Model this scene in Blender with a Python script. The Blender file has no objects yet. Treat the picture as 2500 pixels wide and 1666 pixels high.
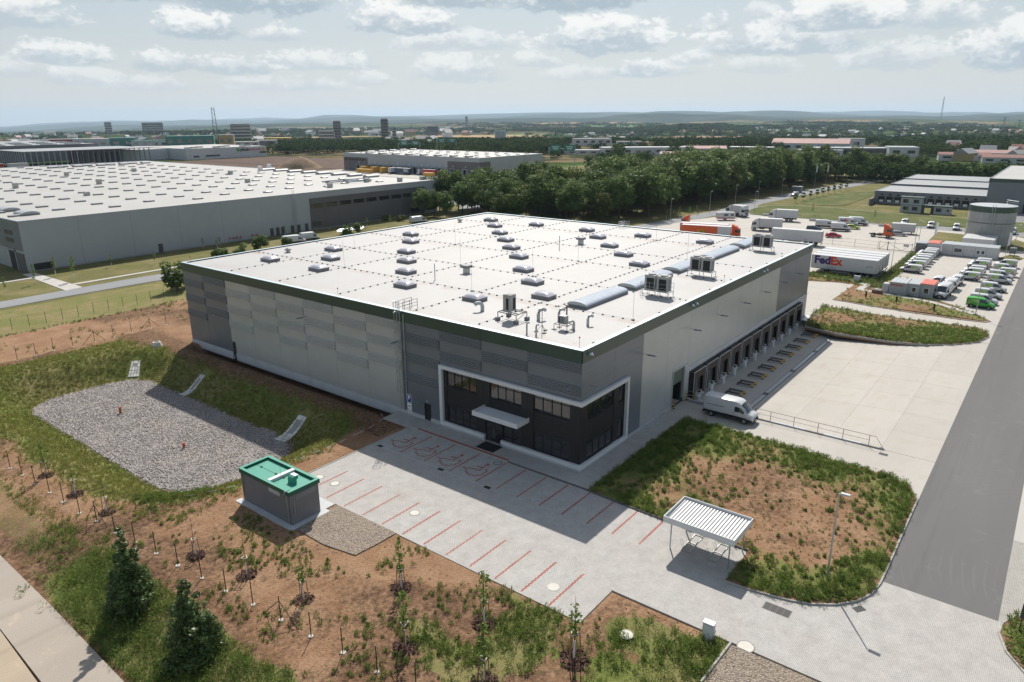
import bpy, bmesh, math, random
import numpy as np
from mathutils import Matrix, Vector
R = math.radians
SC = bpy.context.scene
COL = SC.collection
random.seed(7)
RNG = np.random.default_rng(11)

# ------------------------------------------------------------------ camera
# world frame: origin at the near corner of the warehouse, +X along its dock side,
# +Y along its panelled side, metres
CAM_LOC = (-54.224, -33.749, 33.497)
yaw, pitch, roll = R(37.8004), R(17.3885), R(-0.2656)
fwd = Vector((math.cos(yaw) * math.cos(pitch), math.sin(yaw) * math.cos(pitch), -math.sin(pitch)))
rgt = Vector((math.sin(yaw), -math.cos(yaw), 0.0))
upv = rgt.cross(fwd)
r2 = rgt * math.cos(roll) + upv * math.sin(roll)
u2 = -rgt * math.sin(roll) + upv * math.cos(roll)
cd = bpy.data.cameras.new('camera')
cd.sensor_width = 36.0
cd.lens = 25.184
cd.clip_start = 0.5
cd.clip_end = 60000
cam = bpy.data.objects.new('camera', cd)
COL.objects.link(cam)
cam.matrix_world = Matrix(((r2.x, u2.x, -fwd.x, CAM_LOC[0]), (r2.y, u2.y, -fwd.y, CAM_LOC[1]),
                           (r2.z, u2.z, -fwd.z, CAM_LOC[2]), (0, 0, 0, 1)))
SC.camera = cam

# ------------------------------------------------------------------ daylight
SUN_AZ, SUN_EL = R(35.0), R(45.8)
sl = bpy.data.lights.new('sun', 'SUN')
sl.energy = 4.3
sl.angle = R(0.53)
sl.color = (1.0, 0.945, 0.87)
sun = bpy.data.objects.new('sun', sl)
COL.objects.link(sun)
sun.location = (0, 0, 200)
sdir = Vector((math.cos(SUN_EL) * math.cos(SUN_AZ), math.cos(SUN_EL) * math.sin(SUN_AZ), math.sin(SUN_EL)))
sun.rotation_euler = sdir.to_track_quat('Z', 'Y').to_euler()

vs = SC.view_settings
vs.view_transform = 'Standard'
vs.look = 'None'
vs.gamma = 1.0
vs.use_curve_mapping = False
vs.exposure = 0.4
cy = SC.cycles
cy.max_bounces = 6
cy.diffuse_bounces = 3
cy.glossy_bounces = 3
cy.transmission_bounces = 4
cy.transparent_max_bounces = 8
cy.volume_bounces = 0
cy.caustics_reflective = False
cy.caustics_refractive = False
cy.sample_clamp_indirect = 6
cy.use_denoising = True

W = bpy.data.worlds.new('World')
SC.world = W
W.use_nodes = True
wn, wl = W.node_tree.nodes, W.node_tree.links
wn.clear()
W.cycles.sampling_method = 'MANUAL'
W.cycles.sample_map_resolution = 512


def WN(t, **k):
    n = wn.new(t)
    for a, v in k.items():
        setattr(n, a, v)
    return n


def wset(sock, v):
    if isinstance(v, bpy.types.NodeSocket):
        wl.new(v, sock)
    else:
        sock.default_value = v


def wmath(op, a, b=None, c=None, clamp=False):
    n = WN('ShaderNodeMath', operation=op)
    n.use_clamp = clamp
    wset(n.inputs[0], a)
    if b is not None:
        wset(n.inputs[1], b)
    if c is not None:
        wset(n.inputs[2], c)
    return n.outputs[0]


def wvec(op, a, b=None, c=None):
    n = WN('ShaderNodeVectorMath', operation=op)
    wset(n.inputs[0], a)
    if b is not None:
        wset(n.inputs[1], b)
    if c is not None:
        wset(n.inputs[2], c)
    return n.outputs['Value'] if op in ('LENGTH', 'DOT_PRODUCT') else n.outputs[0]


def wrange(v, a, b, c=0.0, d=1.0, smooth=True):
    n = WN('ShaderNodeMapRange')
    n.interpolation_type = 'SMOOTHSTEP' if smooth else 'LINEAR'
    n.clamp = True
    wset(n.inputs[0], v)
    for i, x in enumerate((a, b, c, d)):
        n.inputs[i + 1].default_value = x
    return n.outputs[0]


def wmix(f, a, b):
    n = WN('ShaderNodeMix', data_type='RGBA')
    wset(n.inputs[0], f)
    wset(n.inputs[6], a)
    wset(n.inputs[7], b)
    return n.outputs[2]


sky = WN('ShaderNodeTexSky', sky_type='NISHITA')
sky.sun_disc = False
sky.sun_elevation = SUN_EL
sky.sun_rotation = R(90) - SUN_AZ
sky.altitude = 300
sky.air_density = 1.0
sky.dust_density = 2.2
sky.ozone_density = 1.0
tc = WN('ShaderNodeTexCoord')
D = tc.outputs['Generated']
sep = WN('ShaderNodeSeparateXYZ')
wl.new(D, sep.inputs[0])
dx, dy, dz = sep.outputs
az = wmath('ARCTAN2', dy, dx)
rel = wmath('SUBTRACT', R(37.8), az)                 # bearing, clockwise
rel = wmath('WRAP', rel, R(45), R(-45))              # the cloud field goes on all round
el = wmath('ARCSINE', dz)
comb = WN('ShaderNodeCombineXYZ')
wl.new(rel, comb.inputs[0])
wl.new(el, comb.inputs[1])
nz = WN('ShaderNodeTexNoise')
nz.noise_dimensions = '3D'
nz.inputs['Scale'].default_value = 26
nz.inputs['Detail'].default_value = 7
nz.inputs['Roughness'].default_value = 0.58
nz.inputs['Distortion'].default_value = 0.25
nv = wvec('MULTIPLY', D, (1, 1, 1.9))
wl.new(nv, nz.inputs['Vector'])
n1 = wmath('SUBTRACT', nz.outputs[0], 0.5)
nz2 = WN('ShaderNodeTexNoise')
nz2.inputs['Scale'].default_value = 75
nz2.inputs['Detail'].default_value = 5
nz2.inputs['Roughness'].default_value = 0.6
wl.new(nv, nz2.inputs['Vector'])
n2 = wmath('SUBTRACT', nz2.outputs[0], 0.5)
wob = wmath('ADD', wmath('MULTIPLY', n1, 1.7), wmath('MULTIPLY', n2, 1.0))
# the Nishita sky paled by summer haze near the horizon
skyc = wvec('MULTIPLY', sky.outputs[0], (1.0, 1.0, 1.0))
skyc = wmix(wrange(el, -0.02, 0.42, 0.88, 0.25), skyc, wmix(wrange(el, -0.01, 0.17), (6.8, 7.05, 7.05, 1), (4.9, 5.75, 6.25, 1)))
# cumulus field: bearing centre, base elevation, half width, height (degrees), opacity, greyness
CL = [
    (10.9, 2.9, 4.0, 1.1, .45, .3), (-14.0, 1.9, 2.6, .9, .4, .3), (-25, 1.9, 3.0, .9, .45, .3), (-17.5, 1.95, 5.0, 1.0, .42, .3),
    (18, 3.0, 3.0, 1.1, .45, .3), (5.6, 2.7, 3.6, .9, .45, .3), (-33.5, 2.6, 3.4, 1.1, .5, .3), (-29.5, 2.25, 3.4, 1.0, .5, .3),
    (-10.5, 2.4, 1.7, 1.0, .5, .3), (9.6, 2.95, 2.6, 1.2, .7, .55), (26.5, 3.1, 3.8, 2.0, .6, .4), (13.2, 3.65, 1.7, 1.1, .7, .2),
    (2.0, 3.6, 2.2, 1.0, .55, .3), (-3.7, 2.7, 4.0, 2.0, .62, .4), (-13.7, 3.45, 5.2, 1.2, .66, .35), (-19.8, 3.05, 3.2, 1.25, .74, .6),
    (-24.2, 3.2, 2.7, 1.3, .74, .6), (-30.0, 3.5, 2.9, 1.3, .8, .55), (34.4, 3.1, 4.5, 2.9, .85, .8), (19.8, 4.35, 6.2, 2.1, .86, .6),
    (-4.0, 4.85, 5.0, 1.35, .62, .3), (6.9, 4.7, 4.7, 2.6, .96, .6), (-17.0, 5.25, 2.2, 1.0, .7, .4), (-21.8, 5.4, 3.2, 1.9, .96, .7),
    (-33.0, 5.6, 4.4, 1.9, .85, .55), (28.9, 5.5, 2.8, 1.9, .78, .4), (14.5, 5.95, 1.6, 1.15, .75, .3), (18.0, 6.6, 1.6, .9, .5, .2),
    (23.0, 5.75, 4.6, 2.2, .92, .7), (-7.9, 6.05, 4.6, 2.0, .97, .65), (-17.8, 7.3, 5.9, 2.8, .97, .95), (-28.2, 7.75, 5.9, 2.8, .95, .95),
    (4.9, 7.65, 5.6, 2.9, .95, 1.0), (-4.1, 7.9, 4.2, 2.4, .92, .9), (32.2, 8.7, 4.4, 1.8, .85, .9), (22.5, 8.7, 2.4, 1.3, .6, .4),
]
c_bearing = comb.outputs[0]
col = skyc
for (b, e, w_, h_, op, gr) in CL:
    b, e, w_, h_ = R(b), R(e), R(w_), R(h_)
    p_ = wvec('MULTIPLY_ADD', c_bearing, (1 / w_, 1 / h_, 0), (-b / w_, -e / h_ - 0.12, 0))
    q_ = wvec('MAXIMUM', p_, wvec('MULTIPLY', p_, (1, -3.2, 1)))
    d_ = wmath('SUBTRACT', 1.0, wvec('LENGTH', q_))
    dn = wmath('ADD', d_, wob)
    al = wrange(dn, -0.04, 0.32, 0.0, op)
    dv = wvec('DOT_PRODUCT', p_, (0, 1, 0))
    lit = wmath('ADD', dv, wmath('MULTIPLY', wob, 1.1))
    sh = wrange(lit, -0.15, 0.70)
    cc = wmix(sh, tuple(np.array((6.2, 6.75, 7.1)) * (1 - gr) + np.array((4.1, 5.0, 5.7)) * gr) + (1,), (9.4, 9.4, 9.2, 1))
    col = wmix(al, col, cc)
# overhead the same broken cumulus, seen from below
pl = wvec('DIVIDE', D, None)
pz = WN('ShaderNodeCombineXYZ')
mz = wmath('MAXIMUM', dz, 0.05)
for i_ in range(3):
    wl.new(mz, pz.inputs[i_])
wl.new(pz.outputs[0], pl.node.inputs[1])
nz3 = WN('ShaderNodeTexNoise')
nz3.inputs['Scale'].default_value = 1.5
nz3.inputs['Detail'].default_value = 7
nz3.inputs['Roughness'].default_value = 0.55
wl.new(pl, nz3.inputs['Vector'])
top = wmath('MULTIPLY', wrange(nz3.outputs[0], 0.5, 0.66, 0, 0.85), wrange(el, R(9.5), R(13)))
col = wmix(top, col, wmix(wrange(nz3.outputs[0], 0.55, 0.78), (7.2, 7.4, 7.5, 1), (4.4, 5.0, 5.5, 1)))
bg = WN('ShaderNodeBackground')
bg.inputs['Strength'].default_value = 0.078
wl.new(col, bg.inputs['Color'])
wo = WN('ShaderNodeOutputWorld')
wl.new(bg.outputs[0], wo.inputs[0])

# ------------------------------------------------------------------ helpers
def tag(o, label=None, cat=None, group=None, kind=None):
    if label: o['label'] = label
    if cat: o['category'] = cat
    if group: o['group'] = group
    if kind: o['kind'] = kind
    return o


def thing(name, label, cat, loc=(0, 0, 0), rz=0.0, group=None):
    o = bpy.data.objects.new(name, None)
    o.empty_display_size = 0.3
    COL.objects.link(o)
    o.location = loc
    o.rotation_euler = (0, 0, rz)
    return tag(o, label, cat, group)


KIDS = {}


def link(name, me, parent=None, loc=None):
    o = bpy.data.objects.new(name, me)
    COL.objects.link(o)
    if parent is not None:
        o.parent = parent
        KIDS.setdefault(parent.name, []).append(o)
    if loc is not None:
        o.location = loc
    return o


def copy_tree(o, parent=None):
    c = o.copy()
    COL.objects.link(c)
    if parent is not None:
        c.parent = parent
        KIDS.setdefault(parent.name, []).append(c)
    for ch in list(KIDS.get(o.name, [])):
        copy_tree(ch, c)
    return c


def dup(o, label, loc, rz=0.0, group=None, scale=None):
    c = copy_tree(o)
    c['label'] = label
    c.location = loc
    c.rotation_euler = (0, 0, rz)
    if group: c['group'] = group
    if scale: c.scale = scale
    return c


class MB:
    def __init__(s):
        s.v, s.f, s.m = [], [], []

    def add(s, vs_, fs_, m=0):
        b = len(s.v)
        s.v += [tuple(p) for p in vs_]
        s.f += [tuple(b + i for i in f) for f in fs_]
        s.m += [m] * len(fs_)
        return s

    def box(s, x0, x1, y0, y1, z0, z1, m=0):
        return s.add([(x0, y0, z0), (x1, y0, z0), (x1, y1, z0), (x0, y1, z0), (x0, y0, z1), (x1, y0, z1), (x1, y1, z1), (x0, y1, z1)],
                     [(3, 2, 1, 0), (4, 5, 6, 7), (0, 1, 5, 4), (1, 2, 6, 5), (2, 3, 7, 6), (3, 0, 4, 7)], m)

    def cbox(s, x0, x1, y0, y1, z0, z1, c=0.02, m=0):
        """box with chamfered upper edges"""
        return s.add([(x0, y0, z0), (x1, y0, z0), (x1, y1, z0), (x0, y1, z0), (x0, y0, z1 - c), (x1, y0, z1 - c), (x1, y1, z1 - c), (x0, y1, z1 - c),
                      (x0 + c, y0 + c, z1), (x1 - c, y0 + c, z1), (x1 - c, y1 - c, z1), (x0 + c, y1 - c, z1)],
                     [(3, 2, 1, 0), (8, 9, 10, 11), (0, 1, 5, 4), (1, 2, 6, 5), (2, 3, 7, 6), (3, 0, 4, 7),
                      (4, 5, 9, 8), (5, 6, 10, 9), (6, 7, 11, 10), (7, 4, 8, 11)], m)

    def poly(s, pts, m=0):
        return s.add(pts, [tuple(range(len(pts)))], m)

    def prism(s, pts, z0, z1, m=0, ms=None, bottom=False):
        n = len(pts)
        a = sum(pts[i][0] * pts[(i + 1) % n][1] - pts[(i + 1) % n][0] * pts[i][1] for i in range(n))
        if a < 0: pts = pts[::-1]
        s.add([(p[0], p[1], z1) for p in pts], [tuple(range(n))], m)
        vs_ = [(p[0], p[1], z0) for p in pts] + [(p[0], p[1], z1) for p in pts]
        s.add(vs_, [(i, (i + 1) % n, n + (i + 1) % n, n + i) for i in range(n)], m if ms is None else ms)
        if bottom: s.add([(p[0], p[1], z0) for p in pts[::-1]], [tuple(range(n))], m)
        return s

    def tube(s, pts, r, n=6, m=0, close=False):
        pts = [Vector(p) for p in pts]
        rings = []
        k = len(pts)
        for i, p in enumerate(pts):
            if close:
                d = pts[(i + 1) % k] - pts[i - 1]
            else:
                d = pts[min(i + 1, k - 1)] - pts[max(i - 1, 0)]
            d.normalize()
            a = d.cross(Vector((0, 0, 1)) if abs(d.z) < 0.9 else Vector((1, 0, 0))).normalized()
            b = d.cross(a)
            rr = r[i] if isinstance(r, (list, tuple)) else r
            rings.append([tuple(p + (a * math.cos(t) + b * math.sin(t)) * rr) for t in [2 * math.pi * j / n for j in range(n)]])
        b0 = len(s.v)
        for rg in rings: s.v += rg
        rows = k if close else k - 1
        for i in range(rows):
            for j in range(n):
                i2 = (i + 1) % k
                s.f.append((b0 + i * n + j, b0 + i * n + (j + 1) % n, b0 + i2 * n + (j + 1) % n, b0 + i2 * n + j))
                s.m.append(m)
        if not close:
            s.f.append(tuple(b0 + j for j in range(n))[::-1]); s.m.append(m)
            s.f.append(tuple(b0 + (k - 1) * n + j for j in range(n))); s.m.append(m)
        return s

    def cyl(s, c, r, z0, z1, n=16, m=0, r1=None):
        r1 = r if r1 is None else r1
        a = [(c[0] + r * math.cos(2 * math.pi * j / n), c[1] + r * math.sin(2 * math.pi * j / n), z0) for j in range(n)]
        b = [(c[0] + r1 * math.cos(2 * math.pi * j / n), c[1] + r1 * math.sin(2 * math.pi * j / n), z1) for j in range(n)]
        return s.add(a + b, [tuple(range(n))[::-1], tuple(range(n, 2 * n))] + [(j, (j + 1) % n, n + (j + 1) % n, n + j) for j in range(n)], m)

    def wheel(s, x, y0, y1, z, r, n=14, m=0):
        a = [(x + r * math.cos(2 * math.pi * j / n), y0, z + r * math.sin(2 * math.pi * j / n)) for j in range(n)]
        b = [(x + r * math.cos(2 * math.pi * j / n), y1, z + r * math.sin(2 * math.pi * j / n)) for j in range(n)]
        return s.add(a + b, [tuple(range(n)), tuple(range(n, 2 * n))[::-1]] + [(j, n + j, n + (j + 1) % n, (j + 1) % n) for j in range(n)], m)

    def mesh(s, name, mats, smooth=False):
        me = bpy.data.meshes.new(name)
        me.from_pydata(s.v, [], s.f)
        for mt in (mats if isinstance(mats, (list, tuple)) else [mats]):
            me.materials.append(mt)
        if any(s.m):
            me.polygons.foreach_set('material_index', s.m)
        if smooth:
            me.polygons.foreach_set('use_smooth', [True] * len(s.f))
        me.update()
        return me

    def build(s, name, mats, parent=None, smooth=False, loc=None):
        return link(name, s.mesh(name, mats, smooth), parent, loc)


def np_mesh(name, V, F, mats, mi=None, attrs=None, smooth=False):
    """numpy vertices (n,3) and faces (m,k) -> mesh; attrs = {name: (n,3) colours}"""
    me = bpy.data.meshes.new(name)
    n, (m, k) = len(V), F.shape
    me.vertices.add(n)
    me.vertices.foreach_set('co', np.ascontiguousarray(V, np.float32).ravel())
    me.loops.add(m * k)
    me.loops.foreach_set('vertex_index', np.ascontiguousarray(F, np.int32).ravel())
    me.polygons.add(m)
    me.polygons.foreach_set('loop_start', np.arange(0, m * k, k, dtype=np.int32))
    for mt in (mats if isinstance(mats, (list, tuple)) else [mats]):
        me.materials.append(mt)
    if mi is not None:
        me.polygons.foreach_set('material_index', np.ascontiguousarray(mi, np.int32))
    if smooth:
        me.polygons.foreach_set('use_smooth', np.ones(m, bool))
    me.update(calc_edges=True)
    for an, av in (attrs or {}).items():
        at = me.color_attributes.new(an, 'FLOAT_COLOR', 'POINT')
        c = np.ones((n, 4), np.float32)
        c[:, :av.shape[1]] = av
        at.data.foreach_set('color', c.ravel())
    return me


# ------------------------------------------------------------------ numpy noise
def vnoise(x, y, seed=0):
    xi, yi = np.floor(x).astype(np.int64), np.floor(y).astype(np.int64)
    fx, fy = x - xi, y - yi
    fx, fy = fx * fx * (3 - 2 * fx), fy * fy * (3 - 2 * fy)

    def h(a, b):
        n = (a * 374761393 + b * 668265263 + seed * 1442695) & 0x7fffffff
        n = ((n ^ (n >> 13)) * 1274126177) & 0x7fffffff
        return ((n ^ (n >> 16)) & 0xffff) / 65535.0
    return (h(xi, yi) * (1 - fx) + h(xi + 1, yi) * fx) * (1 - fy) + (h(xi, yi + 1) * (1 - fx) + h(xi + 1, yi + 1) * fx) * fy


def fbm(x, y, sc, oct=4, seed=0):
    a, t, s_ = 0.5, 0.0, 0.0
    for o in range(oct):
        t = t + a * vnoise(x * sc * 2 ** o + 17.3 * o, y * sc * 2 ** o - 9.1 * o, seed + o)
        s_ += a
        a *= 0.5
    return t / s_


def sstep(a, b, x):
    t = np.clip((x - a) / (b - a), 0, 1)
    return t * t * (3 - 2 * t)


def in_poly(x, y, poly):
    c = np.zeros(x.shape, bool)
    n = len(poly)
    for i in range(n):
        (x0, y0), (x1, y1) = poly[i], poly[(i + 1) % n]
        if y0 == y1: continue
        c ^= ((y0 > y) != (y1 > y)) & (x < (x1 - x0) * (y - y0) / (y1 - y0) + x0)
    return c


def poly_dist(x, y, poly, closed=True):
    d = np.full(x.shape, 1e9)
    n = len(poly)
    for i in range(n if closed else n - 1):
        (x0, y0), (x1, y1) = poly[i], poly[(i + 1) % n]
        ex, ey = x1 - x0, y1 - y0
        t = np.clip(((x - x0) * ex + (y - y0) * ey) / (ex * ex + ey * ey + 1e-9), 0, 1)
        d = np.minimum(d, np.hypot(x - x0 - t * ex, y - y0 - t * ey))
    return d


# ------------------------------------------------------------------ materials
class NT:
    def __init__(s, name):
        s.mat = bpy.data.materials.new(name)
        s.mat.use_nodes = True
        s.n, s.l = s.mat.node_tree.nodes, s.mat.node_tree.links
        s.bsdf = s.n['Principled BSDF']
        s.out = s.n['Material Output']
        s.pos = None

    def node(s, t, **k):
        n = s.n.new(t)
        for a, v in k.items(): setattr(n, a, v)
        return n

    def set(s, sock, v):
        if isinstance(v, bpy.types.NodeSocket): s.l.new(v, sock)
        else:
            if isinstance(v, tuple) and len(v) == 3 and sock.type == 'RGBA': v = v + (1,)
            sock.default_value = v

    def world(s):
        if s.pos is None: s.pos = s.node('ShaderNodeNewGeometry').outputs['Position']
        return s.pos

    def obj(s):
        return s.node('ShaderNodeTexCoord').outputs['Object']

    def noise(s, sc, det=4, rough=0.55, vec=None, dist=0.0, scale3=None):
        n = s.node('ShaderNodeTexNoise')
        v = s.world() if vec is None else vec
        if scale3: v = s.vec('MULTIPLY', v, scale3)
        s.l.new(v, n.inputs['Vector'])
        n.inputs['Scale'].default_value = sc
        n.inputs['Detail'].default_value = det
        n.inputs['Roughness'].default_value = rough
        n.inputs['Distortion'].default_value = dist
        return n.outputs[0]

    def vec(s, op, a, b):
        n = s.node('ShaderNodeVectorMath', operation=op)
        s.set(n.inputs[0], a); s.set(n.inputs[1], b)
        return n.outputs[0]

    def math(s, op, a, b=0.0, clamp=False):
        n = s.node('ShaderNodeMath', operation=op)
        n.use_clamp = clamp
        s.set(n.inputs[0], a); s.set(n.inputs[1], b)
        return n.outputs[0]

    def rng(s, v, a, b, c=0.0, d=1.0):
        n = s.node('ShaderNodeMapRange')
        n.clamp = True
        s.set(n.inputs[0], v)
        for i, x in enumerate((a, b, c, d)): n.inputs[i + 1].default_value = x
        return n.outputs[0]

    def mix(s, f, a, b, bt='MIX'):
        n = s.node('ShaderNodeMix', data_type='RGBA', blend_type=bt)
        s.set(n.inputs[0], f); s.set(n.inputs[6], a); s.set(n.inputs[7], b)
        return n.outputs[2]

    def attr(s, name, out='Color'):
        return s.node('ShaderNodeAttribute', attribute_name=name).outputs[out]

    def rand(s):
        return s.node('ShaderNodeObjectInfo').outputs['Random']

    def bump(s, h, strength=0.3, dist=0.02):
        n = s.node('ShaderNodeBump')
        n.inputs['Strength'].default_value = strength
        n.inputs['Distance'].default_value = dist
        s.l.new(h, n.inputs['Height'])
        s.l.new(n.outputs[0], s.bsdf.inputs['Normal'])

    def fin(s, col=None, rough=0.6, metal=0.0, spec=0.5):
        if col is not None: s.set(s.bsdf.inputs['Base Color'], col)
        s.set(s.bsdf.inputs['Roughness'], rough)
        s.set(s.bsdf.inputs['Metallic'], metal)
        s.bsdf.inputs['Specular IOR Level'].default_value = spec
        return s.mat


def pm(name, c, rough=0.6, metal=0.0, var=0.10, sc=1.3, spec=0.4, local=False, bump=0.0, bsc=30, dirt=0.0, orand=0.0):
    """painted / plain surface with slight blotchiness and grime"""
    t = NT(name)
    v = t.obj() if local else None
    n = t.noise(sc, 5, 0.6, vec=v)
    lo = tuple(x * (1 - var) for x in c)
    hi = tuple(min(1, x * (1 + var)) for x in c)
    col = t.mix(t.rng(n, 0.3, 0.7), lo, hi)
    if dirt:
        d = t.noise(sc * 2.3, 6, 0.7, vec=v, scale3=(1, 1, 0.35))
        col = t.mix(t.rng(d, 0.52, 0.75, 0, dirt), col, (0.16, 0.13, 0.10))
    if orand:
        col = t.mix(1.0, col, t.rng(t.rand(), 0, 1, 1 - orand, 1 + orand), 'MULTIPLY')
    if bump: t.bump(t.noise(bsc, 3, 0.6, vec=v), bump)
    return t.fin(col, rough, metal, spec)


def glass(name, c=(0.02, 0.025, 0.03), rough=0.05):
    t = NT(name)
    return t.fin(t.mix(t.rng(t.noise(0.7, 2), 0.35, 0.65), c, tuple(x * 1.6 for x in c)), rough, 0.0, 0.8)


M = {}

# lettering as meshes (the built-in font), made while the scene is still small
TEXT = {}


def make_text(body, bold=0.0, shear=0.0):
    cu = bpy.data.curves.new('lettering', 'FONT')
    cu.body = body; cu.size = 1.0; cu.align_x = 'CENTER'; cu.align_y = 'CENTER'
    cu.extrude = 0.008; cu.offset = bold; cu.resolution_u = 3; cu.shear = shear
    o = bpy.data.objects.new('lettering', cu)
    COL.objects.link(o)
    dg = bpy.context.evaluated_depsgraph_get()
    me = bpy.data.meshes.new_from_object(o.evaluated_get(dg))
    bpy.data.objects.remove(o)
    bpy.data.curves.remove(cu)
    TEXT[body] = me


for b_, o_ in (('P', .03), ('4x', .025), ('Fed', .045), ('Ex', .045), ('Express', .0), ('alza.cz', .03), ('ctPark', .03), ('PRAGUE WEST', .02), ('GLS', .03), ('ARROW', .04)):
    make_text(b_, o_, .25 if b_ == 'alza.cz' else 0)


def text(body, size, loc, rot, mat, parent, name='lettering', sx=1.0):
    me = TEXT[body].copy()
    me.materials.clear(); me.materials.append(mat)
    o = link(name, me, parent, loc)
    o.rotation_euler = rot
    o.scale = (size * sx, size, size)
    return o

# ================================================================== SETTING
# ---- ground materials
def mat_terrain():
    t = NT('soil_and_grass')
    cov = t.attr('cover')
    sp = t.node('ShaderNodeSeparateColor')
    t.l.new(cov, sp.inputs[0])
    g, dk, dry = sp.outputs
    fine = t.noise(2.2, 7, 0.68)
    mid = t.noise(0.35, 5, 0.6)
    clod = t.noise(5.5, 4, 0.7)
    soil = t.mix(t.rng(mid, 0.35, 0.68), (0.27, 0.155, 0.088), (0.36, 0.23, 0.14))
    soil = t.mix(t.rng(clod, 0.45, 0.72, 0, 0.7), soil, (0.13, 0.072, 0.042))
    soil = t.mix(t.math('MULTIPLY', t.rng(t.math('ADD', t.math('MULTIPLY', dk, 0.62), t.math('MULTIPLY', t.math('SUBTRACT', fine, 0.5), 2.1)), 0.12, 0.75), 0.92), soil, (0.078, 0.046, 0.029))
    grass = t.mix(t.rng(fine, 0.3, 0.7), (0.090, 0.120, 0.030), (0.185, 0.205, 0.058))
    grass = t.mix(t.math('MULTIPLY', dry, t.rng(mid, 0.25, 0.65)), grass, (0.25, 0.20, 0.10))
    gm = t.rng(t.math('ADD', g, t.math('MULTIPLY', t.math('SUBTRACT', fine, 0.5), 1.1)), 0.38, 0.62)
    t.bump(clod, 0.9, 0.12)
    return t.fin(t.mix(gm, soil, grass), 0.95, 0, 0.1)


def mat_farland():
    """patchwork of fields, meadows and scrub towards the horizon"""
    t = NT('fields_and_meadows')
    v = t.node('ShaderNodeTexVoronoi')
    v.inputs['Scale'].default_value = 0.0030
    w = t.noise(0.004, 3)
    pos = t.vec('ADD', t.vec('MULTIPLY', t.world(), (1, 0.55, 0)), t.vec('MULTIPLY', w, (120, 120, 0)))
    t.l.new(pos, v.inputs['Vector'])
    sp = t.node('ShaderNodeSeparateColor')
    t.l.new(v.outputs['Color'], sp.inputs[0])
    a = sp.outputs[0]
    n = t.noise(0.03, 6, 0.65)
    c = t.mix(t.rng(a, 0.30, 0.34), (0.060, 0.085, 0.034), (0.085, 0.125, 0.042))
    c = t.mix(t.rng(a, 0.50, 0.52), c, (0.30, 0.225, 0.125))
    c = t.mix(t.rng(a, 0.66, 0.68), c, (0.055, 0.085, 0.035))
    c = t.mix(t.rng(a, 0.82, 0.84), c, (0.19, 0.145, 0.09))
    c = t.mix(t.rng(n, 0.44, 0.55, 0, 0.9), c, (0.028, 0.045, 0.022))
    return t.fin(c, 1.0, 0, 0.0)


def mat_lawn(name, a, b, dry):
    t = NT(name)
    f = t.noise(1.6, 7, 0.7)
    m = t.noise(0.12, 4, 0.6)
    c = t.mix(t.rng(f, 0.3, 0.7), a, b)
    c = t.mix(t.rng(m, 0.45, 0.7, 0, 0.8), c, dry)
    t.bump(t.noise(6, 4, 0.7), 0.7, 0.1)
    return t.fin(c, 0.95, 0, 0.1)


def mat_paver(name, a, b, mortar, w=0.2, h=0.1, rot=0.0):
    t = NT(name)
    mp = t.node('ShaderNodeMapping')
    t.l.new(t.world(), mp.inputs[0])
    mp.inputs['Rotation'].default_value = (0, 0, rot)
    br = t.node('ShaderNodeTexBrick')
    t.l.new(mp.outputs[0], br.inputs['Vector'])
    br.inputs['Scale'].default_value = 1.0
    br.inputs['Mortar Size'].default_value = 0.012
    br.inputs['Mortar Smooth'].default_value = 0.4
    br.inputs['Brick Width'].default_value = w
    br.inputs['Row Height'].default_value = h
    br.inputs['Bias'].default_value = 0.0
    br.inputs['Color1'].default_value = a + (1,)
    br.inputs['Color2'].default_value = b + (1,)
    br.inputs['Mortar'].default_value = mortar + (1,)
    st = t.noise(0.16, 6, 0.6)
    big = t.noise(0.9, 5, 0.65)
    c = t.mix(t.rng(st, 0.4, 0.7, 0, 0.35), br.outputs['Color'], (0.36, 0.325, 0.28))
    c = t.mix(1.0, c, t.rng(big, 0.25, 0.75, 0.86, 1.12), 'MULTIPLY')
    t.bump(t.math('SUBTRACT', 1.0, br.outputs['Fac']), 0.5, 0.006)
    return t.fin(c, 0.85, 0, 0.25)


def mat_concrete(name, c0, joint=None, local=False):
    t = NT(name)
    st = t.noise(0.10, 7, 0.62, scale3=(0.5, 1.6, 1))
    st2 = t.noise(0.55, 6, 0.65, dist=0.6)
    sk = t.noise(0.9, 5, 0.7, scale3=(0.12, 1.3, 1))
    c = t.mix(t.rng(st, 0.35, 0.68), tuple(x * 0.95 for x in c0), tuple(min(1, x * 1.05) for x in c0))
    c = t.mix(t.rng(st2, 0.52, 0.75, 0, 0.5), c, (c0[0] * 0.86, c0[1] * 0.77, c0[2] * 0.66))
    c = t.mix(t.rng(sk, 0.55, 0.72, 0, 0.28), c, (c0[0] * 0.72, c0[1] * 0.66, c0[2] * 0.58))
    c = t.mix(1.0, c, t.rng(t.rand(), 0, 1, 0.975, 1.025), 'MULTIPLY')
    if joint:
        br = t.node('ShaderNodeTexBrick')
        t.l.new(t.world(), br.inputs['Vector'])
        br.offset = 0.0
        for k_, v_ in (('Scale', 1.0), ('Mortar Size', 0.035), ('Brick Width', joint[0]), ('Row Height', joint[1])):
            br.inputs[k_].default_value = v_
        c = t.mix(t.math('MULTIPLY', br.outputs['Fac'], 0.35), c, (0.16, 0.14, 0.12))
    t.bump(t.noise(14, 4, 0.7), 0.12, 0.01)
    return t.fin(c, 0.82, 0, 0.25)


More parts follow.
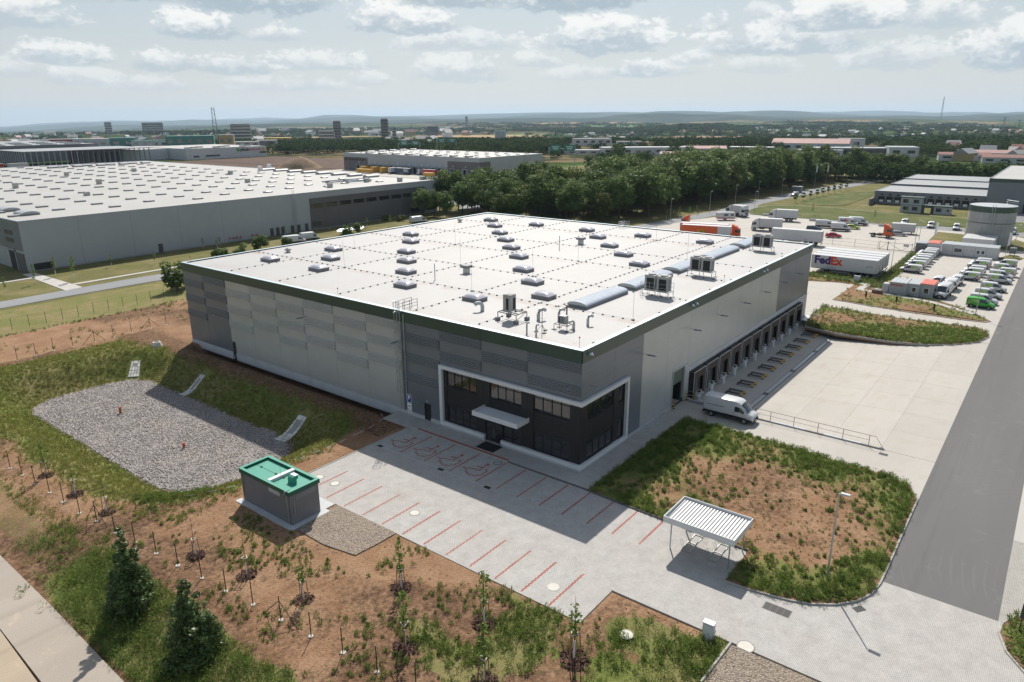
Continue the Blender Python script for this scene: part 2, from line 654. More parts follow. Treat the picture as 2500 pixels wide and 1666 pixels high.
def mat_asphalt(name, c0, rings=0.0):
    t = NT(name)
    f = t.noise(18, 4, 0.8)
    st = t.noise(0.07, 5, 0.6, scale3=(0.25, 1.8, 1))
    bl = t.noise(0.5, 6, 0.7, dist=0.8)
    c = t.mix(t.rng(f, 0.3, 0.7), tuple(x * 0.84 for x in c0), tuple(x * 1.18 for x in c0))
    c = t.mix(t.rng(st, 0.42, 0.7, 0, 0.4), c, tuple(x * 1.45 for x in c0))
    c = t.mix(t.rng(bl, 0.58, 0.76, 0, 0.5), c, (c0[0] * 1.9, c0[1] * 1.65, c0[2] * 1.4))
    wv = t.node('ShaderNodeTexWave', wave_type='RINGS', rings_direction='Z')
    t.l.new(t.vec('ADD', t.world(), (-6.0, 47.0, 0)), wv.inputs['Vector'])
    wv.inputs['Scale'].default_value = 0.45; wv.inputs['Distortion'].default_value = 6; wv.inputs['Detail'].default_value = 2; wv.inputs['Detail Scale'].default_value = .3
    c = t.mix(t.math('MULTIPLY', t.rng(wv.outputs['Fac'], 0.88, 0.98, 0, rings), t.rng(t.noise(.12, 3), .48, .62)), c, tuple(x * 1.5 for x in c0))
    sk = t.noise(0.35, 5, .7, scale3=(.06, 2.2, 1))
    c = t.mix(t.rng(sk, .54, .7, 0, .35), c, tuple(x * .62 for x in c0))
    t.bump(f, 0.35, 0.01)
    return t.fin(c, 0.88, 0, 0.25)


def mat_gravel(name, cols, sc=9.0):
    t = NT(name)
    v = t.node('ShaderNodeTexVoronoi')
    t.l.new(t.world(), v.inputs['Vector'])
    v.inputs['Scale'].default_value = sc
    sp = t.node('ShaderNodeSeparateColor')
    t.l.new(v.outputs['Color'], sp.inputs[0])
    c = t.mix(t.rng(sp.outputs[0], 0.1, 0.9), cols[0], cols[1])
    c = t.mix(t.rng(v.outputs['Distance'], 0.45, 0.9, 0, 0.8), c, cols[2])
    c = t.mix(t.rng(t.noise(0.22, 5, 0.65), 0.45, 0.72, 0, 0.45), c, cols[3])
    t.bump(t.math('SUBTRACT', 1.0, v.outputs['Distance']), 1.0, 0.08)
    return t.fin(c, 0.9, 0, 0.15)


M['terrain'] = mat_terrain()
M['farland'] = mat_farland()
t = NT('wooded_hills'); t.fin(t.mix(t.rng(t.noise(0.002, 5, .6), .4, .62), (0.022, 0.036, 0.024), (0.060, 0.072, 0.040)), 1.0, 0, 0.0); M['hills'] = t.mat
M['lawn'] = mat_lawn('mown_lawn', (0.062, 0.085, 0.026), (0.115, 0.135, 0.045), (0.185, 0.165, 0.075))
M['drylawn'] = mat_lawn('summer_dry_lawn', (0.10, 0.105, 0.034), (0.165, 0.155, 0.06), (0.235, 0.19, 0.095))
M['paver'] = mat_paver('grey_block_paving', (0.475, 0.458, 0.436), (0.42, 0.404, 0.384), (0.235, 0.23, 0.222))
M['paver2'] = mat_paver('beige_block_paving', (0.40, 0.385, 0.355), (0.35, 0.335, 0.305), (0.23, 0.215, 0.195))
M['redpaver'] = mat_paver('red_block_paving', (0.42, 0.125, 0.085), (0.34, 0.10, 0.075), (0.20, 0.12, 0.10))
M['concrete'] = mat_concrete('yard_concrete', (0.425, 0.40, 0.362))
M['concrete2'] = mat_concrete('lot_concrete', (0.43, 0.405, 0.365), joint=(6.0, 5.0))
M['apron'] = mat_concrete('pale_concrete', (0.44, 0.425, 0.395))
M['asphalt'] = mat_asphalt('asphalt', (0.128, 0.126, 0.124), 0.25)
M['asphalt2'] = mat_asphalt('grey_asphalt', (0.215, 0.22, 0.225))
M['dirtroad'] = mat_asphalt('dusty_road', (0.33, 0.29, 0.245))
M['gravel'] = mat_gravel('basin_gravel', ((0.40, 0.365, 0.35), (0.22, 0.20, 0.195), (0.07, 0.062, 0.058), (0.40, 0.345, 0.28)), 7.0)
M['gravel2'] = mat_gravel('brown_gravel', ((0.38, 0.32, 0.26), (0.22, 0.18, 0.15), (0.08, 0.065, 0.05), (0.30, 0.24, 0.17)), 9.0)
M['verge'] = mat_asphalt('dusty_verge', (0.36, 0.295, 0.22))
M['kerb'] = pm('kerb_concrete', (0.36, 0.345, 0.32), 0.85, var=0.14, sc=2.0)
M['kerbdark'] = pm('dark_kerb', (0.13, 0.125, 0.12), 0.85, var=0.14, sc=2.0)

# ---- terrain: one sheet from the site to the horizon
BAS = (-17.0, 51.0, 7.5, 20.2, 4.5)                      # basin floor: centre, half sizes, corner radius


def basin_sdf(x, y):
    qx = np.abs(x - BAS[0]) - BAS[2] + BAS[4]
    qy = np.abs(y - BAS[1]) - BAS[3] + BAS[4]
    return np.hypot(np.maximum(qx, 0), np.maximum(qy, 0)) + np.minimum(np.maximum(qx, qy), 0) - BAS[4]


def near_h(x, y):
    d = basin_sdf(x, y) + 1.6 * (fbm(x, y, 0.12, 3, 5) - 0.5)
    wd = np.where(x > BAS[0], 6.2, 6.8)
    h = -2.9 * (1 - sstep(0.0, 1.0, d / wd))
    h = h - 0.55 * sstep(-33.5, -39.5, x) * sstep(60, 40, y)
    rough = (fbm(x, y, 0.45, 4, 3) - 0.5) * 0.30 * sstep(-18.0, -20.5, x) * sstep(-40.2, -38.8, x) * (d > 0)
    soilb = (fbm(x, y, 1.3, 3, 23) - 0.5) * 0.16 * sstep(-1.5, -5, x) * sstep(-40.2, -38.8, x) * (d > 0.3) * ((y > 22) | (x < -19.5))
    return h + rough + soilb


BEAR = np.radians(37.8)


def far_h(x, y):
    """land beyond the site: a valley with a city to the north, ridges on the skyline"""
    X, Y = x - CAM_LOC[0], y - CAM_LOC[1]
    r = np.hypot(X, Y)
    b = np.degrees((BEAR - np.arctan2(Y, X) + np.pi) % (2 * np.pi) - np.pi)      # bearing right of the view axis
    bc = np.clip(b, -60, 60)
    # skyline ridge level (degrees above the horizontal) by bearing
    ang = np.interp(bc, [-60, -38, -35.5, -33, -28, -20, -13, -6, 0, 3, 10, 18, 26, 30, 35, 40, 60],
                    [-1.2, -1.12, -0.98, -0.80, -0.55, -0.26, -0.08, 0.02, 0.07, 0.13, 0.12, 0.10, 0.06, 0.10, 0.05, 0.02, 0.0])
    ridge = 33.5 + 14500 * np.tan(np.radians(ang)) + (fbm(x, y, 0.00042, 4, 41) - 0.5) * 290
    mid = 33.5 + 6500 * np.tan(np.radians(np.interp(bc, [-60, -35, -20, -8, 0, 10, 22, 35, 60], [-1.6, -1.35, -0.80, -0.62, -0.42, -0.40, -0.32, -0.42, -0.5])))
    h = (ridge) * sstep(9000, 14500, r)
    h = h + (mid + (fbm(x, y, 0.0011, 4, 42) - 0.5) * 60) * sstep(2500, 6000, r) * (1 - sstep(9000, 14500, r))
    h = h + np.maximum(0, fbm(x, y, 0.00055, 4, 47) - 0.42) * 210 * sstep(5200, 7000, r) * (1 - sstep(8800, 11500, r))
    # the plateau edge: land falls away beyond about a kilometre
    drop = np.interp(bc, [-60, -30, -15, -5, 5, 20, 40], [-16, -14, -20, -24, -22, -14, -12])
    h = h + (drop + (fbm(x, y, 0.0022, 4, 43) - 0.5) * 18) * sstep(900, 1700, r) * (1 - sstep(2500, 6000, r))
    # the low wooded hill to the right of centre
    hx, hy = r * np.sin(np.radians(b)), r * np.cos(np.radians(b))
    h = h + 17 * np.exp(-((np.abs(b - 13.6) / 3.4) ** 3 + ((r - 2900) / 420.0) ** 2))
    return h


def axis(dense, far):
    return np.array(sorted(set(np.round(np.concatenate([dense, far]), 3))))


geo = lambda a, b, n: np.geomspace(a, b, n)
ax = axis(np.concatenate([np.arange(-62, -1.2, 0.45), np.arange(-1.2, 130, 2.2), np.arange(130, 420, 8)]),
          np.concatenate([-62 - geo(1, 26000, 42), 420 + geo(12, 26000, 110)]))
ay = axis(np.concatenate([np.arange(-48, 106, 0.45), np.arange(106, 330, 4.0)]),
          np.concatenate([-48 - geo(1, 26000, 46), 330 + geo(8, 26000, 110)]))
GX, GY = np.meshgrid(ax, ay, indexing='ij')
site = (GX > -90) & (GX < 700) & (GY > -200) & (GY < 900)
GZ = near_h(GX, GY) * ((GX > -90) & (GX < 2) & (GY > -80) & (GY < 130))
GZ = GZ + far_h(GX, GY)
built = sstep(-2.0, -1.0, GX) * (1 - sstep(126, 140, GX)) * sstep(-62, -58, GY) * (1 - sstep(68, 70, GY))
GZ = GZ * (1 - built) - 1.6 * built
fore = ((GX > -18.3) & (GX < -1) & (GY < 21.0) & (GY > -60)) | ((GX > -14) & (GX < -1) & (GY > -60) & (GY < 21))
fore &= ~((GX < -14) & (GY < -11.7) & (GX < -13.8))
GRV = np.zeros(GX.shape, bool)
for gp_ in ([(-18.5, 14.2), (-18.5, 6.2), (-20.4, 6.2), (-22.9, 6.4), (-23.6, 10.0), (-23.4, 14.2)], [(-14.0, -20.9), (-18.7, -20.8), (-20.3, -44), (-14.0, -44)]):
    GRV |= in_poly(GX, GY, gp_)
GZ = np.where(fore, -0.3, np.where(GRV, -0.04, GZ)) - 0.03
nx, ny = GX.shape
idx = np.arange(nx * ny).reshape(nx, ny)
F = np.stack([idx[:-1, :-1], idx[1:, :-1], idx[1:, 1:], idx[:-1, 1:]], -1).reshape(-1, 4)
# cover: grass, dark soil, dryness
bd = basin_sdf(GX, GY)
n1_ = fbm(GX, GY, 0.09, 4, 8)
n2_ = fbm(GX, GY, 0.35, 4, 9)


MEADOW = [(-25.40, -2.77), (-24.46, -4.27), (-23.58, -7.50), (-20.30, -9.44), (-18.94, -7.90), (-18.77, -10.64), (-18.11, -12.04), (-14.20, -12.03), (-14.00, -18.48), (-20.08, -21.66), (-30.35, -8.26)]


def cover_grass(x, y):
    d = basin_sdf(x, y)
    n = fbm(x, y, 0.30, 4, 9)
    nb = fbm(x, y, 0.09, 3, 8)
    slope = sstep(-0.3, 0.8, d) * (1 - sstep(6.0, 8.5, d + 2.5 * (n - 0.5)))
    g = slope * np.where(x > -8.4, sstep(-3.2, -5.6, x + 1.6 * (n - 0.5)) * 0.8, 0.9)
    g = np.maximum(g, sstep(71, 73, y) * (1 - sstep(81, 83, y)) * sstep(-4, -8, x) * 0.85)
    g = np.maximum(g, sstep(-30.5, -28.5, x) * (1 - sstep(-25, -23, x)) * sstep(27, 31, y) * (1 - sstep(76, 80, y)) * 0.9)
    # strip below the fence, along the road
    strip = sstep(-33.2, -35.0, x + 3.0 * (n - 0.5)) * (1 - sstep(20, 27, y + 4 * (n - 0.5))) * (1 - sstep(-39.2, -40.4, x)) * 0.95
    g = np.maximum(g, strip)
    g = np.maximum(g, sstep(-33.5, -35.5, x) * sstep(20, 30, y) * (1 - sstep(-38, -39.5, x)) * 0.45)
    low = sstep(-2.5, -9.5, y + 9 * (n - 0.5) - 0.25 * (x + 25)) * sstep(.38, .56, n) * 0.85 * (1 - sstep(-18.5, -17.5, x) * (y > -11.5))
    g = np.maximum(g, low * (x > -41) * (x < -13.9))
    md = poly_dist(x, y, MEADOW) * np.where(in_poly(x, y, MEADOW), 1, -1)
    g = np.maximum(g, sstep(-.8, 1.6, md + 5 * (n - .5)) * (.35 + .75 * sstep(.36, .56, n)) * ((x < -18.6) | (y < -11.9)) * (x < -14.1))
    g = np.maximum(g, 0.36 * sstep(0.54, 0.75, n) * (x < -18.5))
    g = np.maximum(g, sstep(98.5, 99.8, y + 1.6 * (n - 0.5)) * (x < 40) * (x > -200))
    g = np.where((y > 84.5) & (y < 98.5) & (x < 12), 0.22 * sstep(0.55, 0.7, n), g)
    return np.clip(g, 0, 1)


cg = cover_grass(GX, GY)
cdk = np.clip(sstep(0.40, 0.58, n1_) * 0.85 + sstep(0.48, 0.66, n2_) * 0.45 - .1, 0, 1) * ((GY < 84) | (GX > -4))
cdk = np.where((GX > -6.5) & (GX < 0) & (GY > 22) & (GY < 84), 0.85, cdk)
cdry = np.clip(sstep(0.35, 0.6, fbm(GX, GY, 0.14, 3, 12)) * 0.8 + (GY > 98) * 0.5, 0, 1)
cmask = np.stack([cg, cdk, cdry], -1).reshape(-1, 3)
cxm = (GX[:-1, :-1] + GX[1:, 1:]) / 2
cym = (GY[:-1, :-1] + GY[1:, 1:]) / 2
mi = np.where((cxm > -70) & (cxm < 40) & (cym > -70) & (cym < 118), 0, 1)
mi = np.where((mi == 1) & (cxm > -120) & (cxm < 420) & (cym < 250) & (cym > -120), 2, mi)
mi = np.where(np.hypot(cxm, cym) > 6200, 3, mi).reshape(-1)
terr = link('ground', np_mesh('ground', np.stack([GX, GY, GZ], -1).reshape(-1, 3), F, [M['terrain'], M['farland'], M['drylawn'], M['hills']], mi,
                              {'cover': cmask}, smooth=True))
tag(terr, kind='structure')


def TH(x, y):
    """terrain height at points (bilinear)"""
    x, y = np.asarray(x, float), np.asarray(y, float)
    i = np.clip(np.searchsorted(ax, x) - 1, 0, nx - 2)
    j = np.clip(np.searchsorted(ay, y) - 1, 0, ny - 2)
    fx = (x - ax[i]) / (ax[i + 1] - ax[i])
    fy = (y - ay[j]) / (ay[j + 1] - ay[j])
    return (GZ[i, j] * (1 - fx) + GZ[i + 1, j] * fx) * (1 - fy) + (GZ[i, j + 1] * (1 - fx) + GZ[i + 1, j + 1] * fx) * fy


def th(x, y):
    return float(TH(np.array([x]), np.array([y]))[0])


def sheet(name, polys, mat, z=0.0, th_=0.25):
    mb = MB()
    for p in polys:
        mb.prism(p, z - th_, z)
    return tag(mb.build(name, mat), kind='structure')


def rect(x0, x1, y0, y1):
    return [(x0, y0), (x1, y0), (x1, y1), (x0, y1)]


# ---- forecourt and roads
# block paving of the forecourt, the crossing and the pavement round the warehouse
sheet('forecourt_paving', [[(-18.5, 13.9), (-18.5, -11.85), (-14.05, -11.85), (-14.05, -60), (-0.85, -60), (-0.85, -27.9), (-0.85, -2.6), (-2.55, -2.6), (-2.55, 21.1), (-18.5, 21.1)]],
      M['paver'], 0.0)
sheet('pavement', [[(-2.55, 25.3), (-2.55, -2.55), (18.6, -2.55), (18.6, 0.2), (0.2, 0.2), (0.2, 25.3)]], M['paver'], 0.11)
sheet('crossing_paving', [rect(-0.85, 11.7, -60, -34.85)], M['paver2'], 0.0)
sheet('road', [rect(-0.85, 420, -34.85, -27.45)], M['asphalt'], 0.0)
sheet('concrete_strip', [rect(11.7, 420, -60, -34.85)], M['apron'], 0.004)
sheet('ramp', [[(18.5, 0), (18.5, -10.7), (17.6, -21), (17.4, -24.3), (16.5, -26.5), (13.9, -27.45), (23.5, -27.45), (23.5, 0)]], M['concrete'], 0.0, 1.6)
gm = MB()
for p in ([(-18.5, 14.0), (-18.5, 6.45), (-20.4, 6.5), (-22.7, 6.7), (-23.3, 10.0), (-23.2, 13.6)], [(-14.25, -21.0), (-18.6, -20.9), (-20.2, -44), (-14.25, -44)]):
    gm.prism(p, -0.3, 0.02)
tag(gm.build('gravel_bed', M['gravel2']), kind='structure')
sheet('farm_road', [[(-39.9, 31.5), (-40.0, 20), (-40.3, 7), (-41.2, -12), (-43, -40), (-48, -40), (-45.2, -12), (-43.6, 8), (-43.2, 20), (-43.0, 34), (-41.2, 35)]], M['dirtroad'], -0.38, 0.4)
sheet('gravel_verge', [[(-43.2, 33), (-43.25, 20), (-43.8, 8), (-45.4, -12), (-49, -44), (-70, -44), (-70, 36)]], M['verge'], -0.42, 0.3)
sheet('service_road', [[(-90, 117.5), (0.6, 120.0), (14, 119.8), (60, 117.5), (60, 124.4), (15, 126.4), (2.5, 126.0), (-90, 122.5)]], M['asphalt2'], 0.06)
sheet('footpath', [[(2.7, 125.5), (6.2, 126.2), (6.0, 150.5), (3.6, 150.5)], [(-40, 144.6), (-40, 143.4), (4.0, 144.2), (4.0, 145.4)], [(6.2, 129.9), (80, 130.9), (80, 132.1), (6.2, 131.2)]], M['apron'], 0.07)

# ---- loading yard: cast concrete slabs, graded down to the docks
def yz(y):
    return float(np.interp(y, [-22.4, -7.2], [0.0, -1.0]))


yard = MB()
ys = [-27.45, -22.4, -17.4, -12.3, -7.25]
yard.add([(23.55, -27.45, -1.9), (76, -27.45, -1.9), (76, 0, -1.9), (23.55, 0, -1.9)], [(0, 1, 2, 3)])
yard_o = tag(yard.build('loading_yard', M['concrete']), kind='structure')
slab_cache = {}
xs_ = [23.55, 29.7, 35.9, 42.1, 48.3, 54.5, 60.7, 66.9, 73.1]
for i in range(len(xs_) - 1):
    for j in range(len(ys) - 1):
        y0, y1 = ys[j], ys[j + 1]
        key = (j,)
        if key not in slab_cache:
            w_ = 6.175; g_ = 0.007
            z0, z1 = yz(y0), yz(y1)
            mb = MB().add([(0, y0 + g_, z0), (w_, y0 + g_, z0), (w_, y1 - g_, z1), (0, y1 - g_, z1), (0, y0 + g_, z0 - .3), (w_, y0 + g_, z0 - .3), (w_, y1 - g_, z1 - .3), (0, y1 - g_, z1 - .3)],
                          [(0, 1, 2, 3), (4, 5, 1, 0), (5, 6, 2, 1), (6, 7, 3, 2), (7, 4, 0, 3)])
            slab_cache[key] = mb.mesh('concrete_slab', M['concrete'])
        link('concrete_slab', slab_cache[key], yard_o, (xs_[i], 0, 0))
mb = MB()
mb.box(23.55, 72.9, -6.25, 0.0, -1.5, -1.0)
tag(mb.build('dock_apron', M['concrete']), kind='structure')
sheet('yard_joint_strip', [rect(23.55, 72.9, -7.25, -6.97)], M['apron'], -1.0, .4)

# ---- concrete of the east lot, with driveways
sheet('lot_concrete', [[(72.95, -27.45), (72.95, 74), (150, 74), (206, 58), (206, -12), (192, -27.45)]], M['concrete2'], 0.0)
sheet('access_road', [[(196.5, -27.45), (420, -27.45), (420, -60), (433, -60), (433, -20), (206.5, -11), (207.5, 40), (212, 52), (226, 63.2), (236, 64), (300, 58), (420, 40), (420, 50), (300, 67), (230, 71.5), (205, 70), (150, 76), (150, 70), (196, 64), (200, 50)]], M['asphalt2'], 0.012)

# ---- kerbs: single stones on a line
KM = {}


def kerb(pts, mat='kerb', closed=False, h=0.12, w=0.15, name='kerb', z=0.0, step=1.0, base=None):
    root = tag(thing(name, None, None), kind='structure')
    pts = list(pts) + ([pts[0]] if closed else [])
    for (x0, y0), (x1, y1) in zip(pts[:-1], pts[1:]):
        L = math.hypot(x1 - x0, y1 - y0)
        n = max(1, round(L / step))
        s = L / n
        key = (mat, round(s, 2), h, w)
        if key not in KM:
            KM[key] = MB().cbox(-s / 2 + .006, s / 2 - .006, -w / 2, w / 2, -.2, h, .02).mesh('kerb_stone', M[mat])
        a = math.atan2(y1 - y0, x1 - x0)
        for k in range(n):
            t = (k + .5) / n
            o = link('kerb_stone', KM[key], root, (x0 + (x1 - x0) * t, y0 + (y1 - y0) * t, z))
            o.rotation_euler = (0, 0, a)
    return root


def arc(c, r, a0, a1, n=8):
    return [(c[0] + r * math.cos(R(a0 + (a1 - a0) * i / n)), c[1] + r * math.sin(R(a0 + (a1 - a0) * i / n))) for i in range(n + 1)]


BIG = [(18.55, -2.6), (18.55, -10.7), (17.7, -21.0), (17.55, -24.3), (16.7, -26.4), (14.1, -27.4), (8.1, -27.42), (2.2, -27.45), (-1.2, -27.45), (-3.04, -27.2), (-4.52, -26.6), (-5.9, -25.45),
       (-6.85, -24.1), (-7.4, -22.7), (-7.75, -21.0), (-7.98, -19.6), (-8.08, -18.1), (-3.1, -18.1), (-3.0, -10.6), (-2.8, -5.5), (-2.62, -2.6)]
kerb(BIG[4:17])
kerb(BIG[17:], 'kerbdark', h=0.13)
kerb([(-2.55, -2.55), (-2.55, 6.9)], 'kerbdark', h=0.125)
kerb([(-18.5, 21.15), (-2.6, 21.15), (-2.6, 25.3)], 'kerb', h=0.06)
kerb([(-18.55, 6.0), (-18.55, -11.9), (-14.1, -11.9), (-14.1, -21.0)], 'kerb', h=0.03, w=0.08)
kerb([(-14.2, -21.0), (-18.7, -20.85)], 'kerb', h=0.12)
RIS = [(0.9, -36.3), (0.1, -35.6), (-1.0, -35.1), (-2.3, -35.0), (-4.1, -35.55), (-5.7, -36.7), (-8.5, -40), (-9, -46), (6, -46), (3, -39)]
kerb(RIS[:8])
ISA = [(87.7, -0.85), (86.9, -6), (86.0, -13.8), (85.9, -22), (86.4, -25.6), (87.8, -26.3), (90.3, -24.6), (94.5, -21.5), (98.2, -17.5), (99.2, -9), (99.9, -5.5), (104.5, -4.6), (109.2, 0.5), (110.0, 10.5), (107.7, 16), (103.2, 16), (101.6, 8.0), (103.8, 2.3), (103.9, -1.0), (100, -1.0)]
ISB = [(81.7, -0.85), (73.8, -0.85), (66.0, -2.2), (64.7, -7.1), (65.1, -15.3), (66.5, -19.8), (69.0, -23.2), (72.7, -26.0), (76.9, -27.0), (80.0, -26.6), (81.9, -24.9), (81.3, -20), (80.6, -13.5)]
kerb(ISA[:9], step=2.0)
kerb(ISB, closed=True, step=2.0, h=0.13)


def bed(name, poly, mat, bump=0.12, z=0.07, step=0.6, cover=None):
    """planting bed: mounded soil inside a kerb"""
    P = np.array(poly)
    x = np.arange(P[:, 0].min() - step, P[:, 0].max() + step, step)
    y = np.arange(P[:, 1].min() - step, P[:, 1].max() + step, step)
    X, Y = np.meshgrid(x, y, indexing='ij')
    ins = in_poly(X, Y, poly)
    d = np.where(ins, poly_dist(X, Y, poly), 0)
    Z = z + np.minimum(d * 0.12, 0.22) + (fbm(X, Y, 0.8, 4, 3) - 0.5) * bump * np.minimum(d, 1)
    id_ = np.arange(X.size).reshape(X.shape)
    keep = ins[:-1, :-1] & ins[1:, :-1] & ins[1:, 1:] & ins[:-1, 1:]
    F_ = np.stack([id_[:-1, :-1], id_[1:, :-1], id_[1:, 1:], id_[:-1, 1:]], -1)[keep]
    base = MB().prism(poly, -0.5, z)
    V = np.stack([X, Y, Z], -1).reshape(-1, 3)
    nb = len(base.v)
    cm = np.zeros((X.size, 3))
    g = np.full(X.size, 0.30) if cover is None else cover(X.ravel(), Y.ravel())
    cm[:, 0] = g
    cm[:, 1] = sstep(0.36, 0.6, fbm(X.ravel(), Y.ravel(), 0.25, 3, 8)) * 0.6
    cm[:, 2] = 0.3
    o = link(name, np_mesh(name, V, F_, mat, None, {'cover': cm}, smooth=True))
    b = base.build('soil_edge', M['soiledge'], o)
    tag(o, kind='structure')
    return o


M['soiledge'] = pm('bare_soil', (0.22, 0.13, 0.08), 0.95, var=0.3, sc=1.5, spec=0.1, bump=0.5, bsc=5)


def big_cov(x, y):
    n = fbm(x, y, 0.22, 4, 31)
    e = poly_dist(x, y, BIG)
    open_ = np.exp(-(((x - 4.5) / 7.5) ** 2 + ((y + 18) / 6.5) ** 2))
    return np.clip(0.62 + 0.9 * (n - 0.5) - 0.75 * open_ + 0.35 * np.exp(-e / 1.5), 0, 1)


bed('planting_bed', BIG, M['terrain'], cover=big_cov)
bed('planting_bed', RIS, M['terrain'], cover=lambda x, y: np.full(x.shape, 0.7))
bed('planting_bed', ISA, M['terrain'], step=1.0, cover=lambda x, y: np.clip(0.45 + 0.9 * (fbm(x, y, 0.2, 3, 5) - 0.5), 0, 1))
bed('planting_bed', ISB, M['terrain'], step=1.0, cover=lambda x, y: np.clip(0.45 + 0.5 * sstep(-3, 4, 66 + 0.55 * (-y) - x) + 0.9 * (fbm(x, y, 0.2, 3, 6) - 0.5), 0, 1))
def strip(name, pts, w, mat, z):
    mb = MB()
    for (x0, y0), (x1, y1) in zip(pts[:-1], pts[1:]):
        L = math.hypot(x1 - x0, y1 - y0); nx_, ny_ = -(y1 - y0) / L * w / 2, (x1 - x0) / L * w / 2
        ex, ey = (x1 - x0) / L * w * .3, (y1 - y0) / L * w * .3
        mb.prism([(x0 + nx_ - ex, y0 + ny_ - ey), (x1 + nx_ + ex, y1 + ny_ + ey), (x1 - nx_ + ex, y1 - ny_ + ey), (x0 - nx_ - ex, y0 - ny_ - ey)], z - .3, z)
        z += .003
    return tag(mb.build(name, mat), kind='structure')
strip('footpath', [(108.8, 16), (107.8, 8.0), (107.3, 1.0), (103.8, -3.4), (98.5, -3.0), (97.4, -9), (95.6, -16.0), (90.6, -23.4)], 1.3, M['apron'], 0.31)
LWM = [(206.22, 59.61), (214.71, 61.27), (223.58, 61.46), (229.67, 59.93), (235.97, 51.11), (236.40, 36.79), (232.93, 22.45), (232.22, 7.21), (230.81, -6.59), (230.75, -22.37), (207.37, -23.78), (203.40, -20.88), (210.32, -8.93), (201.11, 6.62), (201.98, 25.48), (200.36, 40.24), (198.96, 50.51), (200.53, 55.52)]
LWT = [(247.43, 53.38), (260.49, 54.76), (285.13, 52.59), (299.57, 46.31), (313.13, 39.41), (289.17, 35.59), (246.77, 36.00), (241.20, 43.79), (240.70, 48.96)]
LWC = [(171.91, -3.85), (192.78, -3.29), (192.06, -10.04), (180.12, -12.36), (172.89, -20.57), (190.72, -22.72), (185.52, -25.10), (169.91, -26.04), (168.34, -21.57), (172.74, -20.37), (173.26, -7.03)]
LWD = [(155.61, -22.00), (161.46, -23.53), (158.33, -26.74), (154.73, -25.94), (151.77, -21.93)]
sheet('lawn', [LWM, LWT], M['lawn'], 0.10)
sheet('lawn', [LWC, LWD], M['drylawn'], 0.10)
kerb(LWM[:10] , step=6.0, w=.3)

# ---- gravel basin floor
t_ = np.linspace(0, 2 * np.pi, 72, endpoint=False)
bx, by = [], []
for a_ in t_:
    lo, hi = 0.0, 40.0
    for _ in range(30):
        mm = (lo + hi) / 2
        if basin_sdf(np.array(BAS[0] + mm * math.cos(a_)), np.array(BAS[1] + mm * math.sin(a_))) < 0.35 + 0.9 * (fbm(np.array([a_ * 3.0]), np.array([0.3]), 1.0, 3, 2)[0] - .5): lo = mm
        else: hi = mm
    bx.append(BAS[0] + lo * math.cos(a_)); by.append(BAS[1] + lo * math.sin(a_))
gb = bmesh.new()
xg = np.arange(-26.5, -7.5, 0.5); yg = np.arange(29.5, 72.8, 0.5)
XG, YG = np.meshgrid(xg, yg, indexing='ij')
ins_ = in_poly(XG, YG, list(zip(bx, by)))
idg = np.arange(XG.size).reshape(XG.shape)
kp = ins_[:-1, :-1] & ins_[1:, :-1] & ins_[1:, 1:] & ins_[:-1, 1:]
Fg = np.stack([idg[:-1, :-1], idg[1:, :-1], idg[1:, 1:], idg[:-1, 1:]], -1)[kp]
ZG = np.maximum(-2.86, TH(XG, YG) + 0.06) + (fbm(XG, YG, 0.6, 3, 4) - .5) * .14
link('basin_gravel', np_mesh('basin_gravel', np.stack([XG, YG, ZG], -1).reshape(-1, 3), Fg, M['gravel'], smooth=True))['kind'] = 'stuff'
gb.free()

# ================================================================== THE WAREHOUSE
HX, HY, HZ = 72.95, 71.8, 12.62
M['dkgrey'] = pm('dark_grey_metal', (0.165, 0.185, 0.210), 0.36, 0.2, var=0.05, sc=0.35, spec=0.6)
M['ltgrey'] = pm('silver_grey_metal', (0.45, 0.465, 0.455), 0.36, 0.2, var=0.05, sc=0.35, spec=0.6)
M['fascia'] = pm('dark_green_fascia', (0.040, 0.070, 0.054), 0.34, 0.0, var=0.08, sc=0.3, spec=0.5)
M['coping'] = pm('aluminium_coping', (0.50, 0.60, 0.64), 0.38, 0.55, var=0.06, sc=0.6)
M['plinth'] = pm('plinth_concrete', (0.46, 0.475, 0.49), 0.75, var=0.07, sc=0.6, dirt=0.25)
M['plinthw'] = pm('white_dock_wall', (0.54, 0.55, 0.56), 0.7, var=0.06, sc=0.5, dirt=0.22)
M['white'] = pm('white_metal', (0.64, 0.65, 0.66), 0.45, var=0.04, sc=0.7)
M['black'] = pm('black_cladding', (0.020, 0.020, 0.021), 0.5, var=0.18, sc=0.5, spec=0.4)
M['blackpl'] = pm('black_plastic', (0.018, 0.018, 0.018), 0.6, var=0.15)
M['brown'] = pm('brown_dock_curtain', (0.055, 0.040, 0.031), 0.65, var=0.12, sc=0.8)
M['steel'] = pm('galvanised_steel', (0.42, 0.45, 0.46), 0.42, 0.7, var=0.10, sc=3.0)
M['dksteel'] = pm('dark_steel', (0.085, 0.085, 0.085), 0.5, 0.3, var=0.12, sc=3.0)
M['glass'] = glass('dark_window_glass', (0.016, 0.018, 0.020), 0.03)
M['glass'].node_tree.nodes['Principled BSDF'].inputs['IOR'].default_value = 1.65
M['wframe'] = pm('window_frame', (0.028, 0.029, 0.031), 0.45, 0.2, var=0.1)
M['yellow'] = pm('yellow_paint', (0.62, 0.37, 0.03), 0.55, var=0.12, sc=2.5, dirt=0.25)
M['red'] = pm('red_paint', (0.50, 0.045, 0.035), 0.5, var=0.1)
M['dgrey2'] = pm('grey_door', (0.20, 0.215, 0.235), 0.45, 0.2, var=0.06)
M['concblk'] = pm('precast_concrete', (0.50, 0.49, 0.47), 0.8, var=0.12, sc=2.0, dirt=0.3)


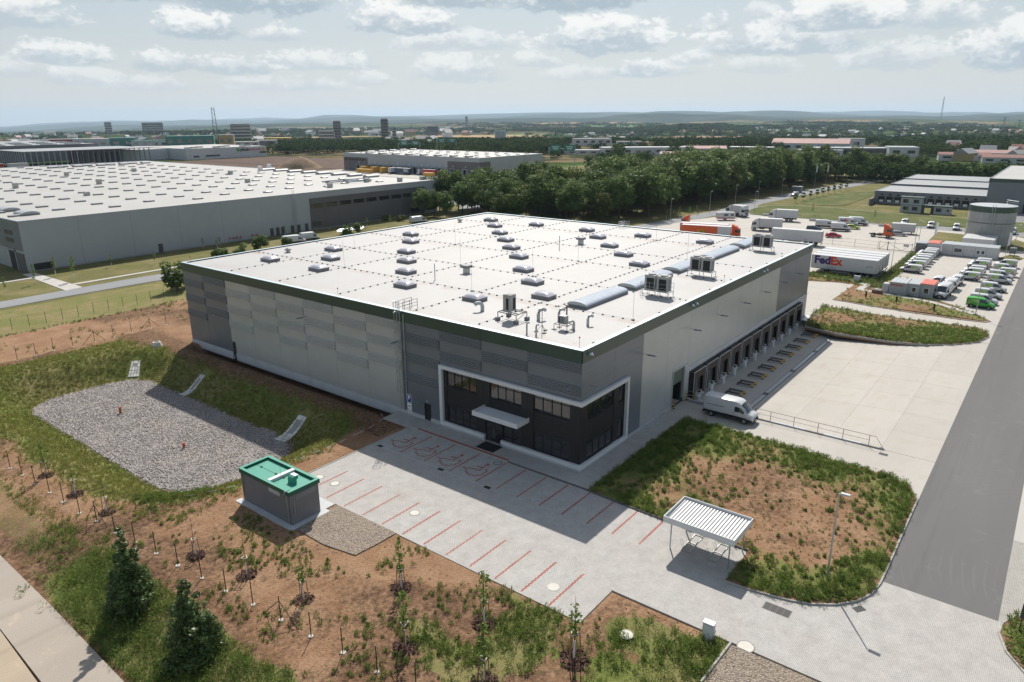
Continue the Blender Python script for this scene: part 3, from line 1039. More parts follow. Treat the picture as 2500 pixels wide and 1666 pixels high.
def mat_roof():
    t = NT('white_roof_membrane')
    w = t.world()
    seam = t.node('ShaderNodeTexBrick')
    t.l.new(w, seam.inputs['Vector'])
    for k_, v_ in (('Scale', 1.0), ('Mortar Size', 0.03), ('Brick Width', 24.0), ('Row Height', 1.9)): seam.inputs[k_].default_value = v_
    c = t.mix(t.rng(t.noise(0.09, 6, 0.6), 0.3, 0.7), (0.365, 0.36, 0.35), (0.41, 0.405, 0.395))
    c = t.mix(t.math('MULTIPLY', seam.outputs['Fac'], 0.30), c, (0.30, 0.30, 0.295))
    # water-borne rust and dust, gathered along the valley line of each bay
    sp = t.node('ShaderNodeSeparateXYZ'); t.l.new(w, sp.inputs[0])
    u = t.math('ADD', t.math('DIVIDE', sp.outputs[0], 24.0), 0.0)
    fr = t.math('ABSOLUTE', t.math('SUBTRACT', t.math('FRACT', u), 0.5))
    band = t.rng(fr, 0.0, 0.045, 1, 0)
    edge = t.rng(sp.outputs[0], 1.0, 4.0, 1, 0)
    st = t.noise(0.42, 6, 0.72, scale3=(0.8, 0.5, 1), dist=0.5)
    k1 = t.math('MULTIPLY', t.math('MAXIMUM', band, t.math('MULTIPLY', edge, 0.55)), t.rng(st, 0.45, 0.72))
    c = t.mix(t.math('MULTIPLY', k1, 0.95), c, (0.26, 0.175, 0.12))
    st2 = t.noise(0.5, 5, 0.7)
    c = t.mix(t.rng(st2, 0.66, 0.82, 0, 0.4), c, (0.29, 0.27, 0.245))
    t.bump(t.noise(0.8, 4, 0.6), 0.12, 0.05)
    return t.fin(c, 0.62, 0, 0.35)


M['roof'] = mat_roof()
WH = thing('warehouse', 'large grey and silver warehouse with white roof and black glazed corner entrance', 'warehouse')
# backing walls
mb = MB()
mb.box(0.25, HX - 0.2, 71.5, HY - .05, -0.3, HZ - .06); mb.box(HX - 0.3, HX - .05, 0.2, 71.5, -0.3, HZ - .06)
mb.box(0.22, 0.34, 0.34, 71.5, -0.3, HZ - .06)
mb.box(0.34, 20.3, 0.22, 0.34, -1.2, HZ - .06); mb.box(23.4, HX - .3, 0.22, 0.34, -1.2, HZ - .06); mb.box(20.3, 23.4, 0.22, 0.34, 4.5, HZ - .06)
mb.build('wall', M['dkgrey'], WH)
MB().box(0.3, HX - .3, 0.3, HY - .3, 12.2, 12.45).build('roof', M['roof'], WH)
mb = MB()
for a in ((0, .3, 0, HY), (HX - .3, HX, 0, HY), (.3, HX - .3, 0, .3), (.3, HX - .3, HY - .3, HY)):
    mb.box(*a, 12.3, HZ - .04)
mb.build('parapet', M['dkgrey'], WH)
for a in ((-.12, .34, -.12, HY + .1), (HX - .34, HX + .1, -.12, HY + .1), (.34, HX - .34, -.12, .34), (.34, HX - .34, HY - .34, HY + .1)):
    MB().cbox(*a, HZ - .035, HZ + .02, .012).build('coping', M['coping'], WH)

# --- panelled side (x = 0)
seam = [0.0] + [0.38 + 6 * k for k in range(1, 12)] + [HY]
ROW = [11.34, 10.16, 8.96, 7.77, 6.60, 5.43, 4.25]
RIB = {}


def rib_mesh(L, m):
    key = (round(L, 2), m)
    if key not in RIB:
        mb = MB()
        n = 5
        hgt = (ROW[0] - ROW[1]) - 0.06
        p = hgt / n
        for i in range(n):
            z = -hgt + i * p
            prof = [(0, z + .01), (-.07, z + .045), (-.13, z + .10), (-.13, z + p - .045), (0, z + p - .005)]
            a = [(x, 0.09, zz) for x, zz in prof]; b = [(x, L - .05, zz) for x, zz in prof]
            mb.add(a + b, [(j, j + 1, 6 + j, 5 + j) for j in range(4)] + [(4, 3, 2, 1, 0), (5, 6, 7, 8, 9)])
        mb.box(-.05, .0, .05, L - .02, -hgt - .02, .03)
        RIB[key] = mb.mesh('ribbed_panel', M[m])
    return RIB[key]


for c in range(12):
    y0, y1 = seam[c], seam[c + 1]
    m = 'dkgrey' if (c < 4 or c > 9) else 'ltgrey'
    zb = 0.55 if c >= 3 else 7.50
    # flat panel of the bay, cut round the doors
    cuts = {3: (20.1, 21.05), 9: None, 10: None}
    door = (20.1, 21.02) if c == 3 else ((59.62, 60.55) if c == 10 - 0 and False else None)
    if c == 9: door = (59.55, 60.38)
    mb = MB()
    if door and y0 < door[0]:
        mb.box(0.0, .2, y0 + .015, door[0], zb, 2.16); mb.box(0.0, .2, door[1], y1 - .015, zb, 2.16); mb.box(0.0, .2, y0 + .015, y1 - .015, 2.16, 11.36)
    else:
        mb.box(0.0, .2, y0 + .015, y1 - .015, zb, 11.36)
    mb.build('wall_panel', M[m], WH)
    rows = (0, 2, 4) if c % 2 == 0 else (1, 3, 5)
    for r_ in rows:
        if c == 0 and r_ > 2 or c == 1 and r_ > 1 or c == 2 and r_ > 2: continue
        ye = 18.75 if False else y0
        link('ribbed_panel', rib_mesh(y1 - y0 - .02, m), WH, (-.001, y0 + .01, ROW[r_] - .01))
    MB().box(-.10, .0, y0 + .006, y1 - .006, 11.345, HZ - .04).build('fascia_panel', M['fascia'], WH)
    if c > 2:
        mb = MB()
        if door: mb.box(-.09, .22, y0 + .01, door[0] - .05, -.6, .54); mb.box(-.09, .22, door[1] + .05, y1 - .01, -.6, .54)
        else: mb.box(-.09, .22, y0 + .01, y1 - .01, -.6, .54)
        mb.build('plinth', M['plinth'], WH)


def pdoor(y):
    d = MB().box(0.06, .16, y, y + .9, .02, 2.12).build('door', M['black'], WH)
    MB().box(0.0, .06, y - .06, y, 0, 2.16).box(0., .06, y + .9, y + .96, 0, 2.16).box(0., .06, y - .06, y + .96, 2.125, 2.18).build('door_frame', M['wframe'], d)
    MB().tube([(.05, y + .12, 1.0), (-.02, y + .12, 1.0), (-.02, y + .26, 1.0)], .014, 5).build('handle', M['steel'], d)
    MB().box(-.10, .0, y + .36, y + .54, 2.42, 2.52).build('door_light', M['white'], WH)


pdoor(20.12); pdoor(59.5)

# --- dock side (y = 0)
dseam = [0.0, 6.27, 12.35, 18.46, 24.3, 32.46, 40.46, 48.46, 56.7, 64.7, HX]
for c in range(10):
    x0, x1 = dseam[c], dseam[c + 1]
    m = 'dkgrey' if (c < 2 or c > 7) else 'ltgrey'
    zb = 7.5 if c == 0 else (0.42 if c < 4 else 4.05)
    mb = MB()
    z = zb
    hs = 1.15
    lev = [zb + i * (11.36 - zb) / 6 for i in range(7)]
    if c == 1: lev = [.42, 2.2, 3.97, 5.74, 7.5, 8.8, 10.1, 11.36]
    for zz0, zz1 in zip(lev[:-1], lev[1:]):
        if c == 1 and zz1 < 7.51: mb.box(9.05, x1 - .012, 0, .2, zz0 + .004, zz1 - .004); continue
        if c == 3:
            mb.box(x0 + .012, 20.3, 0, .2, zz0 + .004, zz1 - .004)
            mb.box(23.4, x1 - .012, 0, .2, zz0 + .004, zz1 - .004)
            if zz1 > 4.5: mb.box(20.3, 23.4, 0, .2, max(zz0 + .004, 4.5), zz1 - .004)
        else: mb.box(x0 + .012, x1 - .012, 0, .2, zz0 + .004, zz1 - .004)
    mb.build('wall_panel', M[m], WH)
    MB().box(x0 + .006, x1 - .006, -.10, .0, 11.345, HZ - .04).build('fascia_panel', M['fascia'], WH)
MB().box(9.1, 20.25, -.08, .2, -.6, .41).build('plinth', M['plinth'], WH)
MB().box(24.15, HX + .02, -.05, .2, -1.4, 4.02).box(24.15, HX + .02, -.12, .2, 4.022, 4.10).build('dock_wall', M['plinthw'], WH)

# --- black entrance corner with its white frame
P = -0.34
mb = MB()
mb.box(P, .2, -.34, 18.37, 7.07, 7.47); mb.box(P, .2, 17.95, 18.37, .40, 7.068); mb.box(P, .2, 11.98, 17.948, .40, .80); mb.box(P, .2, P, 9.66, .40, .80)
mb.box(.202, 9.04, P, .2, 7.07, 7.47); mb.box(8.66, 9.04, P, .2, .40, 7.068); mb.box(.202, 8.658, P, .2, .40, .80)
mb.build('entrance_frame', M['white'], WH)
MB().box(-.22, .2, 11.98, 18.34, -.3, .398).box(-.22, .2, -.22, 9.66, -.3, .398).box(.202, 9.0, -.22, .2, -.3, .398).build('plinth', M['plinth'], WH)


def slabs(x_or_y, a0, a1, z0, z1, rows, cols, off=0.03):
    """black boards with open joints"""
    for i in range(rows):
        for j in range(cols):
            b0, b1 = a0 + (a1 - a0) * j / cols, a0 + (a1 - a0) * (j + 1) / cols
            c0, c1 = z0 + (z1 - z0) * i / rows, z0 + (z1 - z0) * (i + 1) / rows
            mb = MB()
            if x_or_y == 'x': mb.box(off, .2, b0 + .008, b1 - .008, c0 + .008, c1 - .008)
            else: mb.box(b0 + .008, b1 - .008, off, .2, c0 + .008, c1 - .008)
            mb.build('cladding_panel', M['black'], WH)


for a0, a1, cols in ((17.45, 17.94, 1), (11.32, 13.15, 2), (5.62, 7.10, 2), (0.02, 1.18, 2)):
    slabs('x', a0, a1, 0.81 if a0 != 11.32 else 2.95, 7.06, 1, cols, -.02)
for a0, a1 in ((13.15, 17.45), (7.10, 11.32), (1.18, 5.62)):
    slabs('x', a0, a1, 2.92, 5.05, 5, 2)
slabs('x', 11.98, 13.15, .81, 2.95, 1, 1, -.02)
slabs('y', .0, 1.25, .81, 7.06, 1, 2, -.02); slabs('y', 6.35, 7.35, .81, 7.06, 1, 2, -.02); slabs('y', 8.5, 8.65, .81, 7.06, 1, 1, -.02)
slabs('y', 1.25, 6.35, 2.8, 4.95, 5, 2); slabs('y', 7.35, 8.5, 2.9, 4.85, 5, 1)


def window(ax_, a0, a1, z0, z1, n, transom=None):
    fr = MB()
    t = .06
    def bar(b0, b1, c0, c1, d0=.03, d1=.16):
        (fr.box(d0, d1, b0, b1, c0, c1) if ax_ == 'x' else fr.box(b0, b1, d0, d1, c0, c1))
    bar(a0, a1, z0, z0 + t); bar(a0, a1, z1 - t, z1); bar(a0, a0 + t, z0 + t, z1 - t); bar(a1 - t, a1, z0 + t, z1 - t)
    for i in range(1, n):
        c = a0 + (a1 - a0) * i / n
        bar(c - .035, c + .035, z0 + t, z1 - t, .05)
    f = fr.build('window', M['wframe'], WH)
    edges = [a0 + t] + [a0 + (a1 - a0) * i / n for i in range(1, n)] + [a1 - t]
    zs = [z0 + t, transom, z1 - t] if transom else [z0 + t, z1 - t]
    if transom:
        tb = MB(); (tb.box(.05, .15, a0 + t, a1 - t, transom - .03, transom + .03) if ax_ == 'x' else tb.box(a0 + t, a1 - t, .05, .15, transom - .03, transom + .03)); tb.build('transom', M['wframe'], f)
    for b0, b1 in zip(edges[:-1], edges[1:]):
        for c0, c1 in zip(zs[:-1], zs[1:]):
            tw = random.uniform(-.006, .006)
            q4 = [(b0 + .03, c0), (b1 - .03, c0), (b1 - .03, c1), (b0 + .03, c1)]
            if ax_ == 'x': MB().add([(.11 + (tw if i in (0, 1) else 0), b, c) for i, (b, c) in enumerate(q4)], [(3, 2, 1, 0)]).build('pane', M['glass'], f)
            else: MB().add([(b, .11 + (tw if i in (0, 1) else 0), c) for i, (b, c) in enumerate(q4)], [(0, 1, 2, 3)]).build('pane', M['glass'], f)
    sb = MB(); (sb.box(-.06, .12, a0, a1, z0 - .08, z0 - .002) if ax_ == 'x' else sb.box(a0, a1, -.06, .12, z0 - .08, z0 - .002)); sb.build('sill', M['wframe'], f)


for a0, a1 in ((13.2, 17.42), (7.13, 11.30), (1.2, 5.6)):
    window('x', a0, a1, 5.13, 7.05, 4, 6.62)
for a0, a1 in ((13.2, 17.42), (1.2, 5.6)):
    window('x', a0, a1, .9, 2.9, 4, 2.5)
window('x', 7.13, 9.6, .82, 2.9, 2)
window('y', 1.28, 6.32, 5.03, 7.05, 4, 6.62); window('y', 1.28, 6.32, .9, 2.78, 4, 2.4)
window('y', 7.38, 8.48, 4.9, 7.05, 1); window('y', 7.38, 8.48, .85, 2.88, 1)
dr = MB().box(.0, .12, 9.68, 9.76, 0, 2.9).box(.0, .12, 11.88, 11.96, 0, 2.9).box(0, .12, 9.76, 11.88, 2.3, 2.38).box(0, .12, 9.76, 11.88, 2.82, 2.9).build('entrance_door', M['wframe'], WH)
for b0, b1 in ((9.78, 10.80), (10.84, 11.86)):
    MB().add([(.07, b0, .02), (.07, b1, .02), (.07, b1, 2.3), (.07, b0, 2.3)], [(3, 2, 1, 0)]).build('pane', M['glass'], dr)
    MB().tube([(.0, 10.82 + (.08 if b0 > 10 else -.08), .6), (.0, 10.82 + (.08 if b0 > 10 else -.08), 1.7)], .018, 5).build('handle', M['steel'], dr)
MB().add([(.07, 9.78, 2.38), (.07, 11.86, 2.38), (.07, 11.86, 2.82), (.07, 9.78, 2.82)], [(3, 2, 1, 0)]).build('pane', M['glass'], dr)
MB().box(.03, .05, 12.1, 12.3, 1.2, 1.6).build('intercom', M['white'], WH)

# canopy over the door
cn = MB().box(-2.12, -2.06, 6.12, 12.02, 3.72, 4.24).box(-2.06, .0, 6.12, 6.18, 3.72, 4.24).box(-2.06, .0, 11.96, 12.02, 3.72, 4.24).build('canopy', M['white'], WH)
mb = MB()
n = 24
for i in range(n):
    y0 = 6.19 + (5.76) * i / n; d = 5.76 / n
    mb.add([(-2.05, y0, 3.95), (-2.05, y0 + d * .3, 4.02), (-2.05, y0 + d * .6, 4.02), (-2.05, y0 + d * .9, 3.95), (-2.05, y0 + d, 3.95),
            (0, y0, 4.0), (0, y0 + d * .3, 4.07), (0, y0 + d * .6, 4.07), (0, y0 + d * .9, 4.0), (0, y0 + d, 4.0)],
           [(j + 5, j + 6, j + 1, j) for j in range(4)])
mb.build('corrugated_sheet', M['white'], cn)
tag(MB().cbox(-2.0, -.3, 9.35, 11.75, .11, .135, .01).build('doormat', M['blackpl']), 'black entrance doormat on the pavement below the white canopy', 'doormat')

# roller door and dock doors
rd = MB().box(20.3, 23.4, 4.3, 4.4, -.2, 4.5).box(20.3, 20.38, .34, 4.3, -.2, 4.5).box(23.32, 23.4, .34, 4.3, -.2, 4.5).box(20.38, 23.32, .34, 4.3, 4.3, 4.4).build('blackened_recess', M['black'], WH)  # walls coloured black to stand in for the shade inside the hall
MB().box(20.38, 23.32, .34, 4.3, -.1, .02).build('recess_floor', M['concrete'], rd)
mb = MB()
for i in range(4): mb.box(20.32, 23.38, .12, .2, 2.75 + .44 * i, 3.17 + .44 * i)
mb.build('roller_door', pm('green_grey_door', (0.10, 0.14, 0.11), 0.4, 0.2), WH)
MB().box(23.42, 24.1, -.10, .0, -.05, 4.6).box(20.15, 20.29, -.10, .0, -.05, 4.6).box(20.15, 24.1, -.10, 0, 4.602, 4.75).build('door_frame', M['ltgrey'], WH)
for k in range(11):
    x0 = 24.87 + 4.0 * k
    x1 = x0 + 3.62
    fr = MB().box(x0, x1, -.74, -.05, 3.30, 3.40).box(x0, x0 + .06, -.74, -.05, .0, 3.298).box(x1 - .06, x1, -.74, -.05, .0, 3.298).build('dock_shelter', M['blackpl'], WH)
    MB().box(x0 - .01, x1 + .01, -.775, -.745, 3.33, 3.41).box(x0 - .01, x0 + .05, -.775, -.745, 0, 3.328).box(x1 - .05, x1 + .01, -.775, -.745, 0, 3.328).build('edge_trim', M['plinthw'], fr)
    MB().box(x0 + .06, x1 - .06, -.735, -.70, 2.35, 3.29).build('head_curtain', M['brown'], fr)
    MB().box(x0 + .06, x0 + .72, -.735, -.70, .0, 2.345).build('side_curtain', M['brown'], fr)
    MB().box(x1 - .72, x1 - .06, -.735, -.70, .0, 2.345).build('side_curtain', M['brown'], fr)
    dd = MB()
    for i in range(5): dd.box(x0 + .5, x1 - .5, -.10, -.052, .0 + .58 * i, .57 + .58 * i)
    dd.build('dock_door', M['dgrey2'], WH)
    cx = (x0 + x1) / 2 + .3
    MB().box(cx - .36, cx + .36, -.78, -.06, -1.0, .0).box(cx - .62, cx + .62, -.70, -.06, -.30, -.10).build('dock_leveller', M['plinthw'], WH)
    for bx_ in (cx - 1.25, cx + 1.25):
        MB().box(bx_ - .12, bx_ + .12, -.30, -.06, -.65, -.1).build('dock_bumper', M['blackpl'], WH)
    MB().box(x1 + .10, x1 + .20, -.12, -.05, 1.0, 1.35).build('control_box', M['white'], WH)

# yellow-ended wheel guides on the apron
gproto = None
ordn = ['first', 'second', 'third', 'fourth', 'fifth', 'sixth', 'seventh', 'eighth', 'ninth', 'tenth', 'eleventh', 'twelfth', 'thirteenth', 'fourteenth', 'fifteenth', 'sixteenth', 'seventeenth', 'eighteenth', 'nineteenth', 'twentieth', 'twenty-first', 'twenty-second']
for k in range(22):
    x = 28.25 + 4.0 * (k // 2) + (-.56 if k % 2 == 0 else .56) - (4.0 if False else 0)
    lab = 'yellow-ended steel wheel guide on the shaded dock apron, %s from the parked white van' % ordn[k]
    if gproto is None:
        gproto = thing('wheel_guide', lab, 'wheel guide', (x, -2.4, -1.0), 0, 'wheel guides before the docks')
        MB().tube([(-.11, 0, 0), (-.11, 0, .26), (-.11, -2.0, .26), (0, -2.15, .26), (.11, -2.0, .26), (.11, 0, .26), (.11, 0, 0)], .075, 8).build('rail', M['dksteel'], gproto)
        MB().tube([(-.13, -1.85, .27), (-.13, -2.05, .27), (-.02, -2.22, .27), (.13, -2.05, .27), (.13, -1.85, .27)], .09, 8).build('yellow_end', M['yellow'], gproto)
        MB().box(-.24, .24, -.12, .12, 0, .015).box(-.24, .24, -2.1, -1.85, 0, .015).build('base_plate', M['dksteel'], gproto)
    else:
        dup(gproto, lab, (x, -2.4, -1.0))
# drainage channel along the apron
ch = thing('drain_channel', 'long slotted drainage channel across the loading yard beyond the wheel guides', 'drain', (0, 0, 0))
for i in range(44):
    x = 24.0 + i * 1.0
    if i % 11 == 10: MB().box(x, x + .98, -6.92, -6.30, -1.06, -.992).build('silt_trap_lid', M['dksteel'], ch); continue
    MB().box(x + .005, x + .99, -6.86, -6.72, -1.06, -.99).box(x + .005, x + .99, -6.46, -6.32, -1.06, -.99).build('channel_edge', M['plinth'], ch)
    MB().box(x + .005, x + .99, -6.71, -6.47, -1.06, -1.01).build('grating', M['steel'], ch)

# wall lamps, security cameras
lamp0 = MB().tube([(0, 0, .1), (0, -.55, 0)], .03, 6).mesh('lamp_arm', M['steel'])
lamp1 = MB().add([(-.17, -.5, -.02), (.17, -.5, -.02), (.15, -1.45, .03), (-.15, -1.45, .03), (-.13, -.5, .09), (.13, -.5, .09), (.10, -1.4, .10), (-.10, -1.4, .10)],
                 [(0, 1, 2, 3)[::-1], (4, 5, 6, 7), (0, 4, 7, 3), (1, 2, 6, 5), (0, 1, 5, 4), (2, 3, 7, 6)]).mesh('lamp_head', M['dgrey2'])
for x, y, rz in [(x_, 0.0, 0) for x_ in (.77, 12.45, 24.4, 32.55, 40.7, 48.75, 56.75, 64.45)] + [(0.0, .87, -90), (0.0, 24.6, -90), (0, 42.0, -90)]:
    a = link('wall_lamp', lamp0, WH, (x, y, 8.95)); a.rotation_euler = (0, 0, R(rz))
    b = link('lamp_head', lamp1, a)
for x in (23.9, 25.0, 48.2, 49.5, 71.7, 1.1):
    MB().box(x - .16, x + .16, -.34, -.10, 11.95, 12.2).add([(x - .2, -.35, 12.2), (x + .2, -.35, 12.2), (x, -.6, 11.9)], [(0, 1, 2)]).build('wall_flood_lamp', M['coping'], WH)

# --- roof furniture
def dome(cx, cy, lx, ly, parent, z, hh=.34, wall=None, m=None):
    cb = MB()
    t = .12
    cb.box(-lx / 2, lx / 2, -ly / 2, ly / 2, 0, hh)
    return cb


M['dome'] = None
t = NT('opal_dome'); M['dome'] = t.fin(t.mix(t.rng(t.noise(1.2, 3), .3, .7), (0.42, 0.415, 0.47), (0.50, 0.495, 0.54)), 0.22, 0, 0.6)
M['dome'].node_tree.nodes['Principled BSDF'].inputs['Transmission Weight'].default_value = 0.0
M['upstand'] = pm('skylight_upstand', (0.215, 0.215, 0.225), 0.6, 0.1, var=0.08)
lx, ly = 1.75, 2.55
upm = MB().box(-lx / 2, lx / 2, -ly / 2, ly / 2, 0, .40).box(-lx / 2 - .04, lx / 2 + .04, -ly / 2 - .04, ly / 2 + .04, .402, .46).mesh('skylight', M['upstand'])
V_, F_ = [], []
nn = 9
for i in range(nn):
    for j in range(nn):
        u, v = -1 + 2 * i / (nn - 1), -1 + 2 * j / (nn - 1)
        V_.append((u * lx / 2, v * ly / 2, .462 + .34 * (1 - u ** 4) ** .8 * (1 - v ** 4) ** .8))
for i in range(nn - 1):
    for j in range(nn - 1): F_.append((i * nn + j, (i + 1) * nn + j, (i + 1) * nn + j + 1, i * nn + j + 1))
domem = MB().add(V_, F_).mesh('dome', M['dome'], smooth=True)
for p in [(39.6, 62.8), (33.8, 56.9), (26.4, 50.4), (20.9, 44.7), (15.3, 39.1), (9.2, 33.0), (63.4, 63.0), (57.2, 56.9), (50.8, 50.5), (45.1, 44.6), (39.5, 39.0), (33.8, 33.1), (26.3, 26.6),
          (20.6, 20.8), (15.1, 15.1), (9.2, 21.1), (63.5, 51.2), (63.3, 39.1), (57.4, 33.1), (50.8, 26.8), (45.1, 20.9), (39.6, 15.2), (63.6, 27.3), (20.8, 61.8), (15.4, 55.8), (9.2, 62.5), (9.2, 50.7), (63.7, 15.4)]:
    s_ = link('skylight', upm, WH, (p[0], p[1], 12.45))
    link('dome', domem, s_)
# barrel rooflights
bm_ = NT('barrel_glazing'); M['barrel'] = bm_.fin(bm_.mix(bm_.rng(bm_.noise(.6, 3), .3, .7), (0.44, 0.50, 0.57), (0.54, 0.59, 0.65)), 0.14, 0.0, 0.9)
for (x0, x1) in ((13.4, 23.1), (25.1, 35.7), (38.0, 47.2), (49.4, 60.3), (62.6, 70.5)):
    y0, y1 = 7.95, 10.55
    u = MB().box(x0, x1, y0, y1, 12.45, 12.79).build('barrel_skylight', M['upstand'], WH)
    n = 12
    arcp = [((y0 + y1) / 2 - (y1 - y0) / 2 * math.cos(math.pi * i / n), 12.80 + .40 * math.sin(math.pi * i / n) ** .9) for i in range(n + 1)]
    k = max(2, round((x1 - x0) / 1.05))
    for j in range(k):
        a, b = x0 + (x1 - x0) * j / k, x0 + (x1 - x0) * (j + 1) / k
        MB().add([(a + .03, y, z) for y, z in arcp] + [(b - .03, y, z) for y, z in arcp], [(i, i + 1, n + 2 + i, n + 1 + i)[::-1] for i in range(n)]).build('glazing_sheet', M['barrel'], u, smooth=True)
    rb = MB()
    for j in range(k + 1):
        a = x0 + (x1 - x0) * j / k
        rb.add([(a - .03, y, z + .015) for y, z in arcp] + [(a + .03, y, z + .015) for y, z in arcp], [(i, i + 1, n + 2 + i, n + 1 + i)[::-1] for i in range(n)])
    rb.build('glazing_bars', M['white'], u)
    for xx in (x0 + .01, x1 - .01):
        MB().add([(xx, y, z) for y, z in arcp], [tuple(range(n + 1))]).build('end_cap', M['plinthw'], u)
# lightning conductor blocks and wire: several hundred tiny blocks in lines
blk, wire = MB(), MB()
def dotline(a, b, sp=1.25):
    L = math.hypot(b[0] - a[0], b[1] - a[1]); n = int(L / sp)
    for i in range(n + 1):
        x, y = a[0] + (b[0] - a[0]) * i / n, a[1] + (b[1] - a[1]) * i / n
        x += random.uniform(-.06, .06); y += random.uniform(-.06, .06)
        blk.cbox(x - .10, x + .10, y - .085, y + .085, 12.452, 12.56, .03)
    wire.tube([(a[0], a[1], 12.56), (b[0], b[1], 12.56)], .011, 4)
for x in (12.55, 24.2, 37.0, 47.75, 61.4): dotline((x, 1.5), (x, 70.5))
for y in (13.85, 23.3, 36.6, 49.2, 60.6): dotline((1.5, y), (71.5, y))
dotline((12.7, 11.3), (71, 11.3))
for x in range(3, 71, 7): blk.cbox(x - .12, x + .12, .5, .72, 12.45, 12.58, .03)
bo = blk.build('conductor_blocks', M['blackpl'], WH); bo['kind'] = 'stuff'
wire.build('conductor_wire', M['steel'], WH)
for (x, y, h) in ((12.5, 24.4, 4), (12.5, 49.0, 4), (24.1, 36.6, 4), (37, 24.2, 4.2), (37, 49.3, 4), (47.8, 11.4, 4), (47.7, 49, 4), (61.4, 23.5, 4), (61.4, 60.6, 3.5), (12.7, 1.6, 3), (24.2, 60.5, 3.5), (24.2, 23.4, 4)):
    MB().tube([(x, y, 12.45), (x, y, 12.45 + h)], .016, 4).cyl((x, y), .2, 12.45, 12.56, 8).build('lightning_rod', M['dksteel'], WH)
for (x, y) in ((1.2, 1.1), (.7, 36), (1.0, 71.0), (71.8, 71.2), (71.9, 1.0), (36, .8), (36, 71.2)):
    o = MB().tube([(x, y, 12.45), (x, y, 13.35)], .018, 5).build('marker_lamp', M['dksteel'], WH)
    MB().cyl((x, y), .07, 13.35, 13.5, 8).build('red_lens', M['red'], o)

# vents
for (x, y) in ((20.4, 32.2), (50.3, 32.2)):
    v = MB().box(x - .35, x + .35, y - .35, y + .35, 12.45, 13.25).build('roof_vent', M['steel'], WH)
    MB().cbox(x - .62, x + .62, y - .62, y + .62, 13.25, 13.62, .06).build('vent_cap', M['upstand'], v)
for (x, y) in ((58.3, 67.2), (15.3, 66.5)):
    v = MB().cyl((x, y), .34, 12.45, 12.85, 14).build('roof_vent', M['steel'], WH)
    MB().cyl((x, y), .58, 12.86, 13.0, 14, r1=.52).cyl((x, y), .42, 13.0, 13.2, 14, r1=.1).build('vent_cap', M['upstand'], v)
for (x, y, h) in ((44.3, 32.6, 2.2), (14.4, 32.6, 2.3)):
    MB().tube([(x, y, 12.45), (x, y, 12.45 + h)], .06, 8).build('vent_pipe', M['steel'], WH)
# bent duct outlets
def goose(x, y, r, h, ang, reach=.55):
    c, s = math.cos(R(ang)), math.sin(R(ang))
    pts = [(x, y, 12.45), (x, y, 12.45 + h)] + [(x + c * reach * (1 - math.cos(t_)), y + s * reach * (1 - math.cos(t_)), 12.45 + h + reach * .8 * math.sin(t_)) for t_ in (.6, 1.1, 1.57, 2.1, 2.6)]
    MB().tube(pts, r, 10).build('duct_outlet', M['steel'], WH, smooth=False)
goose(6.0, 17.2, .22, .55, 150, .5); goose(6.6, 9.8, .19, .75, -20, .5); goose(7.9, 8.0, .15, .85, -20, .4); goose(8.0, 4.4, .15, .75, -20, .35)
goose(1.8, 7.8, .09, 1.0, -20, .16); goose(1.9, 6.7, .09, .95, -20, .16); goose(5.8, 4.7, .12, .7, 160, .35)
MB().tube([(7.9, 7.0, 12.45), (7.9, 7.0, 14.2)], .08, 8).box(7.75, 8.05, 6.85, 7.15, 14.2, 14.3).build('vent_pipe', M['dksteel'], WH)


def stand(mb, x0, x1, y0, y1, z, h, r=.045):
    for x in (x0, x1):
        for y in (y0, y1):
            mb.tube([(x, y, z), (x, y, z + h)], r, 6)
            mb.cbox(x - .2, x + .2, y - .2, y + .2, z, z + .07, .02)
    for y in (y0, y1): mb.tube([(x0, y, z + h), (x1, y, z + h)], r, 6)
    for x in (x0, x1): mb.tube([(x, y0, z + h), (x, y1, z + h)], r, 6)


M['acbox'] = pm('beige_grey_casing', (0.40, 0.395, 0.37), 0.5, 0.1, var=0.07)
def ac_pair(x, y, label, h=.72, sz=1.28, hz=1.9, rail=True):
    t_ = thing('rooftop_ac_unit', label, 'air conditioner', (x, y, 12.45), 0, 'air conditioners on the warehouse roof')
    mb = MB(); stand(mb, -.6, .75, -1.75, 1.75, 0, h)
    mb.tube([(-.6, 0, 0), (-.6, 0, h)], .045, 6); mb.tube([(.75, 0, 0), (.75, 0, h)], .045, 6)
    mb.build('stand', M['steel'], t_)
    for y0 in (-1.5, .12):
        c_ = MB().cbox(-.55, .7, y0, y0 + 1.38, h, h + hz, .03).build('casing', M['acbox'], t_)
        MB().box(-.58, -.552, y0 + .13, y0 + 1.1, h + .18, h + hz - .35).build('coil_grille', M['blackpl'], c_)
        MB().box(-.3, .45, y0 - .02, y0 - .002, h + .2, h + hz - .4).build('side_grille', M['dgrey2'], c_)
        MB().cyl((.07, y0 + .69), .5, h + hz + .001, h + hz + .12, 16).build('fan_guard', M['dgrey2'], c_)
    if rail:
        mb = MB()
        for z in (h + .55, h + 1.05): mb.tube([(-.6, 1.78, z), (-1.0, 1.78, z), (-1.0, -1.78, z), (.75, -1.78, z)], .022, 5)
        for p in ((-1.0, 1.78), (-1.0, .6), (-1.0, -.6), (-1.0, -1.78), (.75, -1.78)): mb.tube([(p[0], p[1], 0), (p[0], p[1], h + 1.05)], .025, 5)
        mb.build('guard_rail', M['steel'], t_)
    return t_


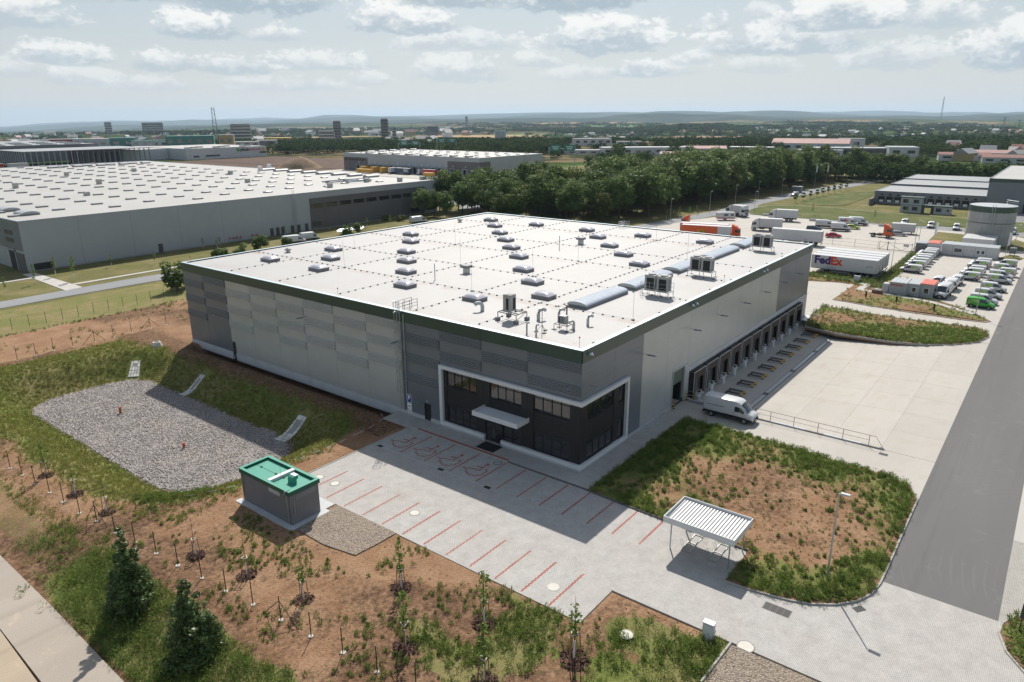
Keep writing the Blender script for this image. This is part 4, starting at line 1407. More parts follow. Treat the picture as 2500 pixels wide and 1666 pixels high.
ac_pair(24.2, 4.55, 'pair of rooftop air conditioners inside a guard rail, nearest the entrance corner', .7, rail=True)
ac_pair(38.2, 4.95, 'middle pair of rooftop air conditioners on a raised steel stand', .75, rail=False)
ac_pair(62.0, 4.95, 'pair of rooftop air conditioners nearest the far end of the dock side', .75, rail=False)
t_ = thing('rooftop_ac_unit', 'tall narrow air conditioning tower on a spread steel frame above the entrance', 'air conditioner', (4.9, 12.1, 12.45), 0, 'air conditioners on the warehouse roof')
mb = MB(); stand(mb, -.95, .95, -1.3, 1.2, 0, .95, .05)
mb.tube([(-.95, -1.3, .35), (.95, -1.3, .95)], .03, 5); mb.tube([(-.4, -1.3, .95), (-.4, 1.2, .95)], .05, 6); mb.tube([(.5, -1.3, .95), (.5, 1.2, .95)], .05, 6)
mb.build('stand', M['dksteel'], t_)
c_ = MB().cbox(-.48, .52, -.15, .85, 1.0, 2.85, .03).build('casing', M['acbox'], t_)
MB().box(-.50, -.482, .1, .42, 1.2, 2.45).build('coil_grille', M['blackpl'], c_)
MB().box(.0, .4, -.17, -.152, 1.2, 2.45).build('side_grille', M['blackpl'], c_)
MB().box(-.35, .4, 0, .7, 2.851, 2.88).build('fan_guard', M['upstand'], c_)
MB().cbox(-1.2, -.75, 1.0, 1.4, .02, .38, .03).cbox(.75, 1.2, 1.0, 1.4, .02, .38, .03).cbox(-1.2, -.75, -1.5, -1.1, .02, .38, .03).cbox(.75, 1.2, -1.5, -1.1, .02, .38, .03).build('ballast_block', M['upstand'], t_)
t_ = thing('rooftop_ac_unit', 'small single-fan air conditioner on a low steel frame near the roof corner', 'air conditioner', (5.2, 5.7, 12.45), 0, 'air conditioners on the warehouse roof')
mb = MB(); stand(mb, -.5, .5, -.85, .75, 0, .6, .035); mb.build('stand', M['dksteel'], t_)
c_ = MB().cbox(-.25, .35, -.45, .4, .64, 1.5, .03).build('casing', M['acbox'], t_)
MB().box(-.27, -.252, -.36, .16, .74, 1.4).build('fan_grille', M['upstand'], c_)
MB().box(-.27, -.252, .22, .36, .74, 1.4).build('side_grille', M['blackpl'], c_)
t_ = thing('roof_antenna', 'thin aerial mast on a ballasted tripod between the bent duct outlets', 'antenna', (3.2, 6.9, 12.45))
mb = MB().tube([(0, 0, 0), (0, 0, 2.4)], .035, 6)
for a in (0, 120, 240): mb.tube([(0, 0, .75), (.6 * math.cos(R(a)), .6 * math.sin(R(a)), .05)], .022, 5); mb.cbox(.6 * math.cos(R(a)) - .2, .6 * math.cos(R(a)) + .2, .6 * math.sin(R(a)) - .12, .6 * math.sin(R(a)) + .12, .0, .1, .02)
mb.build('mast', M['dksteel'], t_)
MB().tube([(-.3, -.2, 1.5), (.3, .2, 1.5)], .014, 5).tube([(.2, -.3, 1.42), (-.2, .3, 1.42)], .014, 5).build('aerial', M['dksteel'], t_)

# caged ladder and roof-edge rails
ld = thing('ladder_group', None, None)
bpy.data.objects.remove(ld)
LY = 24.42
mb = MB()
for y in (LY - .26, LY + .26): mb.tube([(-.28, y, .6), (-.28, y, 13.75)], .028, 6)
lad = mb.build('access_ladder', M['steel'], WH)
rg = MB()
for i in range(42): rg.tube([(-.28, LY - .26, .9 + i * .29), (-.28, LY + .26, .9 + i * .29)], .014, 5)
rg.build('rungs', M['steel'], lad)
cg_ = MB()
for i, z in enumerate((2.9, 4.1, 5.3, 6.5, 7.7, 8.9, 10.1, 11.3, 12.5, 13.75)):
    cg_.tube([(-.28 - .62 * math.sin(math.pi * j / 10), LY + .40 * math.cos(math.pi * j / 10), z) for j in range(11)], .022, 5)
for j in (1, 3, 5, 7, 9): cg_.tube([(-.28 - .62 * math.sin(math.pi * j / 10), LY + .40 * math.cos(math.pi * j / 10), 2.9) , (-.28 - .62 * math.sin(math.pi * j / 10), LY + .40 * math.cos(math.pi * j / 10), 13.75)], .014, 5)
cg_.build('ladder_cage', M['steel'], lad)
st_ = MB()
for z in (1.2, 3.4, 5.6, 7.8, 10): st_.tube([(-.28, LY - .26, z), (0, LY - .26, z)], .018, 5); st_.tube([(-.28, LY + .26, z), (0, LY + .26, z)], .018, 5)
st_.build('wall_bracket', M['steel'], lad)
MB().tube([(-.1, LY - .6, .6), (-.1, LY - .6, 12.3)], .06, 6).build('downpipe', M['steel'], WH)
gr_ = MB()
for y in (LY - .45, LY + .45):
    for z in (.35, .7, 1.1): gr_.tube([(.1, y, 12.5 + z), (2.4, y, 12.5 + z)], .022, 5)
    for x in (.1, 1.2, 2.4): gr_.tube([(x, y, 12.45), (x, y, 13.6)], .03, 5)
gr_.build('roof_guard_rail', M['dksteel'], WH)
g2 = MB()
for y in (35.3, 36.3):
    for z in (.4, .75, 1.15): g2.tube([(70.6, y, 12.5 + z), (72.9, y, 12.5 + z)], .03, 5)
    for x in (70.6, 71.8, 72.9): g2.tube([(x, y, 12.45), (x, y, 13.65)], .035, 5)
for z in (.4, .75, 1.15): g2.tube([(70.6, 35.3, 12.5 + z), (70.6, 36.3, 12.5 + z)], .03, 5)
g2.build('roof_guard_rail', M['white'], WH)
# steel stair landing at the far end of the docks
ld2 = MB().box(69.6, 73.4, -2.3, -.3, -.05, .02)
for x, y in ((69.7, -2.2), (73.3, -2.2)): ld2.box(x - .05, x + .05, y - .05, y + .05, -1.2, -.05)
lo = ld2.build('side_landing', M['steel'], WH)
mb = MB()
for z in (.5, 1.0): mb.tube([(69.6, -2.3, z), (73.4, -2.3, z), (73.4, -.3, z)], .02, 5)
for x in (69.6, 71.5, 73.4): mb.tube([(x, -2.3, 0), (x, -2.3, 1.0)], .025, 5)
mb.build('landing_rail', M['steel'], lo)

# ================================================================== NEAR OBJECTS
FC = bpy.data.objects['forecourt_paving']


def ribbon(name, pts, w, mat, parent, z=.004, jag=0.0):
    mb = MB()
    for (x0, y0), (x1, y1) in zip(pts[:-1], pts[1:]):
        L = math.hypot(x1 - x0, y1 - y0)
        a, b = (x1 - x0) / L, (y1 - y0) / L
        n = max(1, int(round(L / .2)))
        for i in range(n):
            t0, t1 = L * i / n, L * (i + 1) / n
            o = (jag if i % 2 else -jag)
            c = [(x0 + a * t - b * (s + o), y0 + b * t + a * (s + o), z) for t, s in ((t0, -w / 2), (t1, -w / 2), (t1, w / 2), (t0, w / 2))]
            mb.add(c, [(0, 1, 2, 3)])
    return mb.build(name, mat, parent)


for y in (18.42, 15.9, 13.42, 10.92, 8.44, 5.92, 3.43, .95, -1.56, -4.1, -6.62, -9.16):
    ribbon('parking_line', [(-18.3, y), (-13.7, y)], .17, M['redpaver'], FC, jag=.02)
for y in (17.36, 13.94, 10.42, 6.95, 4.47, 2.0, -.52, -2.98, -5.55, -8.07, -10.62):
    ribbon('parking_line', [(-7.55, y), (-2.8, y)], .17, M['redpaver'], FC, jag=.02)
ribbon('tactile_strip', [(-2.36, 19.9), (-2.36, 6.95)], .34, M['redpaver'], FC, z=.115)
BODY = [(-5.97, 16.89), (-6.18, 16.45), (-5.94, 16.33), (-5.69, 15.86), (-5.68, 15.07), (-4.47, 15.16)]
ARM = [(-5.11, 15.89), (-5.00, 15.24)]
HEAD = [(-4.40, 15.19), (-4.00, 15.08)]
WHL = [(-6.31, 16.14), (-6.52, 16.07), (-6.76, 15.79), (-6.93, 15.26), (-6.78, 14.70), (-6.27, 14.33), (-5.55, 14.32), (-5.21, 14.46), (-5.04, 14.71)]
for dy_ in (3.45, 0.0, -3.45, -6.95):
    sh = lambda P_: [(x, y + dy_) for x, y in P_]
    s0 = ribbon('wheelchair_symbol', sh(BODY), .17, M['redpaver'], FC, jag=.035, z=.0045)
    ribbon('symbol_arm', sh(ARM), .2, M['redpaver'], s0, z=.005)
    ribbon('symbol_head', sh(HEAD), .42, M['redpaver'], s0, z=.0052, jag=.04)
    ribbon('symbol_wheel', sh(WHL), .17, M['redpaver'], s0, z=.0048, jag=.05)
# slot drain in the forecourt with three silt trap lids
sd = thing('slot_drain', 'narrow slot drain with black lids across the shaded forecourt paving behind the wheelchair bays', 'drain')
for i in range(15):
    y = 20.0 - i * 1.0
    MB().box(-7.93, -7.88, y - .98, y, -.05, .010).box(-7.78, -7.73, y - .98, y, -.05, .010).build('channel_edge', M['plinth'], sd)
for y in (20.1, 11.3, 5.3): MB().box(-8.02, -7.62, y - .35, y + .35, -.05, .014).build('silt_trap_lid', M['blackpl'], sd)


def manhole(x, y, r, z, lab, mat='concblk'):
    t_ = thing('manhole_cover', lab, 'manhole cover', (x, y, z), 0, 'manhole covers of the forecourt')
    MB().cyl((0, 0), r + .07, -.05, .008, 24).build('frame', M['dksteel'], t_)
    MB().cyl((0, 0), r, .009, .016, 24).build('lid', M[mat], t_)
    return t_


M['ltconc'] = pm('pale_lid_concrete', (0.56, 0.54, 0.48), 0.85, var=.1, sc=2)
manhole(-16.19, 19.64, .42, 0.0, 'pale round manhole cover nearest the green roofed kiosk, left of another lid', 'ltconc')
manhole(-16.07, 17.42, .42, 0.0, 'pale round manhole cover between the first two red bay lines by the kiosk', 'ltconc')
manhole(-15.25, 7.5, .42, 0.0, 'round manhole cover in a parking bay beside the brown gravel bed', 'ltconc')
manhole(-16.42, -8.22, .45, 0.0, 'pale round manhole cover beside the last red bay line near the young trees', 'ltconc')
manhole(-3.27, 7.68, .40, 0.0, 'round brown manhole cover inside the last wheelchair bay', 'kerb')
manhole(-13.9, -21.9, .52, .004, 'large round beige manhole cover at the corner of the gravel strip', 'ltconc')
manhole(27.4, -8.55, .42, -.92, 'round manhole cover in the loading yard in front of the white van', 'concrete')
manhole(-17.84, -15.16, .42, th(-17.84, -15.16) + .2, 'white round concrete shaft lid lying in the weeds beside the grey cabinet', 'ltconc')
for (x, y, a, lab) in ((-8.9, -22.3, 0, 'dark rectangular cast-iron cover in the middle of the crossing paving'), (-5.3, -26.9, 55, 'dark road gully grate at the curved kerb of the weedy island'), (22.35, -22.9, 0, 'small dark gully grate at the end of the ramp railing')):
    t_ = thing('drain_grate', lab, 'drain grate', (x, y, 0.0), R(a))
    sx, sy = (.45, .95) if 'cast' in lab else (.28, .42)
    MB().box(-sx, sx, -sy, sy, -.05, .010).build('frame', M['dksteel'], t_)
    for i in range(4): MB().box(-sx + .05, sx - .05, -sy + .05 + i * (sy * 2 - .1) / 4 + .02, -sy + .05 + (i + 1) * (sy * 2 - .1) / 4 - .02, .011, .018).build('bar', M['blackpl'], t_)

# ---- substation kiosk
M['kwall'] = pm('grey_render', (0.185, 0.182, 0.192), 0.8, var=.06, sc=.8, dirt=.18, bump=.15)
M['kgreen'] = pm('green_roof_paint', (0.05, 0.285, 0.205), 0.5, var=.05, sc=.8, dirt=.08)
M['kgreen2'] = pm('dark_green_trim', (0.012, 0.10, 0.07), 0.45, var=.08)
KX0, KX1, KY0, KY1, KH = -23.1, -20.15, 14.35, 21.6, 2.95
ko = thing('substation_kiosk', 'small grey substation kiosk with bright green flat roof beside the parking bays', 'kiosk')
MB().box(KX0, KX1, KY0, KY1, -.3, KH).build('wall', M['kwall'], ko)
ro = MB().box(KX0 - .02, KX1 + .02, KY0 - .02, KY1 + .02, KH, KH + .08).build('roof', M['kgreen'], ko)
tr = MB()
e = .12
for a in ((KX0 - e, KX0 + .16, KY0 - e, KY1 + e), (KX1 - .16, KX1 + e, KY0 - e, KY1 + e), (KX0 + .16, KX1 - .16, KY0 - e, KY0 + .16), (KX0 + .16, KX1 - .16, KY1 - .16, KY1 + e)):
    tr.box(*a, KH - .10, KH + .30)
tr.build('roof_edge', M['kgreen2'], ro)
tp = MB()
for a in ((KX0 - e, KX0 + .16, KY0 - e, KY1 + e), (KX1 - .16, KX1 + e, KY0 - e, KY1 + e), (KX0 + .16, KX1 - .16, KY0 - e, KY0 + .16), (KX0 + .16, KX1 - .16, KY1 - .16, KY1 + e)):
    tp.box(*a, KH + .302, KH + .32)
tp.build('edge_cap', M['kgreen'], ro)
MB().box(KX0 + .17, KX1 - .17, 17.35, 17.75, KH + .082, KH + .34).build('cross_cap', M['white'], ro)
vb = MB()
prof = [(0, .0), (0, .42), (.10, .60), (.30, .70), (.62, .62), (.62, .40), (.45, .30), (.45, 0)]
vb.add([(-21.9 + u, 15.55, KH + .08 + v) for u, v in prof] + [(-21.9 + u, 16.2, KH + .08 + v) for u, v in prof],
       [tuple(range(8)), tuple(range(15, 7, -1))] + [(i, 8 + i, 8 + (i + 1) % 8, (i + 1) % 8) for i in range(8)])
v = vb.build('roof_vent', M['kgreen'], ko)
MB().box(-21.62, -21.22, 15.53, 16.22, KH + .76, KH + .79).build('vent_cap', M['white'], v)
for y in (15.9, 18.4, 20.6):
    MB().cyl((-21.6, y if y > 17 else 17.2), .10, KH + .082, KH + .16, 8).build('conductor_block', M['blackpl'], ko)
MB().tube([(-21.6, 17.9, KH + .1), (-21.6, 21.5, KH + .12)], .012, 4).tube([(-21.7, 17.5, KH + .34), (-21.7, 17.5, KH + 1.5)], .012, 4).build('lightning_rod', M['dksteel'], ko)
for y in (14.62, 21.4):
    MB().tube([(KX0 - .14, y, KH - .1), (KX0 - .08, y, .35), (KX0 - .3, y, .1)], .045, 7).build('downpipe', M['steel'], ko)
MB().tube([(KX0 + .2, 14.55, KH + .42), (KX0 - .25, 14.7, KH + .28), (KX0 - .3, 14.7, KH + .05)], .03, 6).build('cable_pipe', M['white'], ko)
MB().tube([(KX0 + .35, KY0 - .06, 2.3), (KX0 + .35, KY0 - .06, .8)], .03, 6).build('cable_pipe', M['steel'], ko)
MB().box(KX0 - .02, KX0, 15.8, 17.4, 2.35, 2.72).build('vent_louvre', M['plinth'], ko)
MB().box(KX0 + .55, KX1 - .3, KY0 - .02, KY0, 2.25, 2.72).build('vent_louvre', M['dgrey2'], ko)
ap = MB().box(KX0 - .62, KX0 - .001, KY0 - .62, KY1 + .5, -.35, .03).box(KX0, KX1 + .55, KY0 - .62, KY0 - .001, -.35, .03).box(KX1 + .001, -18.55, KY0, KY1 + .1, -.35, .025)
ap.build('apron', M['plinth'], ko)

# ---- bicycle shelter with two racks
bs = thing('bicycle_shelter', 'white flat-roofed bicycle shelter on angled steel legs at the edge of the weedy island', 'shelter')
bx0, bx1, by0, by1, bz = -7.0, -3.05, -18.2, -12.35, 2.62
MB().box(bx0, bx0 + .05, by0, by1, bz - .12, bz + .40).box(bx1 - .05, bx1, by0, by1, bz - .12, bz + .40).box(bx0 + .05, bx1 - .05, by0, by0 + .05, bz - .12, bz + .40).box(bx0 + .05, bx1 - .05, by1 - .05, by1, bz - .12, bz + .40).build('roof_edge', M['white'], bs)
M['corr'] = pm('ribbed_white_sheet', (0.52, 0.525, 0.52), 0.5, 0.1, var=.04)
mb = MB()
n = 22
for i in range(n):
    y0 = by0 + .052 + (by1 - by0 - .104) * i / n; d = (by1 - by0 - .104) / n
    pr = [(y0, .02), (y0 + d * .26, .02), (y0 + d * .36, .11), (y0 + d * .9, .11), (y0 + d, .02)]
    mb.add([(bx0 + .052, a, bz + .0 + b) for a, b in pr] + [(bx1 - .052, a, bz + .1 + b) for a, b in pr], [(j, 5 + j, 6 + j, j + 1)[::-1] for j in range(4)])
mb.build('corrugated_roof', M['corr'], bs)
for x, y in ((bx0 + .55, by0 + .5), (bx0 + .55, by1 - .5), (bx1 - .35, by0 + .5), (bx1 - .35, by1 - .5)):
    dx_ = -.28 if x < -5 else .25
    MB().box(x - .06, x + .06, y - .06, y + .06, .0, .02).tube([(x, y, 0), (x, y, bz - .1)], .055, 8).build('post', M['steel'], bs)
MB().box(bx0 + .06, bx1 - .06, by0 + .45, by0 + .55, bz - .12, bz - .02).box(bx0 + .06, bx1 - .06, by1 - .55, by1 - .45, bz - .12, bz - .02).build('beam', M['steel'], bs)
for yc, lab in ((-14.05, 'steel bicycle rack under the white shelter, the one nearer the warehouse'), (-16.25, 'steel bicycle rack under the white shelter, beside the meadow end')):
    t_ = thing('bicycle_rack', lab, 'bicycle rack', (-4.85, yc, 0), 0, 'racks under the bicycle shelter')
    MB().tube([(-1.35, -.34, .04), (1.35, -.34, .04), (1.35, .34, .04), (-1.35, .34, .04)], .035, 6, close=True).tube([(0, -.34, .04), (0, .34, .04)], .03, 6).build('base_frame', M['steel'], t_)
    for i in range(4):
        x = -1.05 + .7 * i
        s_ = -1 if i % 2 else 1
        MB().tube([(x, s_ * .34, .04), (x, s_ * .62, .62), (x + .32, s_ * .62, .62), (x + .32, s_ * .34, .04)], .018, 6).build('hoop', M['steel'], t_)

# ---- street lamps
def street_lamp(x, y, h, lab, arm=True, z=0.0):
    t_ = thing('street_lamp', lab, 'street lamp', (x, y, z), 0, 'street lamps of the site')
    MB().tube([(0, 0, 0), (0, 0, 1.2), (0, 0, h)], [.085, .075, .045], 8).build('pole', M['steel'], t_)
    MB().tube([(0, 0, h), (-.08, -.12, h + .05)], .03, 6).add([(-.16, -.06, h + .0), (.16, -.06, h + .02), (.12, -.78, h + .08), (-.20, -.78, h + .06), (-.12, -.1, h + .12), (.12, -.1, h + .13), (.08, -.72, h + .15), (-.15, -.72, h + .14)],
        [(3, 2, 1, 0), (4, 5, 6, 7), (0, 1, 5, 4), (1, 2, 6, 5), (2, 3, 7, 6), (3, 0, 4, 7)]).build('lamp_head', M['plinthw'], t_)
    return t_


street_lamp(-3.39, -24.18, 7.3, 'tall slim street lamp standing in the weedy island near the road crossing', z=.12)

# ---- parking sign by the side door
ps = thing('parking_sign', 'blue parking sign with white plates on a thin post by the side door', 'sign', (-2.05, 21.35, .11))
MB().tube([(0, 0, 0), (0, 0, 3.6)], .03, 6).build('post', M['steel'], ps)
M['blue'] = pm('sign_blue', (0.02, 0.06, 0.30), 0.4, var=.05)
M['signwhite'] = pm('sign_white', (0.75, 0.75, 0.75), 0.4, var=.03)
b1 = MB().box(-.055, -.035, -.30, .30, 2.75, 3.65).build('blue_plate', M['blue'], ps)
MB().box(-.060, -.056, -.34, .34, 2.70, 2.75).box(-.060, -.056, -.34, .34, 3.65, 3.70).box(-.060, -.056, -.34, -.30, 2.75, 3.65).box(-.060, -.056, .30, .34, 2.75, 3.65).build('white_border', M['signwhite'], b1)
w1 = MB().box(-.055, -.035, -.32, .32, 1.95, 2.62).build('white_plate', M['signwhite'], ps)
w2 = MB().box(-.055, -.035, -.32, .32, 1.50, 1.88).build('white_plate', M['signwhite'], ps)


FACE_NEGX = (R(90), 0, R(-90))                              # lettering read from the -X side
text('P', .66, (-.064, 0, 3.28), FACE_NEGX, M['signwhite'], b1)
text('4x', .34, (-.064, 0, 2.28), FACE_NEGX, M['blackpl'], w1)
MB().box(-.060, -.056, -.24, .24, 1.60, 1.65).box(-.060, -.056, -.24, .24, 1.72, 1.77).build('text_line', M['blackpl'], w2)

# ---- meter cabinet, right island sign
mc = thing('meter_cabinet', 'slim light grey electrical cabinet standing in weeds at the paving edge', 'cabinet', (-14.65, -19.6, 0), R(3))
MB().cbox(-.22, .22, -.36, .36, -.1, 1.25, .02).build('cabinet_body', M['plinthw'], mc)
MB().box(-.235, -.222, -.32, .32, .12, 1.15).build('door', M['white'], mc)
MB().cbox(-.26, .26, -.40, .40, 1.25, 1.31, .02).build('cabinet_cap', M['white'], mc)
sg = thing('information_board', 'dark information board on a post in the small kerbed bed by the crossing', 'sign', (-1.45, -36.05, .1))
MB().tube([(0, 0, 0), (0, 0, 1.1)], .045, 6).build('post', M['dksteel'], sg)
MB().box(-.05, .03, -.7, .12, 1.1, 2.2).build('board', M['dksteel'], sg)

# ---- bollards at the drive-in door
for i, (x, y, lab) in enumerate(((20.05, -.5, 'black and yellow bollard left of the open roller door'), (23.7, -.5, 'black and yellow bollard right of the open roller door, outside'), (20.9, .62, 'black and yellow bollard standing inside the roller door opening'), (24.3, -1.1, 'black and yellow bollard beside the short yard railing'))):
    t_ = thing('bollard', lab, 'bollard', (x, y, .0), 0, 'bollards at the roller door')
    MB().cyl((0, 0), .085, 0, 1.1, 10).build('post', M['yellow'], t_)
    for z in (.15, .50, .85): MB().cyl((0, 0), .09, z, z + .17, 10).build('black_band', M['blackpl'], t_)

# ---- ramp wall and railing
rw = thing('ramp_railing', 'long thin steel railing on a low wall beside the ramp down to the docks', 'railing')
mb = MB()
for i in range(10):
    y0, y1 = -22.4 + i * 1.93, -22.4 + (i + 1) * 1.93
    mb = MB().box(23.38, 23.66, y0 + .01, y1 - .01, -1.6, .16)
    mb.build('kerb_wall', M['plinth'] if i % 3 else M['kerb'], rw)
MB().tube([(23.52, -22.75, .08), (23.52, -22.3, .16)], .09, 6).build('wall_end', M['plinth'], rw)
for y in (-21.2, -18.6, -16.0, -13.4, -10.8, -8.2, -5.6, -3.2):
    MB().tube([(23.52, y, .15), (23.52, y, 1.25)], .03, 6).build('post', M['dksteel'], rw)
MB().tube([(23.52, -22.6, .16), (23.52, -21.8, 1.25), (23.52, -3.2, 1.25)], .024, 6).build('handrail', M['dksteel'], rw)
MB().tube([(23.52, -21.2, .70), (23.52, -3.2, .70)], .018, 6).build('mid_rail', M['dksteel'], rw)
r2_ = thing('short_railing', 'short steel railing between the roller door and the first dock', 'railing')
MB().box(24.2, 24.45, -3.6, -.15, -1.5, .10).build('kerb_wall', M['plinth'], r2_)
for z in (.6, 1.1): MB().tube([(24.3, -3.5, z), (24.3, -.2, z)], .025, 6).build('rail', M['steel'], r2_)
for y in (-3.5, -1.9, -.2): MB().tube([(24.3, y, .1), (24.3, y, 1.1)], .03, 6).build('post', M['steel'], r2_)

# ---- basin: stone flumes, red pipes, well ring
M['stone'] = pm('pale_stone_paving', (0.60, 0.585, 0.55), 0.85, var=.14, sc=2.5, orand=.25, dirt=.25)
M['mortar'] = pm('flume_mortar', (0.30, 0.285, 0.26), 0.9, var=.15)


def flume(p0, p1, w0, w1, lab, slot=True):
    """paved chute down the bank, stone by stone, following the slope"""
    t_ = thing('stone_flume', lab, 'drainage chute', (0, 0, 0), 0, 'stone chutes of the gravel basin')
    L = math.hypot(p1[0] - p0[0], p1[1] - p0[1]); a, b = (p1[0] - p0[0]) / L, (p1[1] - p0[1]) / L
    n = max(3, int(L / .5))
    bed_ = MB()
    prev = None
    stones = []
    for i in range(n + 1):
        t = i / n
        w = (w0 + (w1 - w0) * t) * (1 - (max(0, t - .8) / .2) ** 2 * .65)
        x, y = p0[0] + a * L * t, p0[1] + b * L * t
        z = th(x, y) + .10
        cur = [(x - b * w / 2, y + a * w / 2, z), (x + b * w / 2, y - a * w / 2, z)]
        if prev: bed_.add(prev + cur, [(0, 1, 3, 2)])
        prev = cur
        if i < n:
            for k in (0, 1, 2, 3):
                if slot and k in (1, 2) and 2 < i < n - 1: continue
                s0, s1 = -w / 2 + w * k / 4, -w / 2 + w * (k + 1) / 4
                stones.append((t, s0, s1))
    bed_.build('flume_bed', M['mortar'], t_)
    for t, s0, s1 in stones:
        g = .04
        t0, t1 = t + g / L, t + 1 / n - g / L
        q_ = []
        for tt, ss in ((t0, s0 + g), (t1, s0 + g), (t1, s1 - g), (t0, s1 - g)):
            x, y = p0[0] + a * L * tt + b * ss + random.uniform(-.03, .03), p0[1] + b * L * tt - a * ss + random.uniform(-.03, .03)
            q_.append((x, y, th(p0[0] + a * L * tt, p0[1] + b * L * tt) + .17 + random.uniform(-.02, .02)))
        lo = [(x, y, z - .15) for x, y, z in q_]
        MB().add(q_ + lo, [(0, 1, 2, 3)[::-1], (0, 1, 5, 4), (1, 2, 6, 5), (2, 3, 7, 6), (3, 0, 4, 7)]).build('stone', M['stone'], t_)


flume((-10.29, 70.56), (-8.64, 72.63), 1.5, 1.2, 'short pale stone chute at the sunny far corner of the gravel basin')
flume((-9.57, 58.30), (-5.78, 59.14), 1.15, .9, 'long narrow stone chute on the shaded bank in the middle of the basin')
flume((-10.20, 35.19), (-6.27, 35.64), 1.7, 1.5, 'long wide stone chute on the shaded bank nearest the kiosk')
M['orange'] = pm('orange_pipe', (0.42, 0.10, 0.045), 0.5, var=.12)
for (x, y, lab) in ((-17.61, 58.69, 'orange pipe stub standing in the gravel basin, the farther and taller one'), (-17.94, 42.43, 'orange pipe stub standing in the gravel basin, the nearer one')):
    t_ = thing('pipe_stub', lab, 'pipe', (x, y, -2.86), 0, 'pipe stubs in the gravel basin')
    MB().cyl((0, 0), .15, 0, .8 if y > 50 else .55, 12).build('pipe', M['orange'], t_)
    MB().cyl((0, 0), .18, .8 if y > 50 else .55, .9 if y > 50 else .65, 12).build('pipe_cap', M['orange'], t_)
t_ = thing('concrete_shaft', 'pale conical concrete shaft ring on the dark soil by the warehouse corner', 'concrete ring', (-4.6, 74.0, th(-4.6, 74) - .05))
MB().cyl((0, 0), .85, 0, .75, 20, r1=.55).build('shaft_cone', M['ltconc'], t_)
MB().cyl((0, 0), .38, .751, .77, 16).build('dark_shaft_disc', M['blackpl'], t_)  # black disc on the solid cone, standing in for the dark shaft

# ---- barrier tape along the bank
tape = [(-1.2, 27.5), (-3.2, 24.6), (-7.4, 23.9), (-14.6, 23.9), (-19.0, 23.9), (-24.0, 24.5), (-27.0, 27.0)]
tb = thing('barrier_tape', 'thin red and white barrier tape strung on low pegs along the basin rim', 'barrier tape')
for i in range(len(tape) - 1):
    a, b = tape[i], tape[i + 1]
    n = max(2, int(math.hypot(b[0] - a[0], b[1] - a[1]) / .8))
    for k in range(n):
        p = [(a[0] + (b[0] - a[0]) * t_k / n, a[1] + (b[1] - a[1]) * t_k / n) for t_k in (k, k + 1)]
        h = [.42 - .14 * math.sin(math.pi * t_k / n) for t_k in (k, k + 1)]
        MB().tube([(p[0][0], p[0][1], th(*p[0]) + h[0]), (p[1][0], p[1][1], th(*p[1]) + h[1])], .018, 4).build('tape_piece', M['red'] if k % 2 else M['signwhite'], tb)
for p in tape:
    MB().tube([(p[0], p[1], th(*p) - .1), (p[0], p[1], th(*p) + .5)], .02, 5).build('peg', M['dksteel'], tb)

# ---- fences
M['fence'] = pm('dark_fence_steel', (0.030, 0.032, 0.028), 0.55, 0.2, var=.15)


def fence(pts, lab, h=2.0, brace=(), footing=True, zoff=0.0):
    t_ = thing('wire_fence', lab, 'fence')
    pm_ = None
    top = []
    for i, (x, y) in enumerate(pts):
        z = th(x, y) + zoff
        o = MB().tube([(0, 0, -.1), (0, 0, h)], .035, 6).mesh('post', M['fence']) if pm_ is None else pm_
        pm_ = o
        po = link('post', o, t_, (x, y, z))
        if footing:
            MB().cyl((random.uniform(-.03, .03), random.uniform(-.03, .03)), random.uniform(.13, .19), -.06, .05, 9).build('footing', M['ltconc'], po)
        top.append((x, y, z))
        if i in brace:
            for j in (i - 1, i + 1):
                if 0 <= j < len(pts):
                    bx_, by_ = x + (pts[j][0] - x) * .55, y + (pts[j][1] - y) * .55
                    MB().tube([(0, 0, h * .82), (bx_ - x, by_ - y, th(bx_, by_) - z)], .028, 6).build('brace', M['fence'], po)
    for zz in (.15, h * .5, h * .95):
        MB().tube([(x, y, z + zz) for x, y, z in top], .007, 3).build('tension_wire', M['fence'], t_)
    return t_


fence([(-33.95, 52.0), (-33.85, 49.1), (-33.77, 46.19), (-33.69, 43.29), (-33.61, 40.32), (-33.46, 37.39), (-33.4, 34.39), (-33.27, 31.43), (-33.06, 28.46), (-32.86, 25.55), (-32.57, 22.65), (-32.28, 19.7), (-32.06, 16.72), (-31.8, 13.74), (-31.55, 10.79), (-31.27, 7.77), (-31.0, 4.82), (-30.73, 1.81), (-30.49, -1.19), (-30.21, -4.2), (-29.76, -7.2), (-29.4, -10.2)],
      'long dark wire fence on slim posts along the brown bank above the farm road', brace=(8, 16))
fence([(-15.2 - 2.55 * k, 84.4 - .35 * max(0, k - 0)) for k in range(6, -1, -1)] + [(-12.6, 84.1), (-9.4, 84.1), (-6.5, 84.2), (-3.5, 84.5), (-.35, 84.6), (2.4, 84.6)], 'dark wire fence between the tilled soil strip and the basin grass', brace=(8, 11), footing=True)
fence([(-22.5 + 2.6 * k, 102.2 + .02 * k) for k in range(15)], 'dark wire fence on the dry lawn beside the bare soil track', footing=False, zoff=.05)

